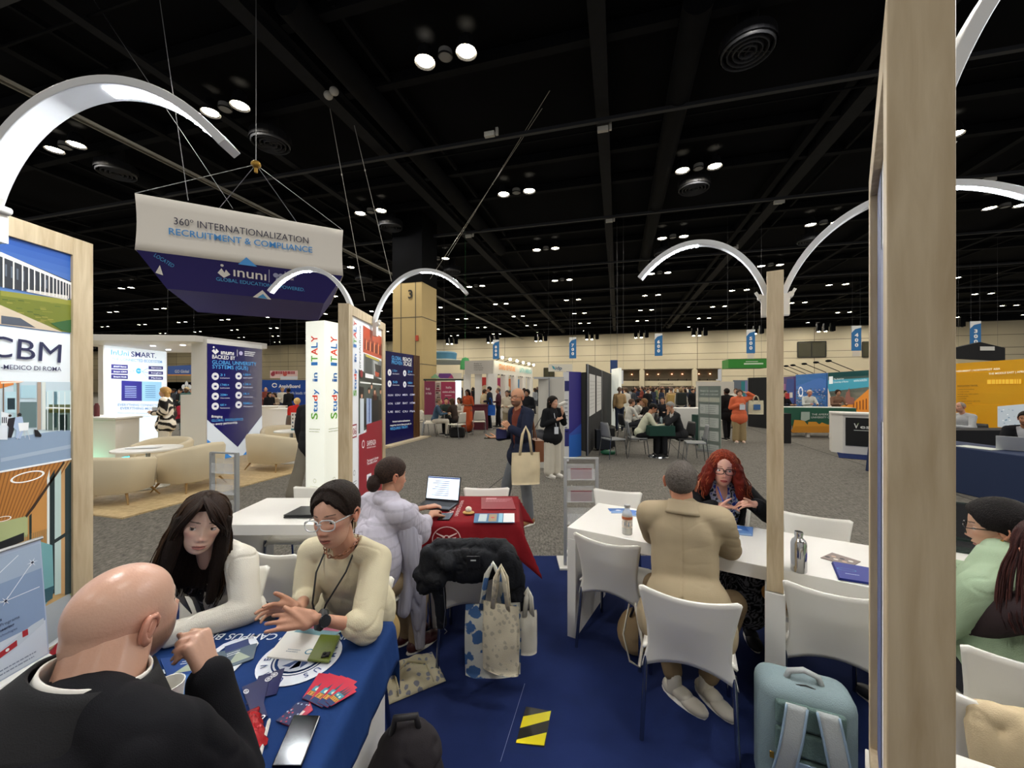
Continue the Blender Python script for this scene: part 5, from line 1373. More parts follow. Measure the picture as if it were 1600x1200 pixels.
# draped navy table in front of it and the black low wall
t=thing('draped_table','long navy draped table at the right edge with a laptop on top','table',(7.6,6.2,0),0,world_parts=True)
mb=M();mb.box((7.62,6.3,.37),(.82,3.4,.74),taper=.96);mb.build('cloth',mat('dark_navy_cloth','#1b2d52',rough=.8,bump=(5,.5),stretch=(1,1,.15)),t,bevel=.015)
mb=M();mb.box((9.9,8.3,.41),(1.9,.5,.82));tag(mb.build('low_wall',BLK,origin=(9.9,8.3,0)),'low black draped table in front of the grey shirt man','table')
mb=M();mb.box((7.45,6.25,.745),(.3,.45,.006),rz=.2);tag(mb.build('paper_sheet',mat('pale_papers'),origin=(7.45,6.25,.742)),'white sheets lying on the navy draped table','papers')
mb=M();mb.box((10.3,3.7,.005),(6,8.6,.01));struct(mb.build('floor_booth',NAVY_CARPET))
c=DP(1528,550,30);t=thing('hanging_sign','black hanging tent shaped sign before the wall at far right','hanging sign',c)
mb=M();mb.prism([(-1.9,-.5),(1.9,-.7),(1.9,.3),(0,.75),(-1.9,.3)],-.15,.15,Matrix.Rotation(R(90),4,'X'));mb.build('fabric',mat('black_drape'),t)
mb=M();mb.color('#d8d8d4');mb.box((.5,-.18,.25),(1.1,.02,.3));mb.build('lettering',PRINT,t)
# green box sign
c=DP(1163,569,26)
HC=lambda t,pts,z:[M().tube([(x,y,z),(x,y,13.22-t.location.z)],.005,4).build('cable',CORD,t)for x,y in pts]
HC(t,((-1.5,0),(1.5,0)),.3)
t=thing('hanging_sign','green box shaped hanging sign between the pale banner and the slim frame','hanging sign',c,-HA)
HC(t,((-1,0),(1,0)),.29)
mb=M();mb.box((0,0,0),(2.3,1.6,.58));mb.build('box',mat('leaf_green_sign','#2f8a2c',rough=.5),t)
mb=M();mb.color('#cfe8c8');mb.box((.3,-.82,-.02),(1.1,.01,.09));mb.box((.2,-.82,.12),(.7,.01,.04));mb.build('lettering',PRINT,t)
# numbered aisle banners
BV=45.7
for num,px,yt,yb,tagb in(('800',775,531,561,0),('700',895,527,560,0),('600',1029,521,556,0),('500',1173,515,552,1),('400',1338,509,548,1),('300',1524,502,543,1)):
 th_=math.tan(math.atan((px-800)/F)-HA);u=th_*BV;c=HP(u,BV);z1=CAM_H+(HORIZON-yt)/F*c.y;z0=CAM_H+(HORIZON-yb)/F*c.y;w=.80
 t=thing('aisle_banner','blue hanging aisle banner '+num+', '+{'8':'above the white market stand','7':'above the walking bald man','6':'above the green table crowd','5':'just left of the slim frame','4':'left of the tallest frame beside a dark window','3':'over the yellow wall'}[num[0]],'banner',(c.x,c.y,z0),-HA,'numbered aisle banners')
 mb=M();mb.box((0,0,(z1-z0)/2),(w,.03,z1-z0));mb.build('panel',mat('banner_blue','#256fae',rough=.6),t)
 pan=Panel((-w/2,-.02,0),(1,0,0),(0,0,1),.01);H=z1-z0
 pan.poly([(0,H),(0,H*.72),(w*.35,H*.86),(w,H*.92),(w,H)],'#e6e8ea',1)
 for k,ch in enumerate(num):pan.text(ch,w/2,H*(.56-.2*k),H*.13,'#f2f6fa',2,align='c',bold=.05,sx=1.2)
 pan.build(t,PRINT)
 if tagb:mb=M();mb.box((0,0,-.3),(w*.8,.02,.5));mb.build('sponsor_tag',mat('off_white_card','#cfc8be'),t)
 for s in(-1,1):mb=M();mb.tube([(s*w*.4,0,H),(s*w*.4,0,13.22-z0)],.006,4);mb.build('cord',CORD,t)
# ------------------------------------------------------------------ body tools
class Geo:
 def __init__(s,v,f,c):s.v=np.asarray(v,np.float64).reshape(-1,3);s.f=f;s.c=np.asarray(c,np.float64).reshape(-1,3)
def join(gs):
 v=[];f=[];c=[];o=0
 for g in gs:
  v.append(g.v);c.append(g.c);f+=[tuple(i+o for i in q)for q in g.f];o+=len(g.v)
 return Geo(np.concatenate(v),f,np.concatenate(c))
def geo_of(mb,color):
 return Geo(np.array([tuple(p)for p in mb.v]),mb.f,np.tile(srgb(color),(len(mb.v),1)))
def xf(g,m):
 A=np.array(m.to_3x3());t=np.array(m.translation);return Geo(g.v@A.T+t,g.f,g.c)
def geo_build(g,name,material,parent=None,smooth='all'):
 me=bpy.data.meshes.new(name);me.from_pydata(g.v.tolist(),[],g.f)
 at=me.color_attributes.new('Col','FLOAT_COLOR','POINT');c=np.ones((len(g.v),4),np.float32);c[:,:3]=np.clip(g.c,0,1);at.data.foreach_set('color',c.ravel())
 me.update();return link_mesh(name,me,material,parent,smooth)
SKIN=mat('skin',attr=True,rough=0.5,bump=(220,0.08),sss=0.02)
SKIN_SHINY=mat('skin_shiny',attr=True,rough=0.30,bump=(160,0.08),sss=0.02)
CLOTH=mat('clothing',attr=True,rough=0.85,bump=(260,0.18),spec=0.25)
WOOL=mat('wool_suit_cloth',attr=True,rough=0.9,bump=(500,0.25),spec=0.2)
HAIR=mat('hair',attr=True,rough=0.5,bump=(60,0.5),stretch=(8,8,0.6),spec=0.15)
SHOE=mat('shoe_leather',attr=True,rough=0.45)
def cap_(mb,a,b,ra,rb,n=14,k=5):
 a=Vector(a);b=Vector(b);d=b-a;L=d.length
 if L<1e-6:d=Vector((0,0,1));L=1e-6
 z=d.normalized();x=z.orthogonal().normalized();y=z.cross(x)
 rings=[]
 for i in range(1,k+1):t=math.pi/2*i/k;rings.append((a-z*ra*math.cos(t),ra*math.sin(t)))
 for i in range(0,k):t=math.pi/2*i/k;rings.append((b+z*rb*math.sin(t),rb*math.cos(t)))
 vs=[a-z*ra]
 for c,r in rings:
  for j in range(n):q=2*math.pi*j/n;vs.append(c+x*r*math.cos(q)+y*r*math.sin(q))
 vs.append(b+z*rb);T=len(vs)-1;fs=[]
 for j in range(n):
  fs.append((0,1+(j+1)%n,1+j));fs.append((T,T-n+j,T-n+(j+1)%n))
 for i in range(len(rings)-1):
  for j in range(n):q=1+i*n+j;w=1+i*n+(j+1)%n;fs.append((q,w,w+n,q+n))
 mb.add(vs,fs)
def frame_m(x,y,z):return Matrix(((x[0],y[0],z[0]),(x[1],y[1],z[1]),(x[2],y[2],z[2])))
def blob(mb,voxel,color='#808080',smooth=5,disp=None,cfn=None):
 """one closed skin grown around everything in mb"""
 me=mb.mesh('b');ob=bpy.data.objects.new('b',me);COL.objects.link(ob)
 r=ob.modifiers.new('r','REMESH');r.mode='VOXEL';r.voxel_size=voxel;r.adaptivity=0
 s=ob.modifiers.new('s','SMOOTH');s.factor=0.5;s.iterations=smooth
 dg=bpy.context.evaluated_depsgraph_get();dg.update()
 m2=bpy.data.meshes.new_from_object(ob.evaluated_get(dg))
 n=len(m2.vertices);v=np.zeros(n*3);m2.vertices.foreach_get('co',v);v=v.reshape(-1,3)
 if disp is not None:
  no=np.zeros(n*3);m2.vertices.foreach_get('normal',no);no=no.reshape(-1,3);v=v+no*disp(v)[:,None]
 fl=[tuple(p.vertices)for p in m2.polygons]
 bpy.data.objects.remove(ob);bpy.data.meshes.remove(me);bpy.data.meshes.remove(m2)
 c=np.tile(srgb(color),(n,1))
 if cfn is not None:c=cfn(v,c)
 return Geo(v,fl,c)
def vnoise(v,sc,seed=0):
 sx,sy,sz=(sc,sc,sc)if np.isscalar(sc)else sc
 return np.array([noise.noise((p[0]*sx+seed,p[1]*sy,p[2]*sz))for p in v])
def folds(amp,sc=14,seed=0,ridged=True):
 """soft swelling with a few narrow creases"""
 def f(v):
  q=np.array(sc if not np.isscalar(sc)else(sc,sc,sc*1.5),float);a=vnoise(v,tuple(q*.8),seed);b=vnoise(v,tuple(q*np.array((1.9,1.9,1.4))),seed+5);w=vnoise(v,tuple(q*.35),seed+11)
  cr=np.exp(-(a/.07)**2)*np.clip(.5+1.6*w,0,1)
  return amp*(.55*a+.35*b-.8*cr)
 return f
# ------------------------------------------------------------------ heads
def ell_exit(d,c,r):
 c=np.array(c);r=np.array(r);A=((d/r)**2).sum(1);B=(d*c/r**2).sum(1);C=((c/r)**2).sum()-1
 return(B+np.sqrt(np.maximum(B*B-A*C,0)))/A
def head_r(d,jaw=1.0,fem=False):
 k=130
 cr=ell_exit(d,(0,-.014,.028),(.0765,.1,.0905))
 jw=.054 if fem else .060
 jr=ell_exit(d,(0,.024,-.05),(jw*jaw,.068,.069))
 ck=ell_exit(d,(0,.030,-.012),(.063,.058,.05))
 return np.log(np.exp(k*cr)+np.exp(k*jr)+np.exp(k*ck))/k-0.004
def gs(x,z,cx,cz,sx,sz):return np.exp(-((x-cx)/sx)**2-((z-cz)/sz)**2)
def face_h(x,z,fem=False,nose=1.0):
 ax=np.abs(x)
 h=0.0035*gs(ax,z,.028,.026,.022,.009)*(0.6 if fem else 1)
 h-=0.0100*gs(ax,z,.031,.004,.017,.0125)
 h+=0.006*gs(x,z,0,.006,.008,.016)+nose*(0.76 if fem else 1)*(0.012*gs(x,z,0,-.014,.0095,.015)+0.020*gs(x,z,0,-.031,.0115,.0100))
 nose=nose*(0.72 if fem else 1)
 h+=nose*0.008*gs(ax,z,.013,-.037,.0075,.0065)
 h-=0.004*gs(x,z,0,-.047,.014,.006)
 h+=0.0062*gs(x,z,0,-.0595,.019,.005)+0.0068*gs(x,z,0,-.0725,.016,.0055)-0.0045*gs(x,z,0,-.066,.021,.0022)
 h-=0.003*gs(x,z,0,-.083,.018,.005)+0.0*x
 h+=0.006*gs(x,z,0,-.1,.018,.012)+0.0035*gs(ax,z,.044,-.018,.018,.016)
 return h
def sph_dirs(nu,nv):
 th=np.linspace(0,math.pi,nv);ph=np.linspace(0,2*math.pi,nu,endpoint=False)
 T,P_=np.meshgrid(th,ph,indexing='ij')
 d=np.stack([np.sin(T)*np.sin(P_),np.sin(T)*np.cos(P_),np.cos(T)],-1).reshape(-1,3)
 f=[]
 for j in range(nv-1):
  for i in range(nu):a=j*nu+i;b=j*nu+(i+1)%nu;f.append((b,a,a+nu,b+nu))
 return d,f
def head_geo(res=1.0,skin='#d8a387',fem=False,lips='#b0605a',brow='#3a2a22',eye='#4a3020',stubble=None,nose=1.0,gaze=(0,1,0),cap_hair=None,blush=.5,wide=1.0,ears=True):
 nu,nv=int(150*res),int(120*res)
 d,f=sph_dirs(nu,nv);r=head_r(d,fem=fem);v=d*r[:,None]
 x,y,z=v.T;msk=sstep(.015,.045,y)
 v[:,1]+=msk*face_h(x,z,fem,nose)
 s=np.array(srgb(skin));c=np.tile(s,(len(v),1));ax=np.abs(x)
 red=np.array([s[0]*1.02,s[1]*.74,s[2]*.72]);m=np.clip(blush*msk*(gs(ax,z,.042,-.022,.02,.02)+gs(x,z,0,-.03,.014,.012)),0,1)[:,None];c=c*(1-m)+red*m
 dk=s*.62;m=((.22 if fem else .45)*msk*gs(ax,z,.031,.002,.016,.009))[:,None];c=c*(1-m)+dk*m
 if stubble:
  st=np.array(srgb(stubble[0]));m=stubble[1]*sstep(-.02,-.05,z+.5*(ax-.05)*(ax>.05))*sstep(-.055,-.005,y)*(1-gs(x,z,0,-.066,.02,.006));m=np.clip(m,0,1)[:,None];c=c*(1-m)+st*m
 lp=np.array(srgb(lips));m=msk*((ax/.0235)**2+((z+.066)/np.where(z>-.066,.009,.0105))**2<1)*.85;m=m[:,None];c=c*(1-m)+lp*m
 m=(msk*(np.abs(z+.0665-ax*ax*1.5)<.0013)*(ax<.021))[:,None];c=c*(1-m)+lp*.3*m
 bw=np.array(srgb(brow));zc=(.0295 if fem else .0265)+(.0012 if fem else .002)*np.sin(np.clip((ax-.014)/.034,0,1)*math.pi*.8)-.06*np.maximum(0,ax-.036);m=msk*(np.abs(z-zc)<(.0026 if fem else .0036))*(ax>.013)*(ax<.047)*.85;m=m[:,None];c=c*(1-m)+bw*m
 m=(msk*gs(ax,z,.0065,-.0415,.003,.002))[:,None];c=c*(1-m)+s*.25*m
 out=[Geo(v,f,c)]
 g=np.array(gaze,float);g/=np.linalg.norm(g)
 for sx in(-1,1):
  k=np.argmin((x-sx*.031)**2+(z-.003)**2+(y<0)*1.0)
  n2=max(10,int(30*res));dd,ff=sph_dirs(n2,n2);ev=dd*(.0136 if fem else .0125);el=dd[:,2];fr=dd[:,1]>0.1
  ec=np.tile(s*.93,(len(dd),1));lo,hi=(-.42,.36)if fem else(-.33,.30);open_=fr&(el<hi)&(el>lo)&(np.abs(dd[:,0])<.86)
  ec[open_]=srgb('#e9e2dc');a=dd@g
  ec[open_&(a>.90)]=srgb(eye);ec[open_&(a>.975)]=(0.01,.01,.01)
  ec[fr&(el>=hi-.05)&(el<hi+.08)&(np.abs(dd[:,0])<.9)]=np.array(srgb(brow))*.6
  ev=ev+np.array([sx*.031,v[k,1]-.0072,.003]);out.append(Geo(ev,ff,ec))
 if ears:
  for sx in(-1,1):
   mb=M();E=lambda p:(sx*(.0735+p[0]*.75),-.012+p[1]*.88,-.006+p[2]*.88)
   rim=[(.002,.014,-.004),(.007,.013,.016),(.013,.004,.029),(.016,-.012,.032),(.018,-.022,.020),(.016,-.022,.004),(.011,-.013,-.012),(.005,-.002,-.027),(.001,.006,-.026)]
   n=5 if res<.6 else 8;mb.tube([E(p)for p in rim],[.004,.005,.0055,.0055,.0055,.005,.005,.0065,.004],n)
   mb.ell(E((.005,-.006,.004)),(.007,.016,.026),12,8);
   if res>.6:mb.tube([E((.008,-.002,-.010)),E((.012,-.010,.004)),E((.011,-.006,.018))],.003,6)
   gg=geo_of(mb,skin);gg.c=gg.c*np.array([1.05,.82,.78]);out.append(gg)
 return join(out)
HL_A=[0,25,45,62,78,95,112,140,180]
def hair_cap(color,t=.012,line=(40,38,32,14,2,-6,-24,-36,-42),res=1.0,fem=False,streak=.003,thick=None,seed=0,c2=None,part=None,flow=(40,40,4)):
 nu,nv=int(150*res),int(120*res);d,f=sph_dirs(nu,nv);r=head_r(d,fem=fem)
 az=np.degrees(np.arccos(np.clip(d[:,1]/np.maximum(np.hypot(d[:,0],d[:,1]),1e-6),-1,1)));elv=np.degrees(np.arcsin(np.clip(d[:,2],-1,1)))
 hl=np.interp(az,HL_A,line)+3*vnoise(d,9,seed);m=sstep(-3,5,elv-hl)
 tt=t if thick is None else t*thick(d)
 nz=vnoise(d,flow,seed+3);rr=r+(tt+streak*nz)*m-.012*(1-m)
 if part is not None:rr-=.006*np.exp(-((d[:,0]-part)/.05)**2)*(d[:,1]>-.2)*m
 v=d*rr[:,None];a=np.array(srgb(color));b=np.array(srgb(c2 or color))if c2 else a*1.45
 q=np.clip(.5+1.1*vnoise(d,(flow[0]*1.6,flow[1]*1.6,flow[2]),seed+9),0,1)[:,None]
 return Geo(v,f,a*(1-q)+b*q)
def strands(guides,n,r0,color,c2=None,seed=0,spread=.01,wave=0.0,wf=20,ns=6,k=16,taper=.5):
 """many fine locks following neighbouring guide curves"""
 rr=random.Random(seed);a=np.array(srgb(color));b=np.array(srgb(c2))if c2 else a*1.6;out=[]
 G=[[Vector(p)for p in g]for g in guides]
 def samp(g,t):
  x=t*(len(g)-1);i=min(int(x),len(g)-2);u=x-i
  p0=g[max(i-1,0)];p1=g[i];p2=g[i+1];p3=g[min(i+2,len(g)-1)]
  return 0.5*((2*p1)+(-p0+p2)*u+(2*p0-5*p1+4*p2-p3)*u*u+(-p0+3*p1-3*p2+p3)*u**3)
 for s in range(n):
  q=rr.random()*(len(G)-1);i=min(int(q),len(G)-2);w=q-i;off=Vector((rr.gauss(0,1),rr.gauss(0,1),rr.gauss(0,1)*.5))*spread;ph=rr.random()*6.28;L=rr.uniform(.82,1.0)
  pts=[]
  for j in range(k):
   t=L*j/(k-1);p=samp(G[i],t)*(1-w)+samp(G[i+1],t)*w+off*(0.35+.65*t)
   if wave:p=p+Vector((math.sin(t*wf+ph),math.cos(t*wf*.9+ph),math.sin(t*wf*.7+ph)*.4))*wave*(0.3+t)
   pts.append(p)
  mb=M();mb.tube(pts,[r0*(1-taper*(j/(k-1))**2)for j in range(k)],ns)
  g=geo_of(mb,color);u=rr.random()**1.5;g.c=np.tile(a*(1-u)+b*u,(len(g.v),1));out.append(g)
 return join(out)
def head_mtx(center,face,roll=0.0,scale=1.0):
 y=Vector(face).normalized();x=y.cross(Vector((0,0,1))).normalized();z=x.cross(y)
 m=frame_m(x,y,z)@Matrix.Rotation(roll,3,'Y')*scale
 return Matrix.Translation(Vector(center))@m.to_4x4()
# ------------------------------------------------------------------ hands and bodies
def hand_prims(mb,w,f,n,side,curl=(.5,.6,.65,.7),thumb=(.5,.3),spread=.06,s=1.0,tdir=None):
 """w wrist, f toward the fingers, n palm normal, side = thumb side (+1: f x n)"""
 w=Vector(w);f=Vector(f).normalized();n=Vector(n);n=(n-f*n.dot(f)).normalized();t=f.cross(n)*side
 kn=[]
 for i,(ox,ln)in enumerate(((.030,.088),(.010,.092),(-.010,.088),(-.028,.080))):
  k=w+f*ln*s+t*ox*s;kn.append(k);cap_(mb,w+f*.012*s+t*ox*.55*s,k,.0135*s,.0118*s,10,3)
 cap_(mb,w+f*.03*s+t*.024*s-n*-.004,w+f*.065*s+t*.012*s,.015*s,.012*s,10,3)
 for i,L in enumerate((.070,.078,.072,.056)):
  L*=s;cu=curl[i]if isinstance(curl,(tuple,list))else curl;sp=spread*(1.5-i);d=(f+t*sp).normalized();p=kn[i];r=(.0088,.0092,.0088,.0078)[i]*s
  for q,(fr,cc)in enumerate(((.45,.75),(.31,1.0),(.24,.7))):
   a=cu*cc;ax=d.cross(n)
   if ax.length<1e-5:ax=t
   d=(Quaternion(ax.normalized(),a)@d)if cu>=0 else(Quaternion(ax.normalized(),a)@d)
   nn=p+d*L*fr;cap_(mb,p,nn,r,r*.92,9,3);p=nn;r*=.92;n_=n
 td=Vector(tdir).normalized()if tdir is not None else(f*.55+t*.8+n*.35).normalized();p=w+f*.022*s+t*.022*s;r=.0145*s
 for q,(L,a)in enumerate(((.044,0),(.034,thumb[0]),(.027,thumb[1]))):
  td=(td*math.cos(a)+(f*.7+n*.4).normalized()*math.sin(a)).normalized();nn=p+td*L*s;cap_(mb,p,nn,r,r*.82,9,3);p=nn;r*=.82
def simple_hand(mb,w,f,s=1.0):
 w=Vector(w);f=Vector(f).normalized();cap_(mb,w,w+f*.07*s,.024*s,.03*s,8,3)
 x=f.orthogonal().normalized()
 for k in(-1,0,1):cap_(mb,w+f*.07*s+x*.02*k*s,w+f*.15*s+x*.024*k*s,.012*s,.009*s,6,2)
 cap_(mb,w+f*.03*s,w+f*.07*s+x*.05*s,.013*s,.01*s,6,2)
def torso(mb,J,inf=0.0,bulk=1.0,low=True,arms=1.0,chest=1.0,armlen=1.0,n=14,belly=0.0,bust=0.0):
 V=lambda k:Vector(J[k])
 sl,sr,nk,pv=V('shL'),V('shR'),V('neck'),V('pelv');mid=(sl+sr)/2
 up=(nk-pv).normalized();side=(sr-sl);side=(side-up*side.dot(up)).normalized();fr=up.cross(side).normalized()*1.0
 if fr.dot(Vector(J['front']))<0:fr=-fr
 fm=frame_m(side,fr,up);hw=(sr-sl).length/2;b=bulk
 def e(t,off,r,q=fm):mb.ell(pv.lerp(mid,t)+fr*off,tuple(a+inf for a in r),18,12,q)
 e(.80,.0,(hw*.93,.098*b,.15));e(.60,.005,(hw*.80*b,.102*b,.17));e(.34,.004+belly*.3,(.135*b,.100*b+belly,.15));e(.48,0,(hw*.80*b,.102*b,.34))
 if low:e(.06,-.005,(.165*b,.120*b,.12))
 if bust:
  for s in(-1,1):mb.ell(pv.lerp(mid,.70)+fr*.058+side*s*.062,(.066+inf,.05+inf,.068+inf),14,10,fm)
 for sh in(sl,sr):cap_(mb,nk+up*-.015-fr*.008,sh+up*.008,.045+inf,.050*b+inf,n);
 for a,el,wr in(('shL','elL','wrL'),('shR','elR','wrR')):
  if arms<=0:continue
  A,E,Wr=V(a),V(el),V(wr);cap_(mb,A,A.lerp(E,.5),.053*b+inf,.047*b+inf,n);cap_(mb,A.lerp(E,.5),E,.047*b+inf,.039*b+inf,n)
  if armlen>.5:
   q=min(1,(armlen-.5)*2);X=E.lerp(Wr,q);cap_(mb,E,X,.040*b+inf,lerp(.040,.028,q)*b+inf,n)
 return fm,fr,side,up,mid
def legs(mb,J,inf=0.0,b=1.0,n=14,foot=True,flare=0.0,short=1.0):
 V=lambda k:Vector(J[k])
 for s in 'LR':
  h,k,a=V('hip'+s),V('kn'+s),V('an'+s);cap_(mb,h,k,.082*b+inf,.058*b+inf,n);e=k.lerp(a,short)
  cap_(mb,k,k.lerp(a,.35*short),.056*b+inf,.053*b+inf+flare*.4,n);cap_(mb,k.lerp(a,.35*short),e,.053*b+inf+flare*.4,.036*b+inf+flare,n)
 cap_(mb,V('hipL'),V('hipR'),.105*b+inf*.4,.105*b+inf*.4,n)
def feet_geo(J,color,sole='#e8e4dc',s=1.0,n=12):
 mb=M();ms=M()
 for q in 'LR':
  a=Vector(J['an'+q]);d=Vector(J.get('toe'+q,J['front']));d.z=0;d.normalize();x=d.cross(Vector((0,0,1)))
  fl=a.z-.085 if a.z<.14 else a.z-.09
  if q in J.get('lift',''):fl=a.z-.085
  b0=Vector((a.x,a.y,fl));fm=frame_m(x,d,Vector((0,0,1)))
  mb.ell(b0+d*.115*s+Vector((0,0,.036)),(.046*s,.085*s,.034),n,8,fm);mb.ell(b0-d*.02*s+Vector((0,0,.045)),(.038*s,.055*s,.045),n,8,fm);cap_(mb,b0+Vector((0,0,.05)),a+Vector((0,0,.03)),.040,.036,n);mb.ell(b0+d*.05*s+Vector((0,0,.05)),(.042*s,.07*s,.036),n,8,fm)
  ms.prism([((.042 if abs(i-6)>2 else .047)*s*math.cos(2*math.pi*i/14+.0),.135*s*math.sin(2*math.pi*i/14))for i in range(14)],0,.022,Matrix.Translation(b0+d*.055*s)@fm.to_4x4())
 return mb,geo_of(ms,sole)
def pose_stand(h=1.7,stride=0.0,arms=('down','down'),lean=0.0):
 s=h/1.7;J=dict(front=(0,1,0));z=lambda q:q*s
 J['pelv']=(0,0,z(.93));J['neck']=(0,lean,z(1.44));J['shL']=(-z(.175),lean,z(1.385));J['shR']=(z(.175),lean,z(1.385));J['head']=(0,lean+.025,z(1.585))
 for q,sg in(('L',-1),('R',1)):
  st=stride*sg;J['hip'+q]=(sg*z(.085),0,z(.90));J['kn'+q]=(sg*z(.095),st*.55+.02,z(.49));J['an'+q]=(sg*z(.10),st,.085)
 for q,sg,a in(('L',-1,arms[0]),('R',1,arms[1])):
  sx=sg*z(.175)
  if a=='down':el,wr,hd=(sg*z(.225),-.02,z(1.10)),(sg*z(.235),.05,z(.86)),(0,.15,-1)
  elif a=='bent':el,wr,hd=(sg*z(.225),-.03,z(1.12)),(sg*z(.13),.20,z(1.10)),(-sg*.5,.6,.2)
  elif a=='mouth':el,wr,hd=(sg*z(.25),.08,z(1.14)),(sg*z(.10),.20,z(1.36)),(-sg*.3,.1,.8)
  elif a=='chest':el,wr,hd=(sg*z(.24),-.02,z(1.12)),(sg*z(.06),.17,z(1.22)),(-sg*.8,.2,.3)
  elif a=='shoulder':el,wr,hd=(sg*z(.33),.08,z(1.33)),(sg*z(.17),.16,z(1.42)),(-sg*.6,0,.2)
  elif a=='out':el,wr,hd=(sg*z(.28),.06,z(1.15)),(sg*z(.32),.28,z(1.16)),(0,1,0)
  else:el,wr,hd=a
  J['el'+q],J['wr'+q],J['hd'+q]=el,wr,hd
 return J
def pose_sit(h=1.7,lean=0.05,arms=('table','table'),knee=.0,seat=.46):
 s=h/1.7;z=lambda q:seat+q*s;J=dict(front=(0,1,0))
 J['pelv']=(0,-.02,z(.10));J['neck']=(0,lean,z(.59));J['shL']=(-.175*s,lean,z(.535));J['shR']=(.175*s,lean,z(.535));J['head']=(0,lean*1.4+.03,z(.735))
 for q,sg in(('L',-1),('R',1)):
  J['hip'+q]=(sg*.09,0,z(.07));J['kn'+q]=(sg*(.10+knee),.42*s,z(.06));J['an'+q]=(sg*.11,.40*s,.085)
 for q,sg,a in(('L',-1,arms[0]),('R',1,arms[1])):
  if a=='table':el,wr,hd=(sg*.235*s,lean+.12,z(.30)),(sg*.12,lean+.34,z(.33)),(-sg*.3,.8,0)
  elif a=='chin':el,wr,hd=(sg*.17*s,lean+.25,z(.34)),(sg*.05,lean+.17,z(.56)),(0,-.1,1)
  elif a=='lap':el,wr,hd=(sg*.22*s,lean*.4-.02,z(.28)),(sg*.10,.20,z(.20)),(-sg*.3,.8,0)
  else:el,wr,hd=a
  J['el'+q],J['wr'+q],J['hd'+q]=el,wr,hd
 return J
def place(J,loc,face):
 a=math.atan2(face[1],face[0])-math.pi/2;c,s=math.cos(a),math.sin(a);o={}
 for k,v in J.items():
  if isinstance(v,str):o[k]=v;continue
  r=Vector((v[0]*c-v[1]*s,v[0]*s+v[1]*c,v[2]));
  o[k]=tuple(r+Vector((loc[0],loc[1],loc[2]if len(loc)>2 else 0)))if k[:2]not in('fr','hd','to')else tuple(r)
 return o
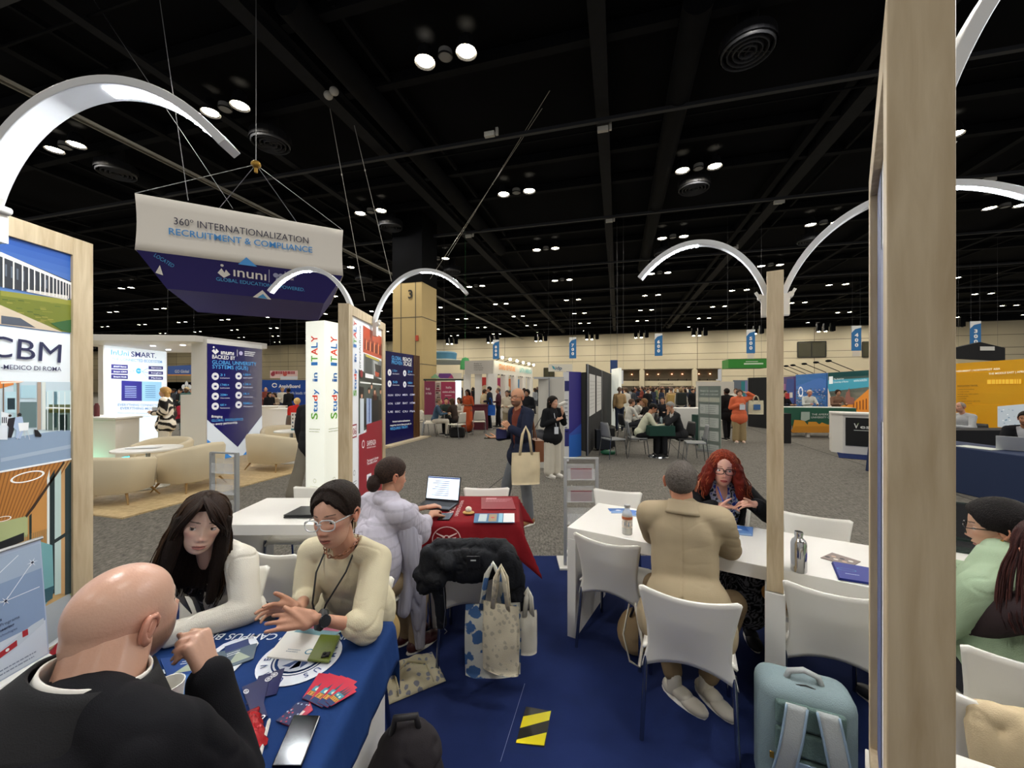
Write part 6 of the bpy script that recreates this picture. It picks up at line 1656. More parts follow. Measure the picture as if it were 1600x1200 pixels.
def figure(label,J,vox=.014,skin='#c99a7c',hair=('#2a1d17','short'),top=('#333a4a','shirt'),inner=None,bottom=('#2a2a30','trousers'),shoes='#20202a',fem=False,face=None,b=1.0,group=None,headkw=None,look=None,roll=0,bag=None,hres=.45,hands='simple',name='person',extra=None,handgeo=None):
 """a whole figure from joints; parts: hair, clothing, shoes"""
 n=10 if vox>.01 else 14
 mb=M();V=lambda k:Vector(J[k]);fr=Vector(J['front'])
 torso(mb,J,-.006,b,n=n);legs(mb,J,-.008,b*.95,n=n)
 hc=V('head');nk=V('neck');cap_(mb,nk-Vector((0,0,.03)),hc+(nk-hc)*.42,.054 if not fem else .048,.052 if not fem else .046,n)
 for q in 'LR':
  w=V('wr'+q);hd=J.get('hd'+q,(0,0,-1))
  if hands=='simple':simple_hand(mb,w,hd)
  a=V('an'+q);cap_(mb,a,a+Vector((0,0,-.04)),.035,.035,n)
 g=blob(mb,vox,skin,3)
 look=Vector(look if look is not None else fr);hm=head_mtx(hc,look,roll)
 hk=dict(skin=skin,fem=fem);hk.update(headkw or{})
 hg=xf(head_geo(hres,**hk),hm)
 body=geo_build(join([g,hg]+([handgeo]if handgeo else[])),name,SKIN);tag(body,label,'person',group)
# clothes
 kind=top[1];mb=M();inf={'shirt':.008,'jacket':.020,'coat':.028,'dress':.010,'sweater':.014,'tee':.008}.get(kind,.01)
 al=.52 if kind=='tee' else(.5 if kind=='dress' else .97)
 fm,f2,side,up,mid=torso(mb,J,inf,b,armlen=al,n=n)
 pv=V('pelv')
 if kind in('jacket','coat'):
  L=.12 if kind=='jacket' else .20
  dn=Vector((0,0,-1))if(V('knL')-V('hipL')).z<-.2 else Vector((0,0,-.25))
  mb.ell(pv+dn*L*.6,(.215*b,.175*b,.10+L*.6),16,10,fm)
 if kind=='dress':
  k=(V('knL')+V('knR'))/2;a=(V('anL')+V('anR'))/2;cap_(mb,pv,k,.17,.20,n);cap_(mb,k,k.lerp(a,.45),.20,.25,n)
 mb_in=None
 if inner:
  mi=M();torso(mi,J,.004,b,arms=0,low=False,n=n);geo_build(blob(mi,vox,inner,2),'shirt',CLOTH,body)
 def cf(v,c):return c if extra is None else extra(v,c,J)
 def dsp(v):
  d=folds(.004,9,len(label))(v)
  if inner:
   rel=v-np.array(pv);t=rel@np.array(up)/max(.01,(mid-pv).length);lx=np.abs(rel@np.array(side));ff=rel@np.array(f2)
   w=.015+.075*np.clip((t-.25)/.75,0,1);m=sstep(.012,-.012,lx-w)*(ff>.02)*(t>.05);d=d-m*.05
  return d
 geo_build(blob(mb,vox,top[0],3,dsp,cf),kind if kind!='tee' else 'shirt',CLOTH,body)
 if bottom and kind!='dress':
  mb=M()
  if bottom[1]=='skirt':
   k=(V('knL')+V('knR'))/2;cap_(mb,pv,k,.16*b,.18,n);legs(mb,J,-.03,b,n=n)
  else:legs(mb,J,.012+(.02 if bottom[1]=='wide' else 0),b,n=n,flare=.03 if bottom[1]=='wide' else .008,short=.93)
  geo_build(blob(mb,vox,bottom[0],3,folds(.004,8,3)),'trousers' if bottom[1]!='skirt' else 'skirt',CLOTH,body)
 if shoes:
  mf,so=feet_geo(J,shoes);geo_build(join([geo_of(mf,shoes),so]),'shoes',SHOE,body)
 hc_=[]
 if hair:
  k=hair[1];c=hair[0]
  if k=='short':hc_.append(hair_cap(c,.010,res=hres,fem=fem))
  elif k=='balding':hc_.append(hair_cap(c,.006,(86,86,70,20,4,-6,-24,-34,-40),res=hres))
  elif k=='bob':hc_.append(hair_cap(c,.020,(40,36,24,4,-14,-30,-40,-48,-52),res=hres,fem=True))
  elif k=='long':
   hc_.append(hair_cap(c,.018,(40,36,24,4,-14,-34,-44,-54,-60),res=hres,fem=True))
   m3=M();
   for sx in(-1,-.4,.4,1):cap_(m3,(sx*.06,-.05,-.01),(sx*.085,-.07,-.24),.045,.022,10)
   hc_.append(blob(m3,max(.009,vox*.7),c,2,folds(.005,(60,60,6),1)))
  elif k=='bun':
   hc_.append(hair_cap(c,.012,res=hres,fem=True));m3=M();m3.ell((0,-.115,.035),(.042,.038,.042));hc_.append(geo_of(m3,c))
  elif k=='tail':
   hc_.append(hair_cap(c,.012,res=hres,fem=True));m3=M();cap_(m3,(0,-.10,.03),(0,-.13,-.14),.028,.012,10);hc_.append(geo_of(m3,c))
  if hc_:geo_build(xf(join(hc_),hm),'hair',HAIR,body)
 return body,hm
# ------------------------------------------------------------------ people and things in the middle distance
def at(px,Y):return((px-800)/F*Y,Y)
def cup_at(p,label,c='#e8e6df',r=.035,h=.10,tilt=None):
 mb=M();mb.lathe([(0,0),(r*.75,0),(r,h),(r*.93,h),(r*.7,.006),(0,.006)],18,Matrix.Translation(Vector(p))@(tilt.to_4x4()if tilt else Matrix()))
 return tag(mb.build('paper_cup',mat('paper_cup_'+c.strip('#'),c,rough=.6),smooth=True,origin=Vector(p)),label,'cup')
def tote(label,top,w,h,u,color='#d8c6a0',handle=.25,th=.05,mt=None,name='tote_bag',paint=None):
 """cloth bag; top = centre of its opening, u = width direction"""
 top=Vector(top);u=Vector(u).normalized();nrm=Vector((-u.y,u.x,0));mb=M()
 def sh(a,b):
  x=(a-.5)*w*(1+.04*math.sin(b*3));z=-b*h;k=math.sin(min(1,b*1.3)*math.pi*.5)
  return x,z,th*.5*k*(1-abs(2*a-1)**3)+.004
 vs=[];N_=15;K=13
 for side in(1,-1):
  for j in range(K):
   for i in range(N_):
    x,z,d=sh(i/(N_-1),j/(K-1));q=noise.noise((x*12,z*9,side*3.0))*.012*(j>0);vs.append(top+u*x+nrm*side*(d+q)+Vector((0,0,z)))
 fs=[]
 for s in(0,1):
  o=s*N_*K
  for j in range(K-1):
   for i in range(N_-1):a=o+j*N_+i;q=(a,a+1,a+1+N_,a+N_);fs.append(q if s else q[::-1])
 B=N_*K
 for i in range(N_-1):a=(K-1)*N_+i;fs.append((a,a+1,B+a+1,B+a))
 for j in range(K-1):a=j*N_;fs.append((a,a+N_,B+a+N_,B+a));a=j*N_+N_-1;fs.append((a,B+a,B+a+N_,a+N_))
 mb.color(color);mb.add(vs,fs)
 t=mb.build(name,mt or mat('canvas_'+color.strip('#'),color,rough=.9,bump=(300,.3),var=(8,.05)),smooth='all',origin=top);tag(t,label,'bag');t['_w']=1;bpy.context.view_layer.update()
 for s in(1,-1):
  m2=M();pts=[top+u*(-.22*w)+nrm*s*.008-Vector((0,0,.03)),top+u*(-.12*w)+nrm*s*.015+Vector((0,0,handle*.7)),top+nrm*s*.006+Vector((0,0,handle)),top+u*(.12*w)+nrm*s*.015+Vector((0,0,handle*.7)),top+u*(.22*w)+nrm*s*.008-Vector((0,0,.03))]
  m2.tube(pts,.014,6,flat=.25,up=u);m2.build('handle',mat('canvas_'+color.strip('#'))if not mt else mt,t,smooth='all')
 return t
# walking bald man with the tote bag
Y=4.87;x0=.12
J=place(pose_stand(1.70,stride=.22,arms=('bent','bent')),(x0,Y),(-.80,-.60))
J['elL']=(.10+.06,Y-.24,1.13);J['elR']=(.0,Y+.22,1.10)
J['wrL']=(-.02,Y-.22,1.225);J['hdL']=(-.5,-.1,.6);J['wrR']=(-.17,Y-.02,1.09);J['hdR']=(-1,-.1,-.05)
J['shL']=(.20,Y-.14,1.385);J['shR']=(.02,Y+.13,1.385);J['neck']=(.09,Y,1.44);J['head']=(.062,Y-.03,1.585)
J['hipL']=(.16,Y-.06,.90);J['hipR']=(.08,Y+.08,.90);J['knL']=(.17,Y-.05,.50);J['anL']=(.22,Y+.0,.085);J['knR']=(-.06,Y+.04,.52);J['anR']=(-.14,Y+.10,.085)
J['pelv']=(.12,Y,.93)
mbh=M();hand_prims(mbh,J['wrL'],(-.55,-.15,.55),(-.3,.9,.1),1,1.15);hand_prims(mbh,J['wrR'],(-1,-.15,0),(0,0,1),1,.35)
man,hm=figure('bald bearded man in glasses and navy blazer walking past with a canvas tote',J,.009,'#c08a68',None,('#1d2338','jacket'),'#6f3426',('#73777c','trousers'),'#8a5a30',look=(-.62,-.78,-.03),hres=.8,b=1.02,headkw=dict(stubble=('#33261f',.75),brow='#2b201a',lips='#a06a58'),hands='none',handgeo=blob(mbh,.004,'#c08a68',3))
def glasses(parent,hm,c='#26242a',r=.024,clear=False,sq=1.25,thick=.0018,z=.003,y=None):
 mb=M();yy=y or .094
 for sx in(-1,1):
  pts=[]
  for k in range(25):
   a=2*math.pi*k/24;ex=abs(math.cos(a))**.7*(1 if math.cos(a)>0 else-1);ez=abs(math.sin(a))**.75*(1 if math.sin(a)>0 else-1)
   pts.append(hm@Vector((sx*.033+ex*r*sq*.92,yy-.25*max(0,abs(sx*.033+ex*r)-.04),z+ez*r*.80)))
  mb.tube(pts,thick*(hm.to_scale().x),6)
  mb.tube([hm@Vector((sx*.061,yy-.006,z+.008)),hm@Vector((sx*.073,.05,z+.006)),hm@Vector((sx*.079,-.01,z+.002))],thick,6)
 mb.tube([hm@Vector((-.011,yy,z+.004)),hm@Vector((0,yy+.003,z+.006)),hm@Vector((.011,yy,z+.004))],thick*1.2,6)
 return mb.build('glasses',mat('frame_'+c.strip('#'),c,rough=.25)if not clear else mat('clear_frame','#dfe3e4',rough=.15,alpha=.75),parent,smooth='all')
glasses(man,hm)
tt=tote('natural canvas tote bag hanging from the arm of the walking bald man',(.16,Y-.32,1.72-103/F*(Y-.32)),.325,.37,(1,.15,0),'#dccba6',.30)
mb=M();mb.box((.31,Y+.02,.93),(.11,.26,.26),rz=.2);mb.tube([(.30,Y-.1,1.07),(.24,Y-.06,1.40),(.28,Y+.1,1.07)],.009,6)
tag(mb.build('shoulder_bag',mat('brown_leather','#7a4a2c',rough=.5),bevel=.02,smooth=True,origin=(.33,Y,.9)),'brown leather shoulder bag behind the canvas tote','bag')
mb=M();mb.box((-.13,Y-.12,1.15),(.13,.012,.12),rz=.3);tag(mb.build('folder',mat('navy_card','#1c2050',rough=.5),origin=(-.17,Y-.1,1.1)),'dark blue folder held by the walking bald man','folder')
mb=M();mb.box((-.27,Y-.04,1.085),(.15,.075,.009),rz=.1);tag(mb.build('smartphone',mat('phone_black','#0a0a0c',rough=.12,spec=.25),origin=(-.27,Y,1.08),bevel=.003),'black phone in the outstretched hand of the walking man','phone')
# woman drinking
X,Y=at(863,7.47)
J=place(pose_stand(1.52,arms=('mouth','chest')),(X,Y),(.55,-.83))
wm,hm=figure('woman with a dark bob in black blazer and pale trousers drinking from a cup',J,.012,'#d4a48a',('#17120f','long'),('#16181c','jacket'),'#202226',('#d6d0c2','wide'),'#e6e3dc',fem=True,look=(.75,-.66,0),hres=.6)
p=Vector(J['head'])+Vector((.10,-.10,-.04));cup_at(p,'white takeaway cup at the mouth of the woman in black',tilt=Matrix.Rotation(R(70),3,'Y'),h=.13)
mb=M();mb.ell((X-.26,Y+.0,.78),(.20,.10,.13),16,10);mb.tube([(X-.38,Y,.85),(X-.14,Y,1.26),(X-.12,Y+.02,.85)],.01,6);tag(mb.build('handbag',mat('grey_leather','#3f4046',rough=.5),smooth='all',origin=(X-.26,Y,.7)),'slouchy dark grey handbag beside the woman drinking','bag')
mb=M();mb.box((X+.06,Y-.16,.90),(.08,.01,.13),rz=.3);mb.tube([(X+.06,Y-.16,.97),(X+.02,Y-.12,1.22)],.006,5);tag(mb.build('name_badge',mat('badge_white','#dfe5ee'),origin=(X+.06,Y-.16,.9)),'white name badge on a blue lanyard of the woman drinking','badge')
# zebra blouse woman at the reception counter
X,Y=at(259,9.3)
def zebra(v,c,J):
 q=np.sin(v[:,2]*38+5*vnoise(v,5,2)+v[:,0]*22*np.sign(v[:,0]-X))+.6*vnoise(v,8,4);m=sstep(-.1,.15,q)[:,None];return np.array(srgb('#1d1a18'))*(1-m)+np.array(srgb('#e6dccb'))*m
J=place(pose_stand(1.70,arms=('bent','bent')),(X,Y),(-.85,-.45))
wz_,hm=figure('blonde woman in zebra striped blouse and white trousers by the reception counter',J,.013,'#d9ac8e',('#a8834f','long'),('#e6dccb','coat'),None,('#e4ddd0','wide'),'#d8c8b0',fem=True,extra=zebra,b=1.12)
mb=M();q=Vector((X-.12,Y-.15,1.18));mb.box(q,(.10,.01,.12),rz=.9);tag(mb.build('name_badge',mat('badge_white'),origin=q),'white badge hanging on the zebra striped blouse','badge')
# pair at the green table
gt=(DP(1028,604,9.6).x,9.6)
t=thing('pedestal_table','small dark green draped square table between the two seated men','table',(gt[0],gt[1],0))
mb=M();mb.box((0,0,.66),(.62,.6,.24),taper=.98);mb.build('cloth',mat('dark_green_cloth'),t,bevel=.01);mb=M();mb.lathe([(.03,.03),(.03,.56)],12);mb.build('column',CHROME,t);mb=M();mb.lathe([(.24,0),(.22,.03),(.03,.05)],20);mb.build('base',CHROME,t)
figure('young man in pale shirt bent over the green table, looking down',place(pose_sit(1.66,.20,knee=.02),(at(1000,9.7)[0],9.7),(1,-.15)),.014,'#c08c6c',('#151210','short'),('#d3d5bd','sweater'),None,('#191a1e','trousers'),'#15151a',look=(.85,-.1,-.55))
figure('grey haired man in dark suit resting his chin on his hand at the green table',place(pose_sit(1.78,.16,('chin','table')),(at(1062,9.6)[0],9.6),(-1,-.1)),.014,'#c79a7c',('#8c8a86','short'),('#26272a','jacket'),'#dedede',('#222327','trousers'),'#101012',look=(-1,-.1,-.3))
def side_chair(label,loc,face,c='#8f9294',group='grey side chairs',blk=False):
 t=thing('side_chair',label,'chair',(loc[0],loc[1],0),math.atan2(face[1],face[0])-math.pi/2,group);m_=mat('chair_shell_'+c.strip('#'),c,rough=.5)
 mb=M();mb.grid(lambda u,w:Vector(((2*u-1)*(.21-.05*w*w),-.20-.05*w-.03*(1-(2*u-1)**2),.50+.36*w)),9,7);mb.build('backrest',m_,t,smooth='all',solid=.014)
 mb=M();mb.box((0,0,.455),(.44,.42,.03));mb.build('seat',m_,t,bevel=.01)
 for sx in(-1,1):
  mb=M();mb.tube([(sx*.22,.18,.45),(sx*.23,.24,0)],.011,6);mb.build('leg',CHROME,t);mb=M();mb.tube([(sx*.22,-.18,.56),(sx*.22,-.20,.45),(sx*.23,-.25,0)],.011,6);mb.build('leg',CHROME,t)
 return t
side_chair('grey chair under the young man in the pale shirt',at(996,9.72),(1,-.15));side_chair('empty grey chair just left of the young man, near the black wall',at(958,9.5),(.9,.3));side_chair('black seated chair under the grey haired man',at(1066,9.6),(-1,-.1),'#26272a');side_chair('empty grey rounded chair right of the grey haired man',at(1086,8.9),(-.9,.25))
mb=M();mb.box((gt[0]-.05,gt[1]+.05,.80),(.25,.18,.02));mb.lathe([(.03,.79),(.03,.93),(.012,.96),(.012,.98)],10,Matrix.Translation((gt[0]+.12,gt[1]+.1,0)));tag(mb.build('water_bottle',mat('pale_plastic','#a9bcc4',rough=.2),origin=(gt[0],gt[1],.78)),'clear water bottle standing on the green table','bottle')
# luggage near the black wall
for px,Yb,c,lb in((941,10.6,'#1b2230','dark navy suitcase by the black poster wall, left one'),(949,11.0,'#15171c','black suitcase by the black poster wall, right one')):
 p=at(px,Yb);mb=M();mb.box((p[0],p[1],.30),(.36,.24,.52));mb.tube([(p[0]-.09,p[1],.56),(p[0]-.09,p[1],.64),(p[0]+.09,p[1],.64),(p[0]+.09,p[1],.56)],.01,6)
 for s in(-1,1):mb.ell((p[0]+s*.13,p[1],.03),(.03,.03,.03),8,6)
 tag(mb.build('suitcase',mat('case_'+c.strip('#'),c,rough=.5),bevel=.03,smooth=True,origin=(p[0],p[1],0)),lb,'suitcase')
p=at(948,9.9);mb=M();mb.ell((p[0],p[1],.06),(.16,.10,.06));mb.box((p[0]+.1,p[1],.05),(.2,.1,.08),rz=.4);tag(mb.build('green_bag',mat('green_plastic','#1f6a4c',rough=.4),smooth='all',origin=(p[0],p[1],0)),'crumpled green bag on the carpet by the suitcases','bag')
# coral jacket woman
X,Y=at(1155,12.0)
J=place(pose_stand(1.62,arms=('shoulder','chest')),(X,Y),(-.25,-.97));J['elL']=(X+.42,Y,1.42);J['wrL']=(X+.20,Y-.1,1.52)
figure('woman in coral jacket and wide beige trousers walking toward us with a tote',J,.016,'#cf9c80',('#4a3a34','bob'),('#e0704c','coat'),None,('#a8946f','wide'),'#e8c8b8',fem=True,b=1.1,look=(-.3,-.95,0))
tote('cream tote with a blue picture on the arm of the coral jacket woman',(X+.42,Y-.15,1.30),.40,.42,(1,-.25,0),'#e2d9bc',.15)
mb=M();mb.color('#3f6ea8');mb.box((X+.42,Y-.20,1.10),(.2,.015,.16));tag(mb.build('name_badge',PRINT,origin=(X+.42,Y-.2,1.1)),'blue landscape print on the cream tote','print')
mb=M();mb.box((X-.02,Y-.20,1.10),(.16,.012,.16));tag(mb.build('name_badge',mat('badge_white'),origin=(X,Y-.2,1.1)),'white and blue badge on the coral jacket','badge')
# people from the middle distance, given by pixel column, depth and look
def stand_(label,px,Y,h,face,hair,top,bottom,skin='#c99a7c',arms=('bent','down'),fem=False,inner=None,shoes='#1c1c20',b=1.0,vox=.02,group=None,stride=.08,look=None):
 x,y=at(px,Y);return figure(label,place(pose_stand(h,stride,arms),(x,y),face),vox,skin,hair,top,inner,bottom,shoes,fem=fem,b=b,hres=.28,group=group,look=look)
def sit_(label,px,Y,h,face,hair,top,bottom,skin='#c99a7c',arms=('table','table'),fem=False,inner=None,lean=.08,vox=.02,group=None,seat=.46,look=None):
 x,y=at(px,Y);return figure(label,place(pose_sit(h,lean,arms,seat=seat),(x,y),face),vox,skin,hair,top,inner,bottom,'#1c1c20',fem=fem,hres=.28,group=group,look=look)
stand_('man in a long black coat seen from behind, beside the coral jacket woman',1136,12.6,1.66,(-.1,1),('#17120f','short'),('#121215','coat'),('#15151a','trousers'),'#6a4836',('down','down'))
stand_('woman in orange dress seen sideways near the seated group',731,14.5,1.60,(-.5,-.85),('#17100d','long'),('#b8502c','dress'),None,'#7a4f38',('bent','bent'),True,b=1.05)
stand_('person in navy jacket with a bright blue tote by the maroon counter',765,16.0,1.72,(-.9,.2),('#151210','short'),('#1b2130','jacket'),('#1c202c','trousers'))
tote('bright blue tote bag with white mark on the navy jacket person',at(766,15.75)+(.98,),.40,.42,(1,0,0),'#2463c4',.3)
stand_('person leaning over the maroon counter in cream coat',757,16.4,1.60,(.7,.5),('#3a2a20','short'),('#c9b894','coat'),('#b8a98a','trousers'))
stand_('man in burgundy shirt standing before the white market stand',779,16.5,1.66,(-.9,.1),('#5a5048','balding'),('#4a2430','shirt'),('#1d1a20','trousers'),b=1.1)
stand_('person in pale cream top holding things, behind the walking bald man',793,13.5,1.58,(-.4,-.9),('#3a3430','short'),('#d8cdb8','sweater'),('#a39478','trousers'),'#b58a6c',('bent','bent'),True)
stand_('dark haired person in black behind the shoulder of the walking man',824,12.5,1.62,(-.5,-.85),('#14110f','bob'),('#1b1c22','jacket'),('#1b1c22','trousers'),'#b8886a',('bent','bent'),True)
sit_('person in blue shirt and white trousers at the table left of the orange dress',680,13.6,1.72,(1,.1),('#7c6a58','short'),('#41586e','shirt'),('#d8d0c0','trousers'))
sit_('person in dark top seated behind the small table with back to the crimson panel',697,14.8,1.68,(.2,-1),('#1c1613','short'),('#33403c','shirt'),('#26262a','trousers'))
sit_('long haired person in dark brown seated facing away at the small table',711,13.8,1.68,(-.9,.4),('#4a3626','long'),('#3a2e28','sweater'),('#1c1c20','trousers'),fem=True)
sit_('person in white seated behind the orange dress woman',721,15.2,1.66,(-.6,-.8),('#3f2f26','long'),('#ded8cc','shirt'),('#d0c8b8','trousers'),fem=True)
for px,Yc,f,lb in((672,13.6,(1,.1),'white chair under the blue shirt person'),(666,14.2,(1,-.3),'empty white chair at the edge of the navy slatted wall'),(714,13.1,(-.9,.5),'white chair with a black bag under it, left of the orange dress'),(724,14.9,(-.8,.3),'white chair just behind the orange dress'),(748,14.2,(-.2,1),'white chair right of the orange dress woman')):
 side_chair(lb,at(px,Yc),f,'#d9d4c8','white chairs in the middle distance')
p=at(695,14.1);t=thing('pedestal_table','small table of the seated group near the crimson panel','table',(p[0],p[1],0));mb=M();mb.lathe([(0,.72),(.42,.72),(.42,.75),(0,.75)],24);mb.build('tabletop',mat('pale_birch','#cdbfa2'),t);mb=M();mb.lathe([(.2,0),(.03,.03),(.03,.72)],14);mb.build('column',CHROME,t)
p=at(712,13.2);mb=M();mb.box((p[0]+.05,p[1]+.1,.17),(.5,.3,.34));tag(mb.build('backpack',mat('black_bag','#121214',rough=.7),bevel=.06,origin=(p[0],p[1],0)),'black bag on the carpet below the white chair of the seated group','bag')
p=at(748,15.8);t=thing('counter','maroon draped counter of the seated group area','counter',(p[0],p[1],0));mb=M();mb.box((0,0,.48),(.75,.5,.96));mb.build('body',mat('maroon_cloth','#5c1f30',rough=.7),t);mb=M();mb.box((0,0,.98),(.8,.55,.04));mb.build('top',mat('maroon_cloth'),t)
# left stands
stand_('man in black pointing before the ApplyBoard wall',451,17.5,1.64,(-.6,.3),('#14110f','short'),('#17181c','shirt'),('#17181c','trousers'),'#8a6248',('down','out'))
stand_('long haired woman in black behind the left high counter',421,17.0,1.46,(.8,-.5),('#14100e','long'),('#141418','jacket'),('#1b1f2c','trousers'),fem=True)
stand_('person in pale dress before the ApplyBoard wall between the counters',429,17.6,1.42,(-.2,-1),('#2a1d16','long'),('#c9b49c','shirt'),('#8a7c6c','trousers'),fem=True)
sit_('blonde person in a fluffy red jacket seated left of the lit pillar',462,12.0,1.72,(-.2,1),('#d8b878','bob'),('#c2271f','coat'),('#8a6a54','trousers'),fem=True,seat=.5)
side_chair('dark stool under the person in the red jacket',at(462,12.0),(-.2,1),'#5a4a40','stools')
stand_('person in teal robe and light headwrap before the lily emblem wall',292,15.5,1.70,(.1,-1),('#c8b48c','bun'),('#52706c','coat'),('#5c7a72','wide'),'#5a3d2c',('bent','bent'),True)
stand_('man in dark jacket behind the person in teal',303,16.2,1.66,(-.6,-.7),('#1b1512','short'),('#1a1c22','jacket'),('#22252c','trousers'),inner='#cfd3d8')
sit_('person in crimson seated between the zebra blouse and the white post',284,13.8,1.66,(.9,-.2),('#2a1c14','long'),('#a02438','sweater'),('#2a2a2e','trousers'),fem=True)
side_chair('dark stool under the person in crimson',at(284,13.8),(.9,-.2),'#3a3634','stools')
stand_('person in dark clothes half hidden behind the lit pillar',487,6.1,1.66,(.2,1),('#1a1512','short'),('#1f2024','coat'),('#7a7468','wide'),'#b58a6c',('down','down'),shoes='#c0a890',stride=.3)
# right stands
sit_('person with pink face seated behind the green draped table',1262,15.2,1.75,(-.2,-1),('#c9b8a8','short'),('#d8dcd8','shirt'),('#333338','trousers'),'#d08870',seat=.72)
sit_('dark haired person seated behind the green draped table, right one',1306,15.2,1.75,(-.2,-1),('#2a1d16','bob'),('#8a6a58','shirt'),('#333338','trousers'),fem=True,seat=.72)
sit_('person holding a red and white leaflet left of the green table',1221,15.0,1.75,(.3,-1),('#1b1512','short'),('#1b1c22','jacket'),('#1b1c22','trousers'),seat=.70)
mb=M();mb.color('#c0303c');p=at(1231,14.7);mb.box((p[0],p[1],1.37),(.2,.02,.2),rz=.2);mb.color('#f0ece8');mb.box((p[0]+.12,p[1],1.40),(.12,.02,.2),rz=.2);tag(mb.build('leaflet',PRINT,origin=(p[0],p[1],1.3)),'red and white leaflet held up left of the green table','leaflet')
J=place(pose_sit(1.80,.14),(at(1522,9.0)[0],9.1),(-1,-.05))
figure('balding older man in light grey shirt seated sideways before the yellow wall',J,.014,'#cf9a80',('#8f857c','balding'),('#b9bcc0','shirt'),None,('#4a4c52','trousers'),'#222226',b=1.15,look=(-1,-.05,0),hres=.5)
side_chair('black chair under the man in the light grey shirt',(at(1522,9.0)[0],9.1),(-1,-.05),'#1c1c20','black chairs')
J=place(pose_sit(1.72,.14),(8.45,6.45),(-.75,-.6))
mz,hm=figure('man with thin beard in dark suit and white shirt smiling behind a laptop',J,.012,'#b07c5c',('#17110e','short'),('#17181d','jacket'),'#c9ccd2',('#17181d','trousers'),'#15151a',look=(-.9,-.5,-.1),hres=.6,headkw=dict(stubble=('#2a1d16',.5),lips='#a8685a'))
side_chair('black chair under the man behind the laptop',(8.45,6.45),(-.75,-.6),'#1c1c20','black chairs')
def laptop(label,loc,face,w=.31,d=.215,ang=100,c='#9ea1a6',screen='#101216',z=TZ,lit=None):
 """face = direction from keyboard to the screen hinge (away from the user)"""
 a=math.atan2(face[1],face[0])-math.pi/2;t=thing('laptop',label,'laptop',(loc[0],loc[1],z),a);m_=mat('laptop_'+c.strip('#'),c,rough=.35,metal=.3)
 mb=M();mb.box((0,0,.008),(w,d,.016));base=mb.build('base',m_,t,bevel=.004)
 mb=M();mb.box((0,.02,.0165),(w*.88,d*.5,.001));mb.build('keyboard',mat('keyboard_black','#17181b',rough=.6),base)
 th_=R(ang-90);m4=Matrix.Translation((0,d/2,.014))@Matrix.Rotation(-th_,4,'X');mb=M();mb.T=m4;mb.box((0,0,d/2),(w,.008,d));lid=mb.build('screen',m_,t,bevel=.003)
 mb=M();mb.T=m4;mb.box((0,-.0048,d/2+.004),(w*.94,.001,d*.88));mb.build('display',lit or mat('dark_display',screen,rough=.15),lid)
 return t
laptop('open silver laptop on the navy draped table',(7.72,6.05),(-.75,-.6),c='#c9ccd0',ang=110,z=.745)
# the crowd toward the concourse
rc_=random.Random(7);base=[]
skins=['#c99a7c','#8a5e46','#d8ae92','#6a4532','#b8886a'];tops=['#17181c','#2c3448','#d8d4ca','#4a2a2c','#6a7a5a','#b89a70','#3a3f46','#8a8f96','#1f3a4a','#c9c4b8','#7a3a30','#22242a']
hairs=['#15110f','#2a1d16','#4a3626','#8a7458','#1b1512','#6a5a50']
for k in range(12):
 fem=k%2==1
 J=place(pose_stand(1.60+.02*(k%6),.1,(('bent','down'),('down','bent'),('bent','bent'),('down','down'))[k%4]),(0,0),(0,1))
 base.append(figure('x',J,.03,skins[k%5],(hairs[k%6],('short','long','short','bob','balding','tail')[k%6]),(tops[k],('jacket','shirt','coat','sweater')[k%4]),None,(('#1c1c22','#2c3448','#8a7c64','#3a3a40')[k%4],'trousers'),'#1a1a1e',fem=fem,hres=.16)[0])
mid_spots=[(968,15,.3,1),(978,17,-.5,.8),(990,20,1,0),(1003,24,-1,.2),(1012,19,.2,-1),(1021,26,.8,.4),(1008,30,-.6,1),(1034,22,.6,-.8),(1049,17.5,0,1),(1064,16.2,.2,1),(1082,20,.3,-1),(1088,24,-1,0)]
named={8:'person with a pale backpack walking away beyond the white counter',9:'person with a large dark backpack above the white counter'}
first=True;used_b=set()
def crowd(px,Y,fx,fy,label,group,s=1.0):
 k=rc_.randrange(12);x,y=at(px,Y);r=math.atan2(fy,fx)-math.pi/2
 if k not in used_b:o=base[k];used_b.add(k);o.location=(x,y,0);o.rotation_euler=(0,0,r)
 else:o=copy_tree(base[k],(x,y,0),r)
 o['label']=label;o['group']=group;o.scale=(s,s,s);return o
for i,(px,Yc,fx,fy)in enumerate(mid_spots):
 crowd(px,Yc,fx,fy,named.get(i,'standing visitor in the crowd beyond the two seated men at the green table'),'crowd beyond the green table')
for i in range(64):
 Yc=rc_.uniform(24,66);px=rc_.uniform(966,1088);a=rc_.uniform(0,6.28)
 crowd(px,Yc,math.cos(a),math.sin(a),'distant visitor in the dense crowd before the concourse doors','distant crowd before the concourse',rc_.uniform(.94,1.06))
for i in range(26):
 Yc=rc_.uniform(20,40);px=rc_.uniform(716,842);a=rc_.uniform(0,6.28)
 crowd(px,Yc,math.cos(a),math.sin(a),'distant visitor standing around the white market stand','visitors around the market stand')
for i in range(6):
 px,Yc=[(282,19),(272,20),(415,20),(441,20),(1202,22),(1150,16)][i];crowd(px,Yc,rc_.uniform(-1,1),-1,'visitor '+['left of the person in teal','right behind the zebra blouse woman','at the far left of the ApplyBoard wall','under the middle of the ApplyBoard wall','before the black drape by the slim frame','in the aisle right behind the coral jacket woman'][i],'visitors by the far stands')
for k in range(12):
 if k not in used_b:
  o=base[k]
  for ch in list(o.children):bpy.data.objects.remove(ch)
  bpy.data.objects.remove(o)
mb=M();p=at(1049.5,17.38);mb.box((p[0],p[1],1.16),(.32,.18,.44));tag(mb.build('backpack',mat('khaki_pack','#b89a5c',rough=.8),bevel=.05,origin=(p[0],p[1],1.0)),'pale yellow backpack on the person walking away','backpack')
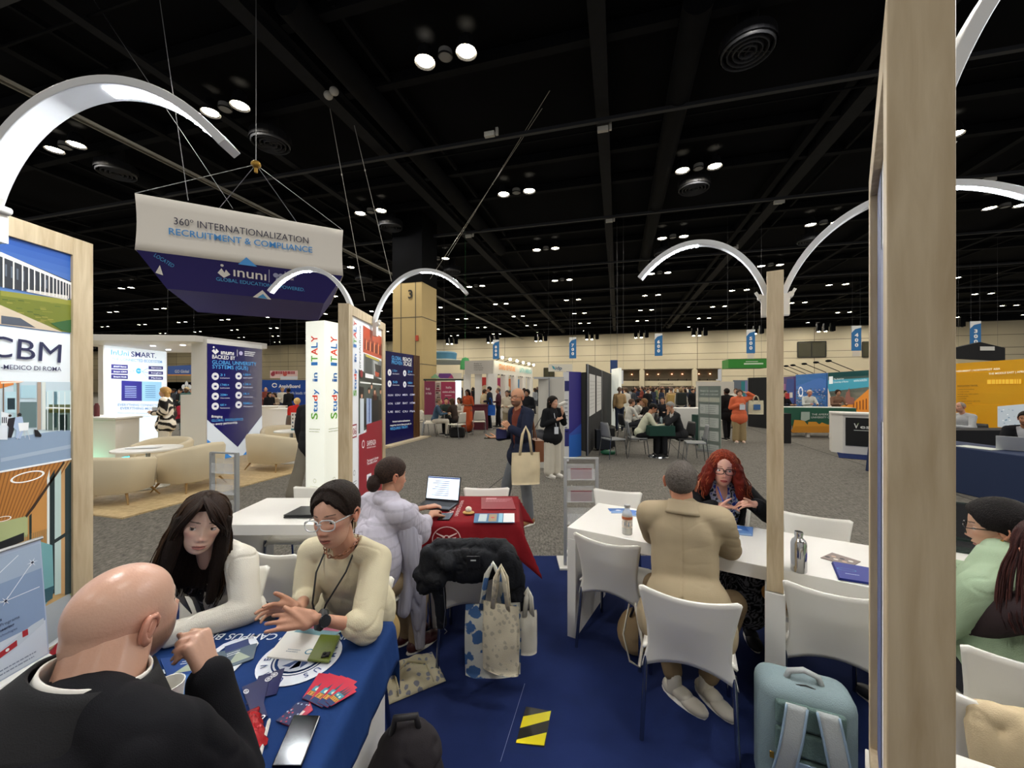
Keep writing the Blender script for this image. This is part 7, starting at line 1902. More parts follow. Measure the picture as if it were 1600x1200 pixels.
mb=M();p=at(1064.5,16.05);mb.box((p[0],p[1],1.22),(.4,.22,.52));tag(mb.build('backpack',mat('dark_pack','#1a221e',rough=.8),bevel=.06,origin=(p[0],p[1],1.0)),'large dark green backpack above the white counter','backpack')
# seated people behind the green table group
for px,Yc,f,hr,tp,lb in((981,12.4,(1,.2),('#5a463a','short'),'#e0ded6','man in white shirt seated behind the young man in pale shirt, left one'),(993,13.4,(1,.1),('#2a1d16','short'),'#e6e4dc','man in white shirt seated behind the young man in pale shirt, right one'),(1013,12.6,(-1,.1),('#7a5a3c','long'),'#1d1b1c','long haired woman in dark top facing the men in white shirts'),(1036,14.5,(-.5,-.9),('#241a14','short'),'#26262c','seated person in dark top just left of the grey haired man')):
 sit_(lb,px,Yc,1.74,f,hr,(tp,'shirt'),('#2a2c32','trousers'));side_chair('chair under the '+lb.split(',')[0][:38].strip(),at(px,Yc),f,'#33353a','dark chairs of the second group')
# ------------------------------------------------------------------ the people at the tables, nearest first
def near_skin(J,prims_fn,vox,skin,cfn=None,smooth=4):
 mb=M();prims_fn(mb);return blob(mb,vox,skin,smooth,None,cfn)
def body_core(mb,J,fem=False,b=1.0,legs_=True,arms=True):
 torso(mb,J,-.008,b,arms=1 if arms else 0)
 hc,nk=Vector(J['head']),Vector(J['neck']);cap_(mb,nk-Vector((0,0,.05)),hc+(nk-hc)*.40,.056 if not fem else .046,.055 if not fem else .047)
 if legs_:legs(mb,J,-.008,b)
def seat_joints(J,pelv,front,knee=.44,spread=.10,ank=.42,seat_z=.53):
 f=Vector(front).normalized();s=f.cross(Vector((0,0,1)));p=Vector(pelv)
 J['pelv']=tuple(p)
 for q,sg in(('L',-1),('R',1)):
  J['hip'+q]=tuple(p+s*sg*.085+Vector((0,0,-.03)));J['kn'+q]=tuple(p+s*sg*spread+f*knee+Vector((0,0,-.03)));a=p+s*sg*(spread+.01)+f*ank;a.z=.085;J['an'+q]=tuple(a)
 J['front']=tuple(f);return J
def cyl_cut(v,c,p,d,r,lo,hi):return c
# --- A: bald man in black suit, back to us
J=dict(head=(-.862,.880,1.205),neck=(-.825,.765,1.115),shL=(-1.04,.64,1.055),shR=(-.62,.70,1.065),elL=(-1.17,.92,.83),wrL=(-1.00,1.05,.80),elR=(-.625,.885,.815),wrR=(-.715,.925,1.035))
seat_joints(J,(-.86,.46,.56),(-.05,1,0),knee=.42)
hmA=head_mtx(J['head'],(.16,1,.03),R(3),1.02)
def pr(mb):
 body_core(mb,J,b=1.1)
 cap_(mb,(-.832,.775,1.09),(-.862,.838,1.165),.074,.072)
 hand_prims(mb,J['wrR'],(-.42,.12,.88),(-.86,-.10,-.45),-1,(1.35,1.55,1.7,1.8),(.3,.5),.0,1.05,tdir=(-.8,.15,.45))
 hand_prims(mb,J['wrL'],(.7,.7,-.1),(0,0,-1),-1,.5)
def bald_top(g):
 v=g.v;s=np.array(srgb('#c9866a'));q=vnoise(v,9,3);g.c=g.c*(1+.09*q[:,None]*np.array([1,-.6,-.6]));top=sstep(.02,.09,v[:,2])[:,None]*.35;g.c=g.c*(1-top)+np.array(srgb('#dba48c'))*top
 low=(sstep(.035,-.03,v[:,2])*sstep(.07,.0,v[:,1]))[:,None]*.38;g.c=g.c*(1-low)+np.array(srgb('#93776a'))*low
# soft skin rolls at the nape and a dent over the ear
 m=sstep(.02,-.05,v[:,1]);bk=sstep(.03,-.05,v[:,1])*sstep(.015,-.035,v[:,2])*sstep(-.125,-.085,v[:,2]);v=v+bk[:,None]*np.array((0,-.020,-.004))+(bk*np.sign(v[:,0]))[:,None]*np.array((.006,0,0));d=m*(-.0022*np.exp(-((v[:,2]+.035)/.004)**2)-.0025*np.exp(-((v[:,2]+.058)/.004)**2));n=v/np.linalg.norm(v,axis=1)[:,None];g.v=v+n*d[:,None];return g
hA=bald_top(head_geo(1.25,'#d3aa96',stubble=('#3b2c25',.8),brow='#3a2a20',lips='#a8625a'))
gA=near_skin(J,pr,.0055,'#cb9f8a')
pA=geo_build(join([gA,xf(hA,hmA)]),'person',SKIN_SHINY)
tag(pA,'bald man in a black suit seen from behind, resting his chin on his fist','person')
BLKW='#15151a'
def jk(mb):
 torso(mb,J,.018,1.12,armlen=.985,belly=.02);V=Vector
 for sh,o in((J['shL'],-1),(J['shR'],1)):cap_(mb,V(J['neck'])+V((o*.05,-.03,-.040)),V(sh)+V((o*.005,-.01,.004)),.062,.064)
 cap_(mb,V(J['shR']),V(J['elR']),.070,.062);cap_(mb,J['elR'],V(J['elR']).lerp(V(J['wrR']),.88),.060,.045)
 mb.ell((-.84,.60,.90),(.24,.13,.22));mb.ell((-.83,.52,.62),(.22,.15,.18))
mb=M();jk(mb);fd=folds(.007,7,4)
gj=blob(mb,.007,BLKW,12,fd);geo_build(gj,'jacket',WOOL,pA)
def ring_band(c,rx,ry,n_,z0,z1,tilt,o0=1.0,o1=1.0,gap=0.0,col='#ffffff',seg=48,th=.003):
 """collar: open band around the neck; tilt = Matrix"""
 mb=M();vs=[];K=6
 for j in range(K):
  q=j/(K-1)
  for i in range(seg+1):
   a=math.pi/2+gap+(2*math.pi-2*gap)*i/seg;k=lerp(o0,o1,q);vs.append(Vector(c)+tilt@Vector((rx*k*math.cos(a),ry*k*math.sin(a),lerp(z0,z1,q))))
 fs=[(j*(seg+1)+i,j*(seg+1)+i+1,(j+1)*(seg+1)+i+1,(j+1)*(seg+1)+i)for j in range(K-1)for i in range(seg)]
 mb.color(col);mb.add(vs,fs);return mb
tl=Matrix.Rotation(R(-14),3,'X')@Matrix.Rotation(R(12),3,'Y')
ring_band((-.836,.782,1.134),.086,.084,0,-.030,.024,tl,1.08,.98,.35,'#efece6').build('shirt_collar',mat('white_shirt','#efece6',rough=.7),pA,smooth='all',solid=.004)
ring_band((-.836,.774,1.130),.102,.098,0,.030,-.060,tl,.93,1.55,.5).build('jacket_collar',mat('black_wool','#131317',rough=.9,bump=(400,.2)),pA,smooth='all',solid=.007)
w=Vector(J['wrR']);e=Vector(J['elR']);mb=M();mb.tube([e.lerp(w,.84),e.lerp(w,.955)],[.044,.042],24,cap=False);mb.build('cuff',mat('white_shirt'),pA,smooth='all',solid=.003)
mb=M();legs(mb,J,.012,1.1);geo_build(blob(mb,.014,'#17171b',3),'trousers',WOOL,pA)
mf,so=feet_geo(J,'#15151a');geo_build(join([geo_of(mf,'#15151a'),so]),'shoes',SHOE,pA)
# --- B: young woman in the white blazer
J=dict(head=(-1.282,1.625,1.155),neck=(-1.32,1.715,1.01),shL=(-1.175,1.70,.965),shR=(-1.50,1.80,.965),elL=(-1.085,1.60,.805),wrL=(-1.28,1.43,.805),elR=(-1.60,1.66,.81),wrR=(-1.44,1.46,.805))
seat_joints(J,(-1.42,2.0,.54),(.15,-1,0));J['front']=(.25,-.97,0)
hmB=head_mtx(J['head'],(.62,-.78,-.12),R(-12),1.0)
def pr(mb):
 body_core(mb,J,True,.9)
 hand_prims(mb,J['wrL'],(-.85,-.5,0),(0,0,-1),-1,.35);hand_prims(mb,J['wrR'],(.7,-.7,0),(0,0,-1),1,.35)
pB=geo_build(join([near_skin(J,pr,.0075,'#e2bba8'),xf(head_geo(1.15,'#ecc6b2',True,'#c07068','#4a342a','#4a3526',gaze=(.35,.93,.05),nose=.9,blush=.6),hmB)]),'person',SKIN)
tag(pB,'young woman with long dark brown hair and white blazer listening across the blue table','person')
mb=M();torso(mb,J,.004,.9,arms=0,bust=1);nb_=[Vector(J['neck']),Vector(J['pelv'])]
def floral(v,c):m=(vnoise(v,45,2)>.28)[:,None];return np.where(m,np.array(srgb('#8f8d95')),c)
geo_build(blob(mb,.006,'#131318',3,lambda v:-.03*sstep(.05,-.01,np.linalg.norm((v-np.array((-1.30,1.64,1.02)))*np.array((1,1,.8)),axis=1)-.03),floral),'blouse',CLOTH,pB)
mb=M();fm,f2,sd_,up,mid=torso(mb,J,.015,.95,armlen=.97,bust=1);V=Vector
cap_(mb,J['shL'],J['elL'],.066,.054);cap_(mb,J['shR'],J['elR'],.066,.054);cap_(mb,J['elL'],J['wrL'],.056,.040);cap_(mb,J['elR'],J['wrR'],.056,.040)
def open_front(J,f2,sd_,up,mid,wt,t0,depth=.07,fold=None,wb=.012):
 pv=np.array(J['pelv'])
 def f(v):
  d=fold(v);rel=v-pv;t=rel@np.array(up)/(mid-Vector(J['pelv'])).length;lx=np.abs(rel@np.array(sd_));ff=rel@np.array(f2)
  w=wb+wt*np.clip((t-t0)/(1-t0),0,1);return d-depth*sstep(.006,-.006,lx-w)*(ff>.0)*(t>.02)
 return f
geo_build(blob(mb,.0055,'#e4dfd2',10,open_front(J,f2,sd_,up,mid,.085,.05,.05,folds(.0065,10,2),.03)),'blazer',CLOTH,pB)
# lapels
mb=M()
for s in(-1,1):
 P=lambda t,x,o:V(J['pelv']).lerp(mid,t)+sd_*s*x+f2*o
 mb.add([P(1.10,.065,.03),P(1.0,.12,.085),P(.80,.125,.128),P(.72,.10,.135),P(.45,.045,.128),P(.75,.055,.125),P(.95,.060,.09)],[(0,1,2,6),(6,2,3,5),(5,3,4)])
mb.build('lapels',mat('ivory_cloth','#dcd6c8',rough=.8),pB,smooth='all',solid=.005)
def hair_long(hm,color,c2,guides_n,seed,r=.0032,curl=0.0,length=.34,front=True,n_=240,spread=.007,wf=20,part=.0,fringe=False,low=(0,0)):
 G=[]
 for a in np.linspace(-1,1,15):
  th_=a*R(108);x,y=math.sin(th_),-math.cos(th_)
  g=[]
  for el,k in((88,1.0),(70,1.0),(45,1.03),(20,1.10),(0,1.18)):
   e_=R(el);d=np.array([[x*math.cos(e_)+part*8*math.sin(e_)*.0,y*math.cos(e_),math.sin(e_)]]);rr=head_r(d)[0]*k+.006;p=d[0]*rr;g.append(Vector(p))
  px_,py_=x*(.088+.018*abs(a)),y*.095
  fw=max(0,abs(a)-.55)*.07
  g+=[Vector((px_*1.05,py_+fw*.4,-.07)),Vector((px_*1.12,py_+fw,-.15)),Vector((px_*1.15+low[0],py_+fw*1.2+low[1],-.15-length*.5)),Vector((px_*1.0+low[0],py_+fw*1.2+low[1],-.12-length))]
  G.append([hm@p for p in g])
 return strands(G,n_,r,color,c2,seed,spread,curl,wf,5,22,.55)
DB='#1d1410'
capB=hair_cap(DB,.013,(48,42,22,-8,-24,-34,-44,-54,-60),1.0,True,.0025,seed=4,c2='#38261d',part=.01,flow=(60,60,3))
mb=M()
for a in np.linspace(-1,1,11):
 th_=a*R(106);x,y=math.sin(th_),-math.cos(th_);fw=max(0,abs(a)-.6)*.09
 cap_(mb,(x*.074,y*.080,.02),(x*.086,y*.082+fw*.5,-.12),.026,.030,10);cap_(mb,(x*.086,y*.082+fw*.5,-.12),(x*.092,y*.085+fw,-.30),.030,.020,10)
baseB=blob(mb,.0055,DB,3,folds(.004,(70,70,5),2))
mb=M()
FR=[[(.02,.03,.120),(-.025,.088,.100),(-.055,.108,.062),(-.074,.088,.015),(-.086,.055,-.04)],[(.022,.05,.118),(-.0,.105,.088),(-.022,.122,.055),(-.046,.114,.034),(-.072,.085,.0)],[(.024,.04,.119),(.038,.092,.094),(.058,.098,.055),(.076,.075,.01),(.086,.045,-.05)],[(.01,.02,.118),(.04,.07,.095),(.068,.08,.05),(.08,.06,.0),(.085,.04,-.07)]]
frB=strands([[Vector(p)for p in g]for g in FR[:2]],60,.0042,DB,'#38261d',5,.005,0,1,5,12,.5)
frB2=strands([[Vector(p)for p in g]for g in FR[2:]],60,.0042,DB,'#38261d',6,.005,0,1,5,12,.5)
hairB=join([xf(join([capB,baseB,frB,frB2]),hmB),hair_long(hmB,DB,'#48321f',15,3,.0030,.003,.24,n_=330)])
geo_build(hairB,'hair',HAIR,pB)
mb=M();legs(mb,J,.012,.95);geo_build(blob(mb,.014,'#24242a',3),'trousers',CLOTH,pB)
mf,so=feet_geo(J,'#e8e4dc');geo_build(join([geo_of(mf,'#d8d2c8'),so]),'shoes',SHOE,pB)
# --- C: woman in the cream sweater with clear glasses
J=dict(head=(-.722,1.60,1.193),neck=(-.715,1.685,1.045),shL=(-.575,1.66,.985),shR=(-.875,1.72,.990),elL=(-.550,1.475,.815),wrL=(-.690,1.375,.905),elR=(-.875,1.66,.825),wrR=(-.800,1.47,.885))
seat_joints(J,(-.74,1.93,.55),(-.10,-1,0));J['front']=(-.15,-.99,0)
hmC=head_mtx(J['head'],(-.16,-.97,-.10),R(5),1.02)
def pr(mb):
 body_core(mb,J,True,.92);
 hand_prims(mb,J['wrL'],(-.95,-.18,.12),(-.05,.75,-.65),1,(.15,.22,.3,.4),(.1,.2),.10,.97,tdir=(-.75,.1,.6))
 hand_prims(mb,J['wrR'],(-.60,-.62,.38),(.3,-.6,-.5),1,(.2,.25,.35,.45),(.1,.2),.12,.95,tdir=(-.5,-.4,.75))
pC=geo_build(join([near_skin(J,pr,.0042,'#c39076'),xf(head_geo(1.15,'#c99a82',True,'#a3564c','#30221b','#3a281c',gaze=(-.05,.95,-.25),nose=1.0,blush=.7),hmC)]),'person',SKIN)
tag(pC,'woman in cream sweater and clear glasses gesturing with both hands at the blue table','person')
mb=M();fm,f2,sd_,up,mid=torso(mb,J,.012,.95,armlen=.62)
cap_(mb,J['shL'],J['elL'],.064,.060);cap_(mb,J['shR'],J['elR'],.062,.056);cap_(mb,J['elL'],V(J['elL']).lerp(V(J['wrL']),.22),.062,.052);mb.ell((-.74,1.86,.66),(.19,.15,.16))
nkC=np.array((-.72,1.665,1.065))
geo_build(blob(mb,.0055,'#d9cfb0',12,lambda v:folds(.0055,11,7)(v)-.035*sstep(.012,-.012,np.linalg.norm(v-nkC,axis=1)-.068)),'sweater',CLOTH,pC)
glasses(pC,hmC,clear=True,r=.0262,thick=.0024,y=.101)
# chain necklace, earring, lanyard, watch, ring
def loopneck(c,rx,ry,z,dip,m3,n_=30):
 return[Vector(c)+m3@Vector((rx*math.cos(a),ry*math.sin(a),z-dip*max(0,math.sin(a))**1.5))for a in[2*math.pi*k/n_ for k in range(n_+1)]]
ff=Vector(J['front']);m3=frame_m(ff.cross(Vector((0,0,1))),ff,Vector((0,0,1)))
pts=loopneck((-.722,1.668,1.062),.066,.070,.0,.040,m3,26);mb=M()
for k in range(26):
 p=pts[k];q=pts[k+1];d=(q-p).normalized();x=d.orthogonal().normalized();y=d.cross(x);x,y=(x,y)if k%2 else(y,x)
 mb.tube([(p+q)/2+d*.010*math.cos(a)+x*.0065*math.sin(a)for a in[2*math.pi*i/10 for i in range(11)]],.0024,5)
mb.build('necklace',mat('tortoise_chain','#8a5a40',rough=.25,var=(60,.4)),pC,smooth='all')
mb=M();q=[V((-.655,1.655,1.055)),V((-.672,1.585,.97)),V((-.735,1.545,.86)),V((-.762,1.555,.79))];mb.tube(q,.0035,6);q=[V((-.785,1.675,1.05)),V((-.80,1.60,.96)),V((-.792,1.555,.86)),V((-.775,1.555,.79))];mb.tube(q,.0035,6)
mb.build('lanyard',mat('black_cord','#17171a',rough=.6),pC,smooth='all')
w=V(J['wrL']);d=(V(J['elL'])-w).normalized();mb=M();mb.tube([w+d*.012,w+d*.030],[.0335,.0345],20);mb.build('watch_strap',mat('black_rubber','#17171a',rough=.5),pC,smooth='all',)
x=V((.1,-.85,.5));x=(x-d*x.dot(d)).normalized();yv=d.cross(x);mm=Matrix.Translation(w+d*.021+x*.036)@frame_m(d,yv,x).to_4x4();mb=M();mb.lathe([(0,0),(.020,0),(.0205,.005),(.018,.008),(0,.008)],24,mm);mb.build('watch',mat('dark_watch','#22252c',rough=.15,metal=.5),pC,smooth=True)
e_=hmC@V((.082,-.002,-.040));mb=M()
for k in range(3):mb.ell(e_+V((0,0,-.011*k)),(.005,.003,.006),8,6)
mb.build('earring',CHROME,pC,smooth=True)
DC='#150f0c'
capC=hair_cap(DC,.013,(52,44,30,10,2,-4,-20,-34,-42),1.0,True,.002,seed=6,c2='#2a1d16',part=0.0,flow=(50,50,4),thick=lambda d:1+.8*sstep(0,.8,d[:,2])*(d[:,1]<.3))
G=[[(.03,-.10,.05),(.06,-.125,-.02),(.075,-.12,-.10),(.07,-.10,-.19)],[(-.01,-.11,.05),(.01,-.135,-.03),(.03,-.13,-.12),(.045,-.11,-.20)],[(.06,-.06,.02),(.082,-.06,-.05),(.085,-.055,-.12),(.075,-.04,-.17)]]
tailC=strands([[V(p)for p in g]for g in G],150,.0034,DC,'#5e3f28',8,.008,.004,9,5,16,.6)
geo_build(xf(join([capC,tailC]),hmC),'hair',HAIR,pC)
mb=M();legs(mb,J,.012,.95);geo_build(blob(mb,.012,'#a98d5c',3),'trousers',CLOTH,pC)
mf,so=feet_geo(J,'#e8e4dc');geo_build(join([geo_of(mf,'#3a3430'),so]),'shoes',SHOE,pC)
# --- D: woman with the pale shawl, seated with her back to us at the red table
J=dict(head=(-.765,2.50,1.150),neck=(-.79,2.47,1.01),shL=(-.925,2.565,.955),shR=(-.685,2.375,.955),elL=(-.86,2.83,.80),wrL=(-.66,2.98,.80),elR=(-.62,2.56,.775),wrR=(-.575,2.79,.80))
seat_joints(J,(-.90,2.33,.55),(.62,.78,0),knee=.40,spread=.09);J['anL']=(-.72,2.62,.085);J['anR']=(-.62,2.55,.085);J['knR']=(-.62,2.60,.52);J['knL']=(-.74,2.70,.52)
hmD=head_mtx(J['head'],(.72,.66,-.18),0,.97)
def pr(mb):
 body_core(mb,J,True,.9);hand_prims(mb,J['wrR'],(.1,.97,.05),(0,0,-1),-1,.5);hand_prims(mb,J['wrL'],(.8,.5,0),(0,0,-1),1,.5)
pD=geo_build(join([near_skin(J,pr,.0075,'#c08c70'),xf(head_geo(.8,'#c08c70',True),hmD)]),'person',SKIN)
tag(pD,'woman with low dark bun and pale lilac shawl, seen from behind at the red table','person')
mb=M();fm,f2,sd_,up,mid=torso(mb,J,.022,.98,armlen=.78);cap_(mb,V(J['shR']),V(J['elR']),.085,.095);cap_(mb,V(J['shL']),V(J['elL']),.08,.09)
mb.ell((-.83,2.37,.68),(.17,.17,.26));mb.ell((-.78,2.43,1.03),(.085,.085,.045));cap_(mb,(-.88,2.50,1.0),(-.72,2.36,.99),.055,.05)
sc=lambda v:folds(.007,(24,24,3.5),3)(v)
LIL='#bdb9c6'
geo_build(blob(mb,.0065,LIL,9,sc,lambda v,c:c*(1-.16*(np.sin(v[:,2]*90+3*vnoise(v,4))>.8))[:,None]),'shawl',CLOTH,pD)
mb=M();cap_(mb,(-.655,2.42,.84),(-.60,2.46,.45),.07,.062);cap_(mb,(-.60,2.46,.45),(-.585,2.50,.07),.062,.028);cap_(mb,(-.62,2.46,.75),(-.66,2.40,.35),.06,.04)
geo_build(blob(mb,.006,'#aeacba',3,folds(.014,(30,30,2.5),9)),'shawl_end',CLOTH,pD)
mb=M();legs(mb,J,.022,.95);geo_build(blob(mb,.010,'#9b8668',3,folds(.008,9,2)),'trousers',CLOTH,pD)
mf,so=feet_geo(J,'#4a1f22');geo_build(join([geo_of(mf,'#4a1f22'),so]),'shoes',SHOE,pD)
capD=hair_cap('#1f1714',.012,(45,40,30,10,2,-4,-22,-34,-42),.8,True,.002,seed=2,c2='#3f2e26',flow=(50,50,5))
mb=M();mb.ell((.0,-.118,-.052),(.050,.042,.055),24,16);gb=blob(mb,.005,'#2a1e1a',2,folds(.004,(60,20,60),2));
geo_build(xf(join([capD,gb]),hmD),'hair',HAIR,pD)
# --- E: man in the tan blazer, back to us
J=dict(head=(.935,2.17,1.190),neck=(.930,2.125,1.055),shL=(.775,2.20,1.0),shR=(1.085,2.045,1.015),elL=(.86,2.40,.815),wrL=(1.03,2.52,.805),elR=(1.20,2.16,.825),wrR=(1.15,2.36,.805))
seat_joints(J,(.905,2.055,.57),(.42,.91,0),knee=.36,spread=.17,ank=.18);J['anL']=(.90,2.17,.085);J['anR']=(1.07,2.16,.085);J['knR']=(1.24,2.20,.50);J['knL']=(.88,2.40,.50);J['toeL']=(.35,-.6,0);J['toeR']=(.2,-.7,0)
hmE=head_mtx(J['head'],(.45,.89,-.06),R(4),1.0)
def pr(mb):
 body_core(mb,J,b=1.06);hand_prims(mb,J['wrR'],(-.5,.8,0),(0,0,-1),-1,.4);hand_prims(mb,J['wrL'],(.9,.1,0),(0,0,-1),1,.4)
def grey(v,c):return c
pE=geo_build(join([near_skin(J,pr,.0075,'#c58a6a'),xf(head_geo(1.0,'#c58a6a',stubble=('#5a4a42',.4)),hmE)]),'person',SKIN)
tag(pE,'man with short grey brown hair in a tan blazer seen from behind','person')
capE=hair_cap('#3a322c',.010,(44,42,38,18,4,0,-20,-34,-40),1.0,False,.0015,seed=3,c2='#6e665e',flow=(90,90,60))
geo_build(xf(capE,hmE),'hair',mat('cropped_hair',attr=True,rough=.85,bump=(500,.6)),pE)
TAN='#a6967a'
mb=M();fm,f2,sd_,up,mid=torso(mb,J,.020,1.08,armlen=.97);nv=V(J['neck'])
for s_,o in((J['shL'],-1),(J['shR'],1)):cap_(mb,nv-V((0,0,.02))+sd_*o*.05,V(s_)+V((0,0,.008)),.056,.066)
cap_(mb,J['shR'],J['elR'],.070,.062);cap_(mb,J['elR'],J['wrR'],.060,.045);cap_(mb,J['shL'],J['elL'],.070,.060)
mb.ell(V(J['pelv'])+V((.0,-.03,.02)),(.215,.165,.20),20,12,fm);mb.ell(V(J['pelv'])+V((-.02,-.02,-.07))+sd_*-.13,(.10,.13,.13),14,10,fm);mb.ell(V(J['pelv'])+V((0,-.02,-.08))+sd_*.14,(.10,.13,.14),14,10,fm)
pvE=np.array(J['pelv']);sdE=np.array(sd_);f2E=np.array(f2);elE=np.array(J['elR'])
def tanfold(v):
 rel=v-pvE;lx=rel@sdE;bk=rel@f2E<0
 d=folds(.0022,(9,9,12),5)(v);seam=.004*np.exp(-(lx/.0028)**2)*bk
 low=rel[:,2]<.12;vent=.010*np.exp(-(lx/.006)**2)*bk*low
 return d-seam-vent-.006*np.maximum(0,np.sin(v[:,2]*120+v[:,0]*30))*np.exp(-np.linalg.norm(v-(elE+np.array((-.02,-.05,.10))),axis=1)/.09)
geo_build(blob(mb,.0060,TAN,40,tanfold),'blazer',WOOL,pE)
tl=Matrix.Rotation(R(-15),3,'X')@Matrix.Rotation(R(-26),3,'Z')
m3=Matrix.Rotation(math.atan2(.89,.45)-math.pi/2,3,'Z')@Matrix.Rotation(R(-14),3,'X')
ring_band(nv+V((0,0,.012)),.078,.076,0,.034,-.035,m3,.93,1.35,.5).build('collar',mat('tan_cloth',TAN,rough=.9,bump=(400,.2)),pE,smooth='all',solid=.007)
mb=M();legs(mb,J,.014,1.06,short=.9);geo_build(blob(mb,.009,'#7d6a50',3,folds(.006,8,2)),'trousers',WOOL,pE)
mf,so=feet_geo(J,'#d9d4c8');geo_build(join([geo_of(mf,'#cfc8b8'),so]),'shoes',SHOE,pE)
# --- F: woman with red curly hair facing us
J=dict(head=(1.565,2.90,1.112),neck=(1.575,2.965,.965),shL=(1.775,2.975,.905),shR=(1.385,2.965,.905),elL=(1.865,2.86,.79),wrL=(1.695,2.725,.905),elR=(1.325,2.87,.79),wrR=(1.435,2.755,.885))
seat_joints(J,(1.65,3.12,.55),(-.30,-.95,0));J['front']=(-.30,-.95,0)
hmF=head_mtx(J['head'],(-.40,-.91,-.05),R(-3),1.05)
def pr(mb):
 body_core(mb,J,True,1.08);pass
 hand_prims(mb,J['wrL'],(-.93,-.1,.05),(-.1,.3,-.95),1,(.25,.3,.38,.45),(.2,.2),.10,.92,tdir=(-.7,-.1,.6));hand_prims(mb,J['wrR'],(.9,-.12,.02),(.1,.2,-.97),-1,(.25,.3,.38,.45),(.2,.2),.10,.92,tdir=(.6,0,.6))
pF=geo_build(join([near_skin(J,pr,.005,'#e0a78e'),xf(head_geo(1.15,'#e6b09a',True,'#b03238','#6a3426','#5a6a60',gaze=(-.15,.97,-.12),nose=.95,blush=.8),hmF)]),'person',SKIN)
tag(pF,'woman with red curly hair, dark rimmed glasses and black cardigan facing us','person')
def scarfp(v,c):q=vnoise(v,38,3);a=np.where((q>.12)[:,None],np.array(srgb('#2b3f9a')),c);return np.where((q<-.2)[:,None],np.array(srgb('#22242c')),a)
mb=M();torso(mb,J,.006,1.08,arms=0,bust=1);npF=np.array((1.555,2.90,.955))
geo_build(blob(mb,.006,'#b9bccb',3,lambda v:-.045*sstep(.012,-.012,np.linalg.norm((v-npF)*np.array((1.5,1,.8)),axis=1)-.062),scarfp),'blouse',CLOTH,pF)
mb=M();fm,f2,sd_,up,mid=torso(mb,J,.016,1.12,armlen=.93,bust=1)
cap_(mb,J['shL'],J['elL'],.070,.066);cap_(mb,J['shR'],J['elR'],.070,.066);cap_(mb,J['elL'],V(J['elL']).lerp(V(J['wrL']),.8),.062,.046);cap_(mb,J['elR'],V(J['elR']).lerp(V(J['wrR']),.8),.062,.046)
geo_build(blob(mb,.0065,'#101014',4,open_front(J,f2,sd_,up,mid,.055,.1,.06,folds(.006,10,2),.05)),'cardigan',CLOTH,pF)
glasses(pF,hmF,'#2a1c1c',r=.0255,thick=.0026,y=.100)
RC='#6a2014'
capF=hair_cap(RC,.020,(56,46,22,0,-12,-22,-34,-44,-50),1.0,True,.006,seed=2,c2='#a8482c',part=.0,flow=(14,14,10))
mb=M()
for a in np.linspace(-1,1,11):
 th_=a*R(122);x,y=math.sin(th_),-math.cos(th_);cap_(mb,(x*.080,y*.080,.03),(x*.120,y*.10,-.09),.034,.042,10);cap_(mb,(x*.120,y*.10,-.09),(x*.130,y*.10,-.17),.040,.028,10)
bF=blob(mb,.007,RC,2,folds(.012,22,4),lambda v,c:c*(1+.35*vnoise(v,30,2))[:,None])
GF=[]
for a in np.linspace(-1,1,13):
 th_=a*R(128);x,y=math.sin(th_),-math.cos(th_);g=[]
 for el,k in((86,1.05),(60,1.08),(30,1.15),(5,1.28)):
  e_=R(el);d=np.array([[x*math.cos(e_),y*math.cos(e_),math.sin(e_)]]);g.append(hmF@V(d[0]*head_r(d)[0]*k))
 g+=[hmF@V((x*.135,y*.11,-.08)),hmF@V((x*.155,y*.115,-.15)),hmF@V((x*.155,y*.10,-.215))];GF.append(g)
sF=strands(GF,300,.0042,RC,'#b86844',12,.015,.015,26,5,30,.35)
geo_build(join([xf(join([capF,bF]),hmF),sF]),'hair',HAIR,pF)
mb=M();mb.tube([V((1.50,2.86,.99)),V((1.52,2.80,.87)),V((1.555,2.775,.78))],.006,6,flat=.4);mb.tube([V((1.635,2.87,.99)),V((1.60,2.80,.87)),V((1.565,2.775,.78))],.006,6,flat=.4);mb.build('lanyard',mat('blue_ribbon','#2a4fb0',rough=.6),pF,smooth='all')
def swirl(v,c):return np.where((np.sin(vnoise(v,14,5)*22)>.35)[:,None],np.array(srgb('#8d8d92')),c)
mb=M();legs(mb,J,.03,1.05,short=.8,flare=.04);cap_(mb,J['knL'],J['knR'],.10,.10);geo_build(blob(mb,.009,'#17171b',3,folds(.006,8,2),swirl),'skirt',CLOTH,pF)
mf,so=feet_geo(J,'#1c1c20');geo_build(join([geo_of(mf,'#1c1c20'),so]),'shoes',SHOE,pF)
# --- G: woman in the mint green blazer at the right edge, and the dark haired person beside her
J=dict(head=(2.11,1.70,1.105),neck=(2.07,1.64,.97),shL=(1.865,1.56,.905),shR=(2.22,1.78,.905),elL=(1.81,1.66,.71),wrL=(1.92,1.86,.79),elR=(2.30,1.92,.79),wrR=(2.18,2.06,.79))
seat_joints(J,(2.03,1.60,.55),(.2,1,0));J['front']=(-.35,.93,0)
hmG=head_mtx(J['head'],(-.62,.76,-.22),0,.98)
def pr(mb):
 body_core(mb,J,True,.96);hand_prims(mb,J['wrL'],(.3,.9,0),(0,0,-1),1,.4);hand_prims(mb,J['wrR'],(-.4,.9,0),(0,0,-1),-1,.4)
pG=geo_build(join([near_skin(J,pr,.008,'#dcae92'),xf(head_geo(.9,'#dcae92',True),hmG)]),'person',SKIN)
tag(pG,'woman in mint green blazer with pulled back black hair at the right edge','person')
glasses(pG,hmG,'#1c1c20',thick=.0022,y=.099)
mb=M();e_=hmG@V((-.083,-.002,-.036));mb.ell(e_,(.006,.006,.008),8,6);mb.build('earring',mat('gold','#b08a40',rough=.3,metal=.8),pG,smooth=True)
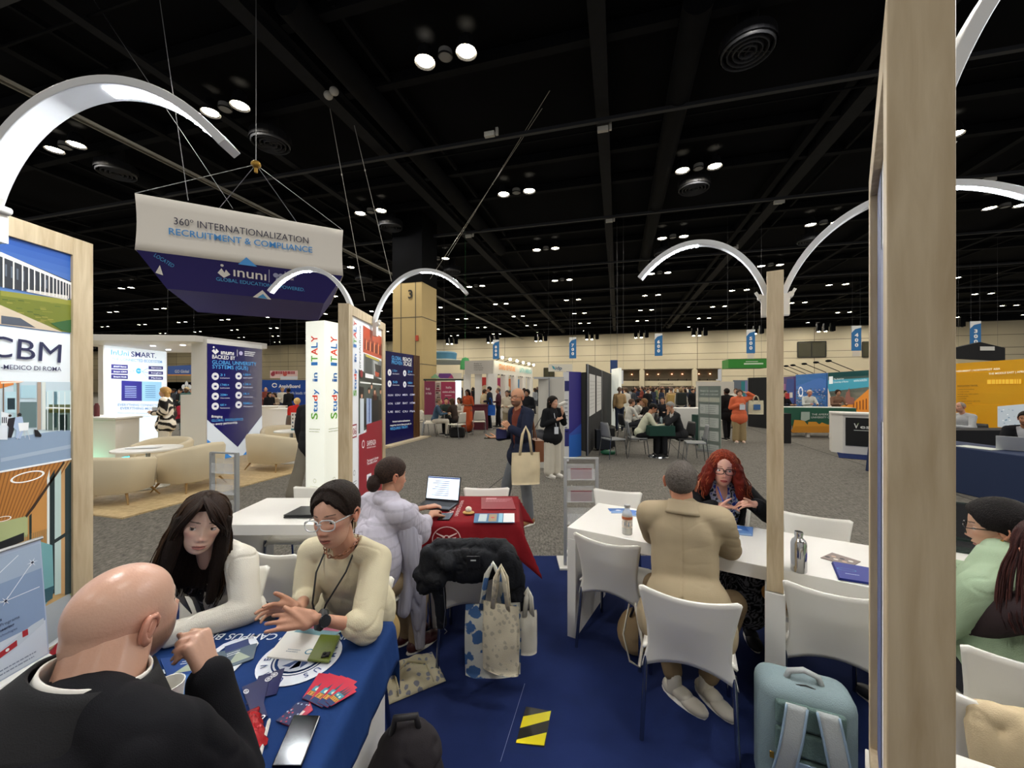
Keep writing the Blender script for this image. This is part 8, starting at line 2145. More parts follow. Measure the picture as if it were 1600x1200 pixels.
mb=M();fm,f2,sd_,up,mid=torso(mb,J,.020,1.02,armlen=.97);cap_(mb,J['shL'],J['elL'],.070,.066);cap_(mb,J['elL'],J['wrL'],.064,.046);mb.ell(V(J['pelv'])+V((0,0,.05)),(.20,.16,.20),18,12,fm)
for s_,o in((J['shL'],-1),(J['shR'],1)):cap_(mb,V(J['neck'])-V((0,0,.03)),V(s_),.05,.066)
geo_build(blob(mb,.0065,'#a9bf9f',14,folds(.006,9,6)),'blazer',CLOTH,pG)
m3=Matrix.Rotation(math.atan2(.93,-.35)-math.pi/2,3,'Z')@Matrix.Rotation(R(-14),3,'X');ring_band(V(J['neck'])+V((0,0,.0)),.080,.078,0,.030,-.04,m3,.93,1.5,.6).build('collar',mat('mint_cloth','#9fb695',rough=.85),pG,smooth='all',solid=.006)
capG=hair_cap('#0c0a0b',.022,(48,42,32,10,2,-4,-22,-34,-42),.9,True,.0015,seed=2,c2='#1d1817',flow=(70,20,60));mb=M();mb.ell((0,-.120,-.01),(.055,.05,.06))
geo_build(xf(join([capG,geo_of(mb,'#1a1516')]),hmG),'hair',HAIR,pG)
mb=M();legs(mb,J,.012,1.0);geo_build(blob(mb,.014,'#2c2c32',3),'trousers',CLOTH,pG);mf,so=feet_geo(J,'#1c1c20');geo_build(join([geo_of(mf,'#1c1c20'),so]),'shoes',SHOE,pG)
J=dict(head=(1.925,1.40,1.12),neck=(1.97,1.36,.98),shL=(1.86,1.40,.92),shR=(2.12,1.28,.92),elL=(1.9,1.6,.74),wrL=(2.0,1.75,.78),elR=(2.22,1.45,.74),wrR=(2.2,1.68,.78))
seat_joints(J,(1.98,1.28,.55),(.37,.93,0))
hmH=head_mtx(J['head'],(.45,.89,-.1),0,1.0)
def pr(mb):body_core(mb,J,True,.92)
pH=geo_build(join([near_skin(J,pr,.012,'#c99a7c'),xf(head_geo(.6,'#c99a7c',True),hmH)]),'person',SKIN)
tag(pH,'person at the very right edge of whom only long dark reddish hair shows','person')
geo_build(join([xf(hair_cap('#2a1718',.016,(44,40,22,-8,-24,-34,-44,-54,-60),.8,True,.003,seed=4,c2='#4a2c2a',flow=(60,60,3)),hmH),hair_long(hmH,'#2a1718','#5a3430',15,5,.0036,.004,.17,n_=260)]),'hair',HAIR,pH)
mb=M();torso(mb,J,.014,.95);geo_build(blob(mb,.012,'#33272a',3),'sweater',CLOTH,pH);mb=M();legs(mb,J,.012,.95);geo_build(blob(mb,.016,'#26262c',3),'trousers',CLOTH,pH)
# ------------------------------------------------------------------ things lying on the blue table
def flat(name,label,cat,corners_px,c,th=.004,z=None,group=None,art=None,material=None,bevel=0):
 """thin sheet whose four corners lie where these pixels meet the table top; order far-left, far-right, near-right, near-left"""
 z=z or CZ+.001;P=[FP(x,y,z)for x,y in corners_px];cen=sum(P,Vector())/4
 mb=M();mb.color(c);n=len(P);mb.add([p for p in P[::-1]]+[p+Vector((0,0,th))for p in P[::-1]],[(3,2,1,0),(4,5,6,7)]+[(i,(i+1)%4,4+(i+1)%4,4+i)for i in range(4)])
 o=mb.build(name,material or PRINT_GLOSS,origin=cen,bevel=bevel,seg=3);tag(o,label,cat,group);o['_w']=1;bpy.context.view_layer.update()
 if art:
  U=(P[2]-P[3]);V_=(P[0]-P[3]);N_=U.cross(V_).normalized();pan=Panel(P[3]+Vector((0,0,th)),U,N_.cross(U),.0007);art(pan,U.length,V_.length);pan.build(o,PRINT_GLOSS)
 return o
def art_folder(p,L,H):
 p.poly([(0,H*.72),(L,H*.66),(L+.02,H),(.02,H)],'#7fa8b4',1);p.poly([(0.02,H*.86),(L,H*.84),(L+.02,H),(.02,H)],'#c4738a',1.5);p.ring(L*.78,H*.22,.014,.004,'#2f7f9c',1);p.lines(L*.28,H*.22,.05,2,.010,.004,'#8a9aa4',1)
flat('folder','white university folder with teal emblem beside the green phone','folder',[(459,976),(514,980),(486,1035),(417,1028)],'#e9e8e2',.005,art=art_folder)
o=flat('smartphone','green phone lying face down on the white folder','phone',[(501,994),(532,996),(514,1037),(480,1034)],'#6a7a2c',.009,CZ+.006,material=mat('green_phone_case','#66752a',rough=.35),bevel=.003)
mb=M();p=FP(509,1023,CZ+.0185);mb.box(p,(.026,.026,.003),rz=.2);mb.build('camera',mat('camera_black','#16181a',rough=.2),o,bevel=.001)
mb=M();p2=FP(507,1011,CZ+.016)
for dx,dy in((-.006,.005),(.006,-.005)):mb.lathe([(0,0),(.005,0),(.005,.003),(0,.003)],12,Matrix.Translation(p+Vector((dx,dy,.001))))
mb.build('lens',mat('lens_glass','#30343a',rough=.1,metal=.5),o)
o=flat('smartphone','black phone lying screen up at the near table edge','phone',[(459,1121),(501,1122),(471,1202),(424,1202)],'#1a1b1e',.009,material=mat('phone_black'),bevel=.003)
mb=M();a,b=FP(421,1124,CZ+.006),FP(403,1192,CZ+.006);mb.tube([a,a.lerp(b,.05),a.lerp(b,.93),b],[.003,.0048,.0048,.0015],10);o=mb.build('pen',WHITE_MATT,smooth=True,origin=a.lerp(b,.5));tag(o,'white pen on the blue cloth left of the black phone','pen')
mb=M();q=a.lerp(b,.1);mb.bar(q+Vector((0,0,.006)),a.lerp(b,.45)+Vector((0,0,.006)),.003);o['_w']=1;bpy.context.view_layer.update();mb.build('clip',WHITE_MATT,o)
def packet(label,a,b,w,h,seed,group='red packets'):
 mb=M();a=Vector(a);b=Vector(b);d=(b-a).normalized();s=Vector((-d.y,d.x,0));L=(b-a).length
 def f(u,v):
  q=math.sin(math.pi*u)*math.sin(math.pi*v)**.5;return a+d*L*u+s*w*(v-.5)*(1+.1*math.sin(u*30))+Vector((0,0,.002+h*q+.004*noise.noise((u*9,v*7,seed))*q*3))
 mb.grid(f,22,14);return tag(mb.build('candy_packet',mat('red_foil','#b01420',rough=.2,metal=.35,bump=(60,.5)),smooth='all',solid=.002,origin=(a+b)/2),label,'packet',group)
packet('shiny red packet under the elbow of the bald man',FP(388,1112,CZ+.006),FP(402,1172,CZ+.006),.05,.02,1);packet('shiny red candy packet beside the small banner at left',(-1.63,1.36,CZ+.004),(-1.54,1.44,CZ+.004),.09,.05,2)
# fan of city cards
cards=[[(498,1052),(516,1054),(493,1099),(472,1092)],[(514,1052),(533,1058),(503,1106),(483,1096)],[(532,1056),(549,1068),(512,1106),(496,1098)],[(541,1064),(557,1081),(517,1104),(508,1096)]]
def art_city(k):
 def f(p,L,H):
  p.rect(0,H*.45,L,H,'#c8324a',1);p.rect(0,0,L,H*.16,'#243a6a',1);p.rect(0,H*.16,L,H*.32,'#d8a24a',1.5);p.rect(0,H*.30,L,H*.50,'#4a9ab0',1.5)
  for j in range(3):p.poly([(L*(.12+.3*j),H*.5),(L*(.34+.3*j),H*.5),(L*(.24+.3*j),H*.86)],'#1f5a6a',2)
  for j in range(4):p.rect(L*(.08+.24*j),H*.17,L*(.16+.24*j),H*.27,'#8a5a24',2)
  p.circle(L*.3,H*.4,L*.12,'#d8ead8',2);p.circle(L*.7,H*.38,L*.12,'#d8ead8',2)
 return f
for k,c in enumerate(cards):flat('city_card',['first','second','third','last'][k]+' card of the fan with red sky and teal cypress city drawing','card',c,'#c8324a',.0012,CZ+.001+.0016*k,'fan of city cards',art_city(k))
flat('city_card','pink and white card below the fan of city cards','card',[(484,1096),(489,1110),(455,1136),(440,1131)],'#c23a54',.0012,CZ+.001,'loose city cards',lambda p,L,H:(p.rect(L*.3,H*.2,L*.9,H*.6,'#e8d4d0',1)))
flat('city_card','dark blue card with small dots left of the city card fan','card',[(466,1097),(484,1098),(452,1134),(431,1127)],'#252c5c',.0012,CZ+.0025,'loose city cards',lambda p,L,H:[p.circle(random.Random(j).uniform(0,L),random.Random(j+50).uniform(0,H),.003,'#c23a54' if j%2 else '#b8c4dc',1,n=6)for j in range(16)])
LFT=[[(426,1050),(445,1044),(432,1085),(402,1092)],[(404,1057),(424,1052),(412,1098),(384,1102)],[(378,1074),(402,1064),(418,1119),(398,1130)]]
def art_lab(p,L,H):p.circle(L*.5,H*.82,L*.22,'#e4e6ee',1,ry=.012);p.ring(L*.5,H*.82,L*.15,.002,'#262b5a',2);
for k,c in enumerate(LFT):flat('leaflet',['farthest','middle','nearest'][k]+' navy leaflet with oval emblem in the centre of the blue table','leaflet',c,'#262b5a',.0015,CZ+.001+.002*k,'navy leaflets',art_lab)
pan=Panel(FP(418,1117,CZ+.008),(-1,.25,0),(-.25,-1,0),.0007);pan.N=Vector((0,0,1));o=[x for x in bpy.data.objects if x.name.startswith('leaflet')and x.get('label','').startswith('nearest')][0]
for k,w_ in enumerate(('US','LAB','HUMAN')):pan.text(w_,.0,.004+k*.020,.015,'#f0f0f4',1,bold=.03)
pan.build(o,PRINT_GLOSS)
for k,(c,cc)in enumerate((([(306,1028),(402,1006),(396,1030),(352,1046)],'#5a6a78'),([(250,1030),(310,1024),(308,1052),(262,1060)],'#2a4a8a'),([(250,1062),(322,1050),(330,1082),(278,1092)],'#3f6ea8'),([(52,1074),(96,1048),(104,1062),(60,1090)],'#e2e6ee'))):
 flat('brochure',['campus brochure with a glass roof photo right of the fist','blue brochure behind the head of the bald man','blue and brown brochure behind the paper cup','white brochure at the foot of the small banner'][k],'brochure',c,cc,.003,CZ+.001+.0015*k,'campus brochures',lambda p,L,H:(p.poly([(L*.1,H*.1),(L*.9,H*.1),(L*.5,H*.5)],'#a8b4a0',1),p.rect(L*.05,H*.6,L*.95,H*.9,'#2c3c6c',1),p.lines(L*.1,H*.5,L*.5,2,.012,.004,'#e8ecf2',2)))
cup_at((-1.005,1.145,CZ),'white paper cup partly hidden by the shoulder of the bald man',r=.040,h=.088)
# small roll-up on the table
t=thing('tabletop_banner','small tabletop roll-up banner with pale blue network picture','banner',(-1.60,1.16,CZ),0,world_parts=True)
mb=M();mb.box((-1.605,1.155,CZ+.014),(.06,.44,.028));mb.build('base',mat('white_lacquer'),t,bevel=.008)
A_=Vector((-1.608,.955,CZ+.028));mb=M();mb.add([A_,A_+Vector((0,.405,0)),A_+Vector((-.03,.405,.40)),A_+Vector((-.03,0,.40))],[(0,1,2,3)]);mb.color('#aebdd4');mb.build('sheet',mat('banner_sheet','#b7c5dc',rough=.35),t,solid=.002)
mb=M();mb.tube([A_+Vector((-.03,-.005,.40)),A_+Vector((-.03,.41,.40))],.006,8);mb.build('top_rail',ALU,t)
pan=Panel(A_+Vector((.002,0,0)),(0,1,0),(-.03,0,.40),.0008)
pan.rect(.005,.12,.40,.385,'#8da3c4',1);pan.rect(.005,.005,.40,.12,'#d5deea',1);pan.rect(.005,.30,.40,.385,'#a9bbd2',1.4)
for a,b in(((.12,.20),(.20,.27)),((.20,.27),(.30,.24)),((.30,.24),(.375,.33)),((.20,.27),(.34,.37)),((.30,.24),(.39,.24)),((.12,.20),(.05,.30))):
 dx,dy=b[0]-a[0],b[1]-a[1];l=math.hypot(dx,dy);nx,ny=-dy/l*.0012,dx/l*.0012;pan.poly([(a[0]+nx,a[1]+ny),(a[0]-nx,a[1]-ny),(b[0]-nx,b[1]-ny),(b[0]+nx,b[1]+ny)],'#eef4fb',2)
for x,y in((.30,.24),(.375,.33),(.20,.27)):
 for k in range(6):q=k*math.pi/3;pan.poly([(x+.016*math.cos(q),y+.016*math.sin(q)),(x+.002*math.cos(q+1.5),y+.002*math.sin(q+1.5)),(x-.002*math.cos(q+1.5),y-.002*math.sin(q+1.5))],'#f4f8ff',2.2)
 pan.circle(x,y,.004,'#2c3448',2.6,n=8)
pan.text("Master's",.24,.185,.010,'#25304c',2,bold=.02);pan.text('Degree Programs',.24,.168,.009,'#25304c',2);pan.text('Bioengineering',.24,.152,.009,'#25304c',2,bold=.02);pan.text('Information Technologies',.22,.136,.007,'#3a466a',2)
pan.poly([(.26,.09),(.36,.125),(.395,.13),(.395,.112),(.30,.07),(.26,.07)],'#c9d4e0',2);pan.poly([(.27,.088),(.32,.102),(.32,.083),(.27,.070)],'#b03038',2.4);pan.circle(.295,.086,.005,'#f2f2f2',2.8,n=10);pan.rect(.335,.10,.35,.12,'#b03038',2.4)
pan.lines(.27,.03,.1,2,.012,.004,'#8a94a8',2);pan.build(t,PRINT_GLOSS)
# ------------------------------------------------------------------ the other tables
o=laptop('closed dark laptop on the white table behind the two women',(-1.50,2.98),(0,1),.34,.24,2,'#2a2b2e');
LIT=mat('lit_display','#dce8f4',emit='#dcebfa',estr=.75)
o=laptop('open dark laptop with a lit document page on the red table',(-.60,3.12),(.25,.97),.30,.20,104,'#24262a',lit=LIT,z=TZ+.009)
pan=Panel((0,0,0),(1,0,0),(0,0,1));disp=[c for ch in o.children for c in ch.children if c.name.startswith('display')][0]
mb=M();th_=R(14);mb.T=Matrix.Translation((0,.10,.014))@Matrix.Rotation(-th_,4,'X')
for k in range(8):mb.color('#8a98b8');mb.box((-.02+.01*(k%3),-.0056,.045+k*.016),(.15-.02*(k%3),.0006,.004))
mb.color('#2a4a9a');mb.box((0,-.0056,.185),(.28,.0006,.01));pg=mb.build('page_lines',PRINT,disp.parent)
o=laptop('open laptop with dark screen in front of the mint blazer woman',(2.78,2.28),(.545,.838),.34,.23,105,'#23302c','#20302c')
RZ=TZ+.0095
flat('booklet','crimson printed booklet at the far edge of the red table','booklet',[(752,778),(800,778),(806,796),(752,796)],'#8a2436',.004,RZ,art=lambda p,L,H:(p.lines(.02,H*.8,L*.8,3,.03,.010,'#c88a94',1),p.rect(.02,H*.85,L*.4,H*.95,'#c88a94',1)))
flat('brochure','blue and white brochure with small photos at the front of the red table','brochure',[(742,803),(801,803),(804,817),(740,817)],'#3f6f9a',.004,RZ,art=lambda p,L,H:(p.rect(L*.72,0,L,H,'#e6e8ea',1),p.rect(L*.60,0,L*.70,H,'#8ac0d8',1),p.rect(L*.35,H*.1,L*.55,H*.9,'#a08a6a',1),p.rect(L*.1,H*.1,L*.3,H*.9,'#b8c8c8',1),p.circle(L*.45,H*.5,.014,'#c83a3a',2)))
flat('smartphone','dark phone on the red table beside the laptop','phone',[(690,803),(709,803),(702,813),(683,813)],'#141518',.008,RZ,material=mat('phone_black'),bevel=.002)
t=thing('snack','small cream and brown pastry on a napkin on the red table','pastry',(-.325,2.93,RZ));mb=M();mb.ell((0,0,.012),(.045,.035,.012),14,8);mb.build('napkin',mat('gold_paper','#c9a25c',rough=.5),t,smooth='all');mb=M();mb.ell((0,0,.035),(.024,.024,.022),14,8);mb.build('pastry',mat('cream_pastry','#e6ddc8',var=(60,.3)),t,smooth='all')
# long white table
def bottle(label,p,metal=False):
 t=thing('bottle',label,'bottle',p)
 if metal:
  mb=M();mb.lathe([(0,0),(.034,0),(.036,.004),(.036,.145),(.030,.162),(.020,.172),(.018,.178),(.018,.186)],28);mb.build('body',mat('mirror_aluminium','#c9c9cb',rough=.12,metal=1),t,smooth=True)
  mb=M();mb.lathe([(.019,.184),(.020,.188),(.020,.202),(.018,.206),(0,.206)],24);mb.build('cap',mat('mirror_aluminium'),t,smooth=True)
 else:
  mb=M();mb.lathe([(0,0),(.031,0),(.033,.004),(.033,.125),(.028,.145),(.017,.160),(.016,.178)],28);mb.build('body',mat('clear_glass','#eef2f0',rough=.05,alpha=.38),t,smooth=True)
  mb=M();mb.lathe([(0,.003),(.030,.003),(.030,.06),(0,.06)],24);mb.build('contents',mat('pale_water','#d8d2c2',rough=.1,alpha=.6),t,smooth=True)
  mb=M();mb.lathe([(.0335,.045),(.0335,.120)],28,cap=False);mb.build('label',mat('orange_blue_label','#d8cfc4',rough=.5,var=(45,.5)),t,smooth=True)
  mb=M();mb.color('#b8643c');mb.lathe([(.0340,.100),(.0340,.118)],28,cap=False);mb.color('#3f7aa8');mb.lathe([(.0341,.060),(.0341,.085)],8,cap=False);mb.build('label_print',PRINT,t)
  mb=M();mb.lathe([(.018,.172),(.019,.175),(.019,.190),(0,.192)],20);mb.build('cap',ALU,t,smooth=True)
 return t
bottle('clear glass bottle with an orange and blue label on the long white table',FP(980,834,TZ));bottle('shiny aluminium bottle on the long white table right of the slim frame',FP(1248,892,TZ),True)
art_wave=lambda p,L,H:(p.poly([(0,H*.3),(L*.5,H*.7),(L,H*.4),(L,H),(0,H)],'#3f6fb8',1),p.circle(L*.5,H*.55,.02,'#e8eef6',2,ry=.012),p.poly([(0,0),(L,0),(L,H*.2),(0,H*.1)],'#9ab8dc',1))
flat('postcard','blue and white postcard behind the glass bottle','card',[(955,795),(984,795),(984,802),(955,802)],'#7fa2d4',.002,TZ+.001,'blue postcards',art_wave);flat('postcard','blue and white postcard against the back of the tan blazer man','card',[(985,797),(1011,800),(1009,809),(981,805)],'#5a84c4',.002,TZ+.001,'blue postcards',art_wave)
flat('postcard','blue and white postcard between the tan blazer man and the slim frame','card',[(1150,822),(1177,824),(1176,838),(1146,835)],'#6a92cc',.002,TZ+.001,'blue postcards',art_wave)
flat('booklet','booklet with a dark group photo on the long table, far one','booklet',[(1300,864),(1345,878),(1330,886),(1282,872)],'#8a7a74',.003,TZ+.001,art=lambda p,L,H:[p.circle(L*(.15+.14*k),H*(.3+.25*(k%2)),.012,['#2a2a30','#c9a890','#e6e0d8'][k%3],1,n=8)for k in range(6)])
for k in range(3):flat('booklet',['lowest','middle','top'][k]+' deep blue booklet of the small stack by the tall frame','booklet',[(1299+k,880-k),(1368+k,892-k),(1368+k,915-k),(1310+k,906-k)],'#1f2f8a',.004,TZ+.001+.005*k,'stack of blue booklets',(lambda p,L,H:(p.ring(L*.45,H*.55,.04,.003,'#3fa0c8',1,ry=.4),p.lines(L*.3,H*.3,L*.4,1,.01,.005,'#c8d4f0',1)))if k==2 else None)
# ------------------------------------------------------------------ bags, jackets, floor marks
def drape(prims,vox,c,dispf,name,label,cat,material=CLOTH,group=None,cfn=None):
 mb=M();prims(mb);g=blob(mb,vox,c,9,dispf,cfn);cen=g.v.mean(0);cen[2]=g.v[:,2].min();g.v-=cen;o=geo_build(g,name,material);o.location=cen;tag(o,label,cat,group);o['_w']=1;bpy.context.view_layer.update();return o
def pj(mb):
 cap_(mb,(-.43,2.285,.79),(-.06,2.285,.79),.045,.045);cap_(mb,(-.48,2.26,.76),(-.50,2.24,.58),.05,.05);cap_(mb,(-.52,2.25,.64),(-.42,2.22,.62),.05,.05);mb.ell((-.245,2.225,.70),(.22,.035,.10));cap_(mb,(-.42,2.24,.62),(-.405,2.25,.36),.042,.030)
 cap_(mb,(-.03,2.25,.76),(.03,2.24,.52),.06,.06);cap_(mb,(.03,2.24,.52),(.06,2.24,.34),.055,.045);mb.ell((.0,2.215,.62),(.075,.04,.17));mb.ell((-.245,2.34,.74),(.2,.03,.08));cap_(mb,(-.40,2.24,.75),(-.36,2.20,.72),.05,.045)
jk_=drape(pj,.0065,'#101218',folds(.009,(26,26,16),3),'jacket','black rain jacket hung over the chair back at the red table','jacket',mat('nylon_shell',attr=True,rough=.65,bump=(90,.3),spec=.25))
mb=M();mb.box((-.215,2.178,.745),(.075,.008,.065));mb.build('patch',mat('patch_black','#0e0f12',rough=.4),jk_,bevel=.003);mb=M();mb.box((-.215,2.172,.755),(.03,.004,.006));mb.build('patch_logo',mat('patch_grey','#a9adb2'),jk_)
mb=M();mb.tube([(-.385,2.20,.60),(-.375,2.20,.46),(-.385,2.21,.36)],.0025,5);mb.tube([(-.38,2.20,.36),(-.365,2.20,.345),(-.38,2.20,.33)],.002,5);mb.build('zip',STEEL,jk_)
def flower_mat(name,c0,c1,sc=16,th=.56):
 m=mat(name,c0,rough=.9,bump=(300,.3));nt=m.node_tree;b=nt.nodes['Principled BSDF'];t_=nt.nodes.new('ShaderNodeTexCoord');v=nt.nodes.new('ShaderNodeTexVoronoi');v.inputs['Scale'].default_value=sc;n_=nt.nodes.new('ShaderNodeTexNoise');n_.inputs['Scale'].default_value=sc*2.6
 nt.links.new(t_.outputs['Object'],v.inputs['Vector']);nt.links.new(t_.outputs['Object'],n_.inputs['Vector']);ad=nt.nodes.new('ShaderNodeMath');ad.operation='MULTIPLY_ADD';ad.inputs[1].default_value=.5
 nt.links.new(n_.outputs['Fac'],ad.inputs[0]);nt.links.new(v.outputs['Distance'],ad.inputs[2]);r=nt.nodes.new('ShaderNodeValToRGB');e=r.color_ramp.elements;e[0].position=th;e[0].color=srgb(c1)+(1,);e[1].position=th+.04;e[1].color=srgb(c0)+(1,)
 nt.links.new(ad.outputs['Value'],r.inputs['Fac']);nt.links.new(r.outputs['Color'],b.inputs['Base Color']);return m
tote('blue flower print tote hanging from the jacket chair',(-.105,2.165,.52),.30,.39,(1,.06,0),'#c9cdc8',.22,.06,flower_mat('blue_flower_cotton','#c9c9bf','#3f6496',13,.70))
tb=tote('cream canvas tote with line drawing hanging in front of the flower bag',(-.06,2.10,.555),.20,.36,(.9,-.3,0),'#d6cbb0',.20,.06,flower_mat('sketch_canvas','#d8ceb4','#b9b19c',30))
tote('pale tote corner showing behind the jacket sleeve at the red table chair',(.09,2.20,.46),.10,.24,(1,.2,0),'#cfcbbd',.12,.03)
# folded bags on the carpet
for(x,y,rz_,sc_,lb)in((-.60,2.235,.45,1.0,'cream printed cotton bag lying folded on the blue carpet'),):
 mb=M();c=FP(640,1062,.0)
 def f(u,v):
  r_=.20;xx=(u-.5)*.34*(1+.1*v);yy=(v-.5)*.28;q=max(0,1-(2*abs(u-.5))**4)*max(0,1-(2*abs(v-.5))**4)
  return Vector((xx,yy,.004+.055*q+.02*q*noise.noise((u*5,v*5,3))*2))
 mb.grid(f,30,26);o=mb.build('cotton_bag',flower_mat('sketch_cotton','#d6ccab','#8a8c98',22),smooth='all',solid=.003);o.location=(c.x,c.y,.012);o.rotation_euler=(0,0,.55);tag(o,lb,'bag')
 mb=M();mb.tube([(-.10,-.13,.02),(-.09,-.02,.07),(.0,.03,.08),(.09,-.02,.07),(.10,-.13,.02)],.014,6,flat=.25);mb.build('handle',mat('canvas_strap','#cfc4a0'),o,smooth='all')
def pb(mb):mb.ell((-.37,1.36,.27),(.15,.11,.27));mb.ell((-.36,1.29,.21),(.12,.07,.16));mb.ell((-.36,1.36,.42),(.12,.09,.14));mb.ell((-.29,1.38,.14),(.10,.11,.14))
bp_=drape(pb,.0065,'#2e2a2d',folds(.010,10,4),'backpack','dark grey brown backpack standing on the carpet at the bottom edge','backpack')
mb=M();mb.tube([(-.41,1.34,.53),(-.40,1.34,.585),(-.33,1.35,.585),(-.32,1.35,.53)],.012,8);mb.build('handle',mat('dark_web','#1c191b'),bp_,smooth='all');mb=M();mb.tube([(-.48,1.30,.40),(-.41,1.262,.46),(-.33,1.26,.42),(-.27,1.30,.26)],.004,6);mb.build('zip',mat('black_zip','#0e0e10',rough=.4),bp_)
# pale blue grey backpack behind the empty chair
bx_=FP(1272,1195,0);t=thing('backpack','pale blue grey laptop backpack with two shoulder straps facing us','backpack',(1.20,1.60,0),R(-24));t.scale=(1.1,1.1,1.08)
GB='#7f9296'
def rb(mb,x,y,z,dx,dy,dz):mb.ell((x,y,z),(dx,dy,dz),20,14)
mb=M();mb.color(GB);mb.box((0,.045,.23),(.31,.17,.46));mb.build('body',mat('blue_grey_nylon',attr=True,rough=.7,bump=(260,.3)),t,bevel=.055,seg=5,smooth=True);mb=M();mb.color('#6f8488');mb.box((0,.13,.18),(.25,.08,.30));mb.build('front_pocket',mat('blue_grey_nylon'),t,bevel=.035,seg=4,smooth=True)
PADM=mat('sage_padding','#5f7672',rough=.9,bump=(180,.4));STRM=mat('silver_strap','#a9aeae',rough=.6,bump=(200,.3));EDG=mat('blue_edge','#8aa0b4',rough=.6)
for k in range(4):
 mb=M();mb.box((0,-.052,.075+k*.10),(.21 if k else .20,.022,.088));mb.build('back_pad',PADM,t,bevel=.010,seg=3)
for s in(-1,1):
 def st(u,v,s=s):
  z_=lerp(.43,.16,v);x=s*(.045+.045*v);return Vector((x+(u-.5)*.062,-.078-.018*math.sin(v*math.pi),z_))
 mb=M();mb.grid(st,5,16);sp=mb.build('shoulder_strap',STRM,t,smooth='all',solid=.012);
 mb=M();mb.tube([st(0,v)+Vector((0,-.006,0))for v in np.linspace(0,1,12)],.004,6);mb.tube([st(1,v)+Vector((0,-.006,0))for v in np.linspace(0,1,12)],.004,6);mb.build('piping',EDG,sp,smooth='all')
 q=st(.5,.95);mb=M();mb.tube([q+Vector((-.022,-.012,0)),q+Vector((-.022,-.014,-.02)),q+Vector((0,-.014,-.032)),q+Vector((.022,-.014,-.02)),q+Vector((.022,-.012,0)),q+Vector((-.022,-.012,0))],.0032,6);mb.build('buckle',mat('black_buckle','#16171a',rough=.4),sp,smooth='all')
 mb=M();mb.tube([st(.5,1),Vector((s*.12,-.07,.06)),Vector((s*.15,-.02,.03))],.014,6,flat=.25,up=(1,0,0));mb.build('webbing',EDG,sp,smooth='all')
mb=M();mb.box((0,-.068,.20),(.22,.006,.035));mb.build('trolley_band',EDG,t,bevel=.002)
mb=M();mb.tube([(-.06,.03,.44),(-.045,.03,.485),(0,.03,.50),(.045,.03,.485),(.06,.03,.44)],.011,8);mb.build('handle',STRM,t,smooth='all')
mb=M();mb.tube([(-.14,.0,.38),(-.12,-.0,.435),(0,.0,.462),(.12,.0,.435),(.145,.0,.38),(.155,.02,.25)],.003,6);mb.build('zip',mat('black_zip'),t,smooth='all')
mb=M();mb.box((-.118,-.068,.215),(.014,.005,.024));mb.build('zip_pull',mat('gold'),t,bevel=.002)
mb=M();mb.tube([(-.13,-.06,.10),(-.19,-.10,.08),(-.24,-.12,.05),(-.25,-.16,.012),(-.22,-.22,.008)],.014,6,flat=.2,up=(0,0,1));mb.build('loose_strap',EDG,t,smooth='all')
# handbag with a white strap beside the tan blazer man
def ph(mb):mb.ell((.80,2.50,.16),(.13,.09,.15))
hb=drape(ph,.008,'#b59a72',folds(.006,8,2),'handbag','tan handbag with flowered scarf under the long white table','handbag')
mb=M();mb.tube([(.70,2.34,.42),(.64,2.25,.30),(.66,2.20,.18),(.72,2.22,.13),(.76,2.28,.22),(.74,2.36,.42)],.013,6,flat=.3);mb.build('strap',mat('white_leather','#ded8c8',rough=.5),hb,smooth='all')
mb=M();mb.tube([(.74,2.45,.28),(.77,2.44,.37),(.83,2.45,.37),(.86,2.46,.28)],.008,8);mb.build('handle',mat('black_buckle'),hb,smooth='all')
mb=M();mb.ell((1.56,2.28,.50),(.09,.10,.06));tag(mb.build('straw_bag',mat('orange_straw','#c98f3c',rough=.8,bump=(80,.8)),smooth='all',origin=(1.56,2.28,.45)),'golden straw bag on the seat beyond the long white table','bag')
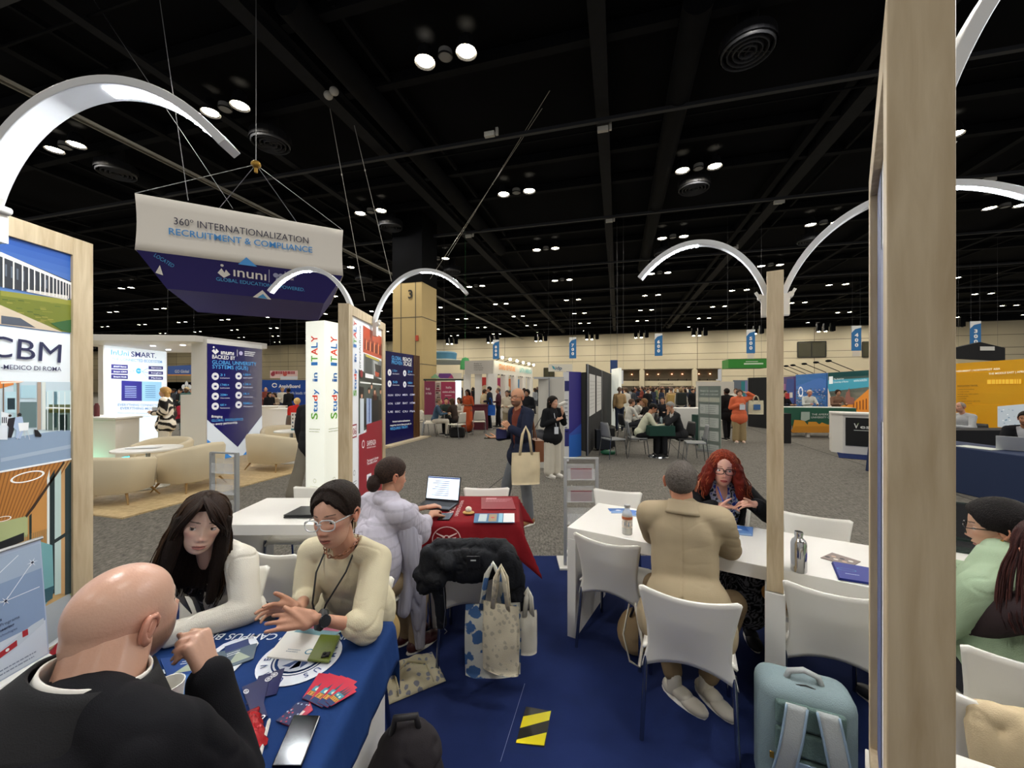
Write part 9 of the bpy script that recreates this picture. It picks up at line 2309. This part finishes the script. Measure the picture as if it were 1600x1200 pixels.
# beige jacket over the chair at right
def pg(mb):
 cap_(mb,(1.42,1.185,.735),(1.70,1.075,.745),.035,.035);mb.ell((1.545,1.095,.52),(.175,.035,.26),20,14,Matrix.Rotation(R(-22),3,'Z'));cap_(mb,(1.41,1.18,.70),(1.40,1.10,.34),.035,.04);cap_(mb,(1.70,1.06,.70),(1.71,1.01,.34),.04,.05)
bj=drape(pg,.0065,'#c9b694',folds(.010,(12,12,8),8),'jacket','beige jacket draped over the chair in the bottom right corner','jacket')
# hazard tape and a chalk line on the carpet
Pt=[FP(822,1104,.013),FP(861,1111,.013),FP(851,1168,.013),FP(806,1161,.013)]
cen=sum(Pt,Vector())/4;mb=M();U=Pt[1]-Pt[0];Vv=Pt[3]-Pt[0]
mb.color('#15140f');mb.add([Pt[3],Pt[2],Pt[1],Pt[0]],[(0,1,2,3)])
o=mb.build('hazard_tape',mat('tape_vinyl',attr=True,rough=.35),solid=.0012,origin=cen);tag(o,'yellow and black striped tape patch on the blue carpet','tape');o['_w']=1;bpy.context.view_layer.update()
mb=M();mb.color('#e8d81c')
for q in((.0,.62,.30),(.62,1.28,.30)):
 a0,a1,sl_=q
 pts_=[(0,min(1,a0+sl_)),(1,max(0,a0-.02)),(1,max(0,a1-sl_-.05)),(0,min(1,a1+.0))]
 mb.add([Pt[0]+U*u+Vv*v+Vector((0,0,.0012))for u,v in pts_][::-1],[(0,1,2,3)])
mb.build('stripes',mat('tape_vinyl'),o)
mb=M();a,b=FP(820,1068,.0135),FP(782,1190,.0135);mb.bar(a,b,.0015,.0008);tag(mb.build('thread',mat('white_thread','#9aa0b8'),origin=a),'thin white thread on the blue carpet beside the hazard tape','thread')
# cables on the floor behind the slim frame base
mb=M();mb.tube([(1.42,2.10,.45),(1.50,2.14,.43),(1.58,2.12,.46),(1.66,2.2,.42)],.004,6);mb.tube([(1.43,2.08,.36),(1.52,2.1,.35),(1.62,2.16,.36)],.003,6);mb.box((1.50,2.13,.44),(.06,.03,.03));tag(mb.build('power_cable',mat('grey_cable','#b8b8ba',rough=.5),smooth=True,origin=(1.5,2.1,.4)),'white power cable and adapter under the long table by the slim frame','cable')
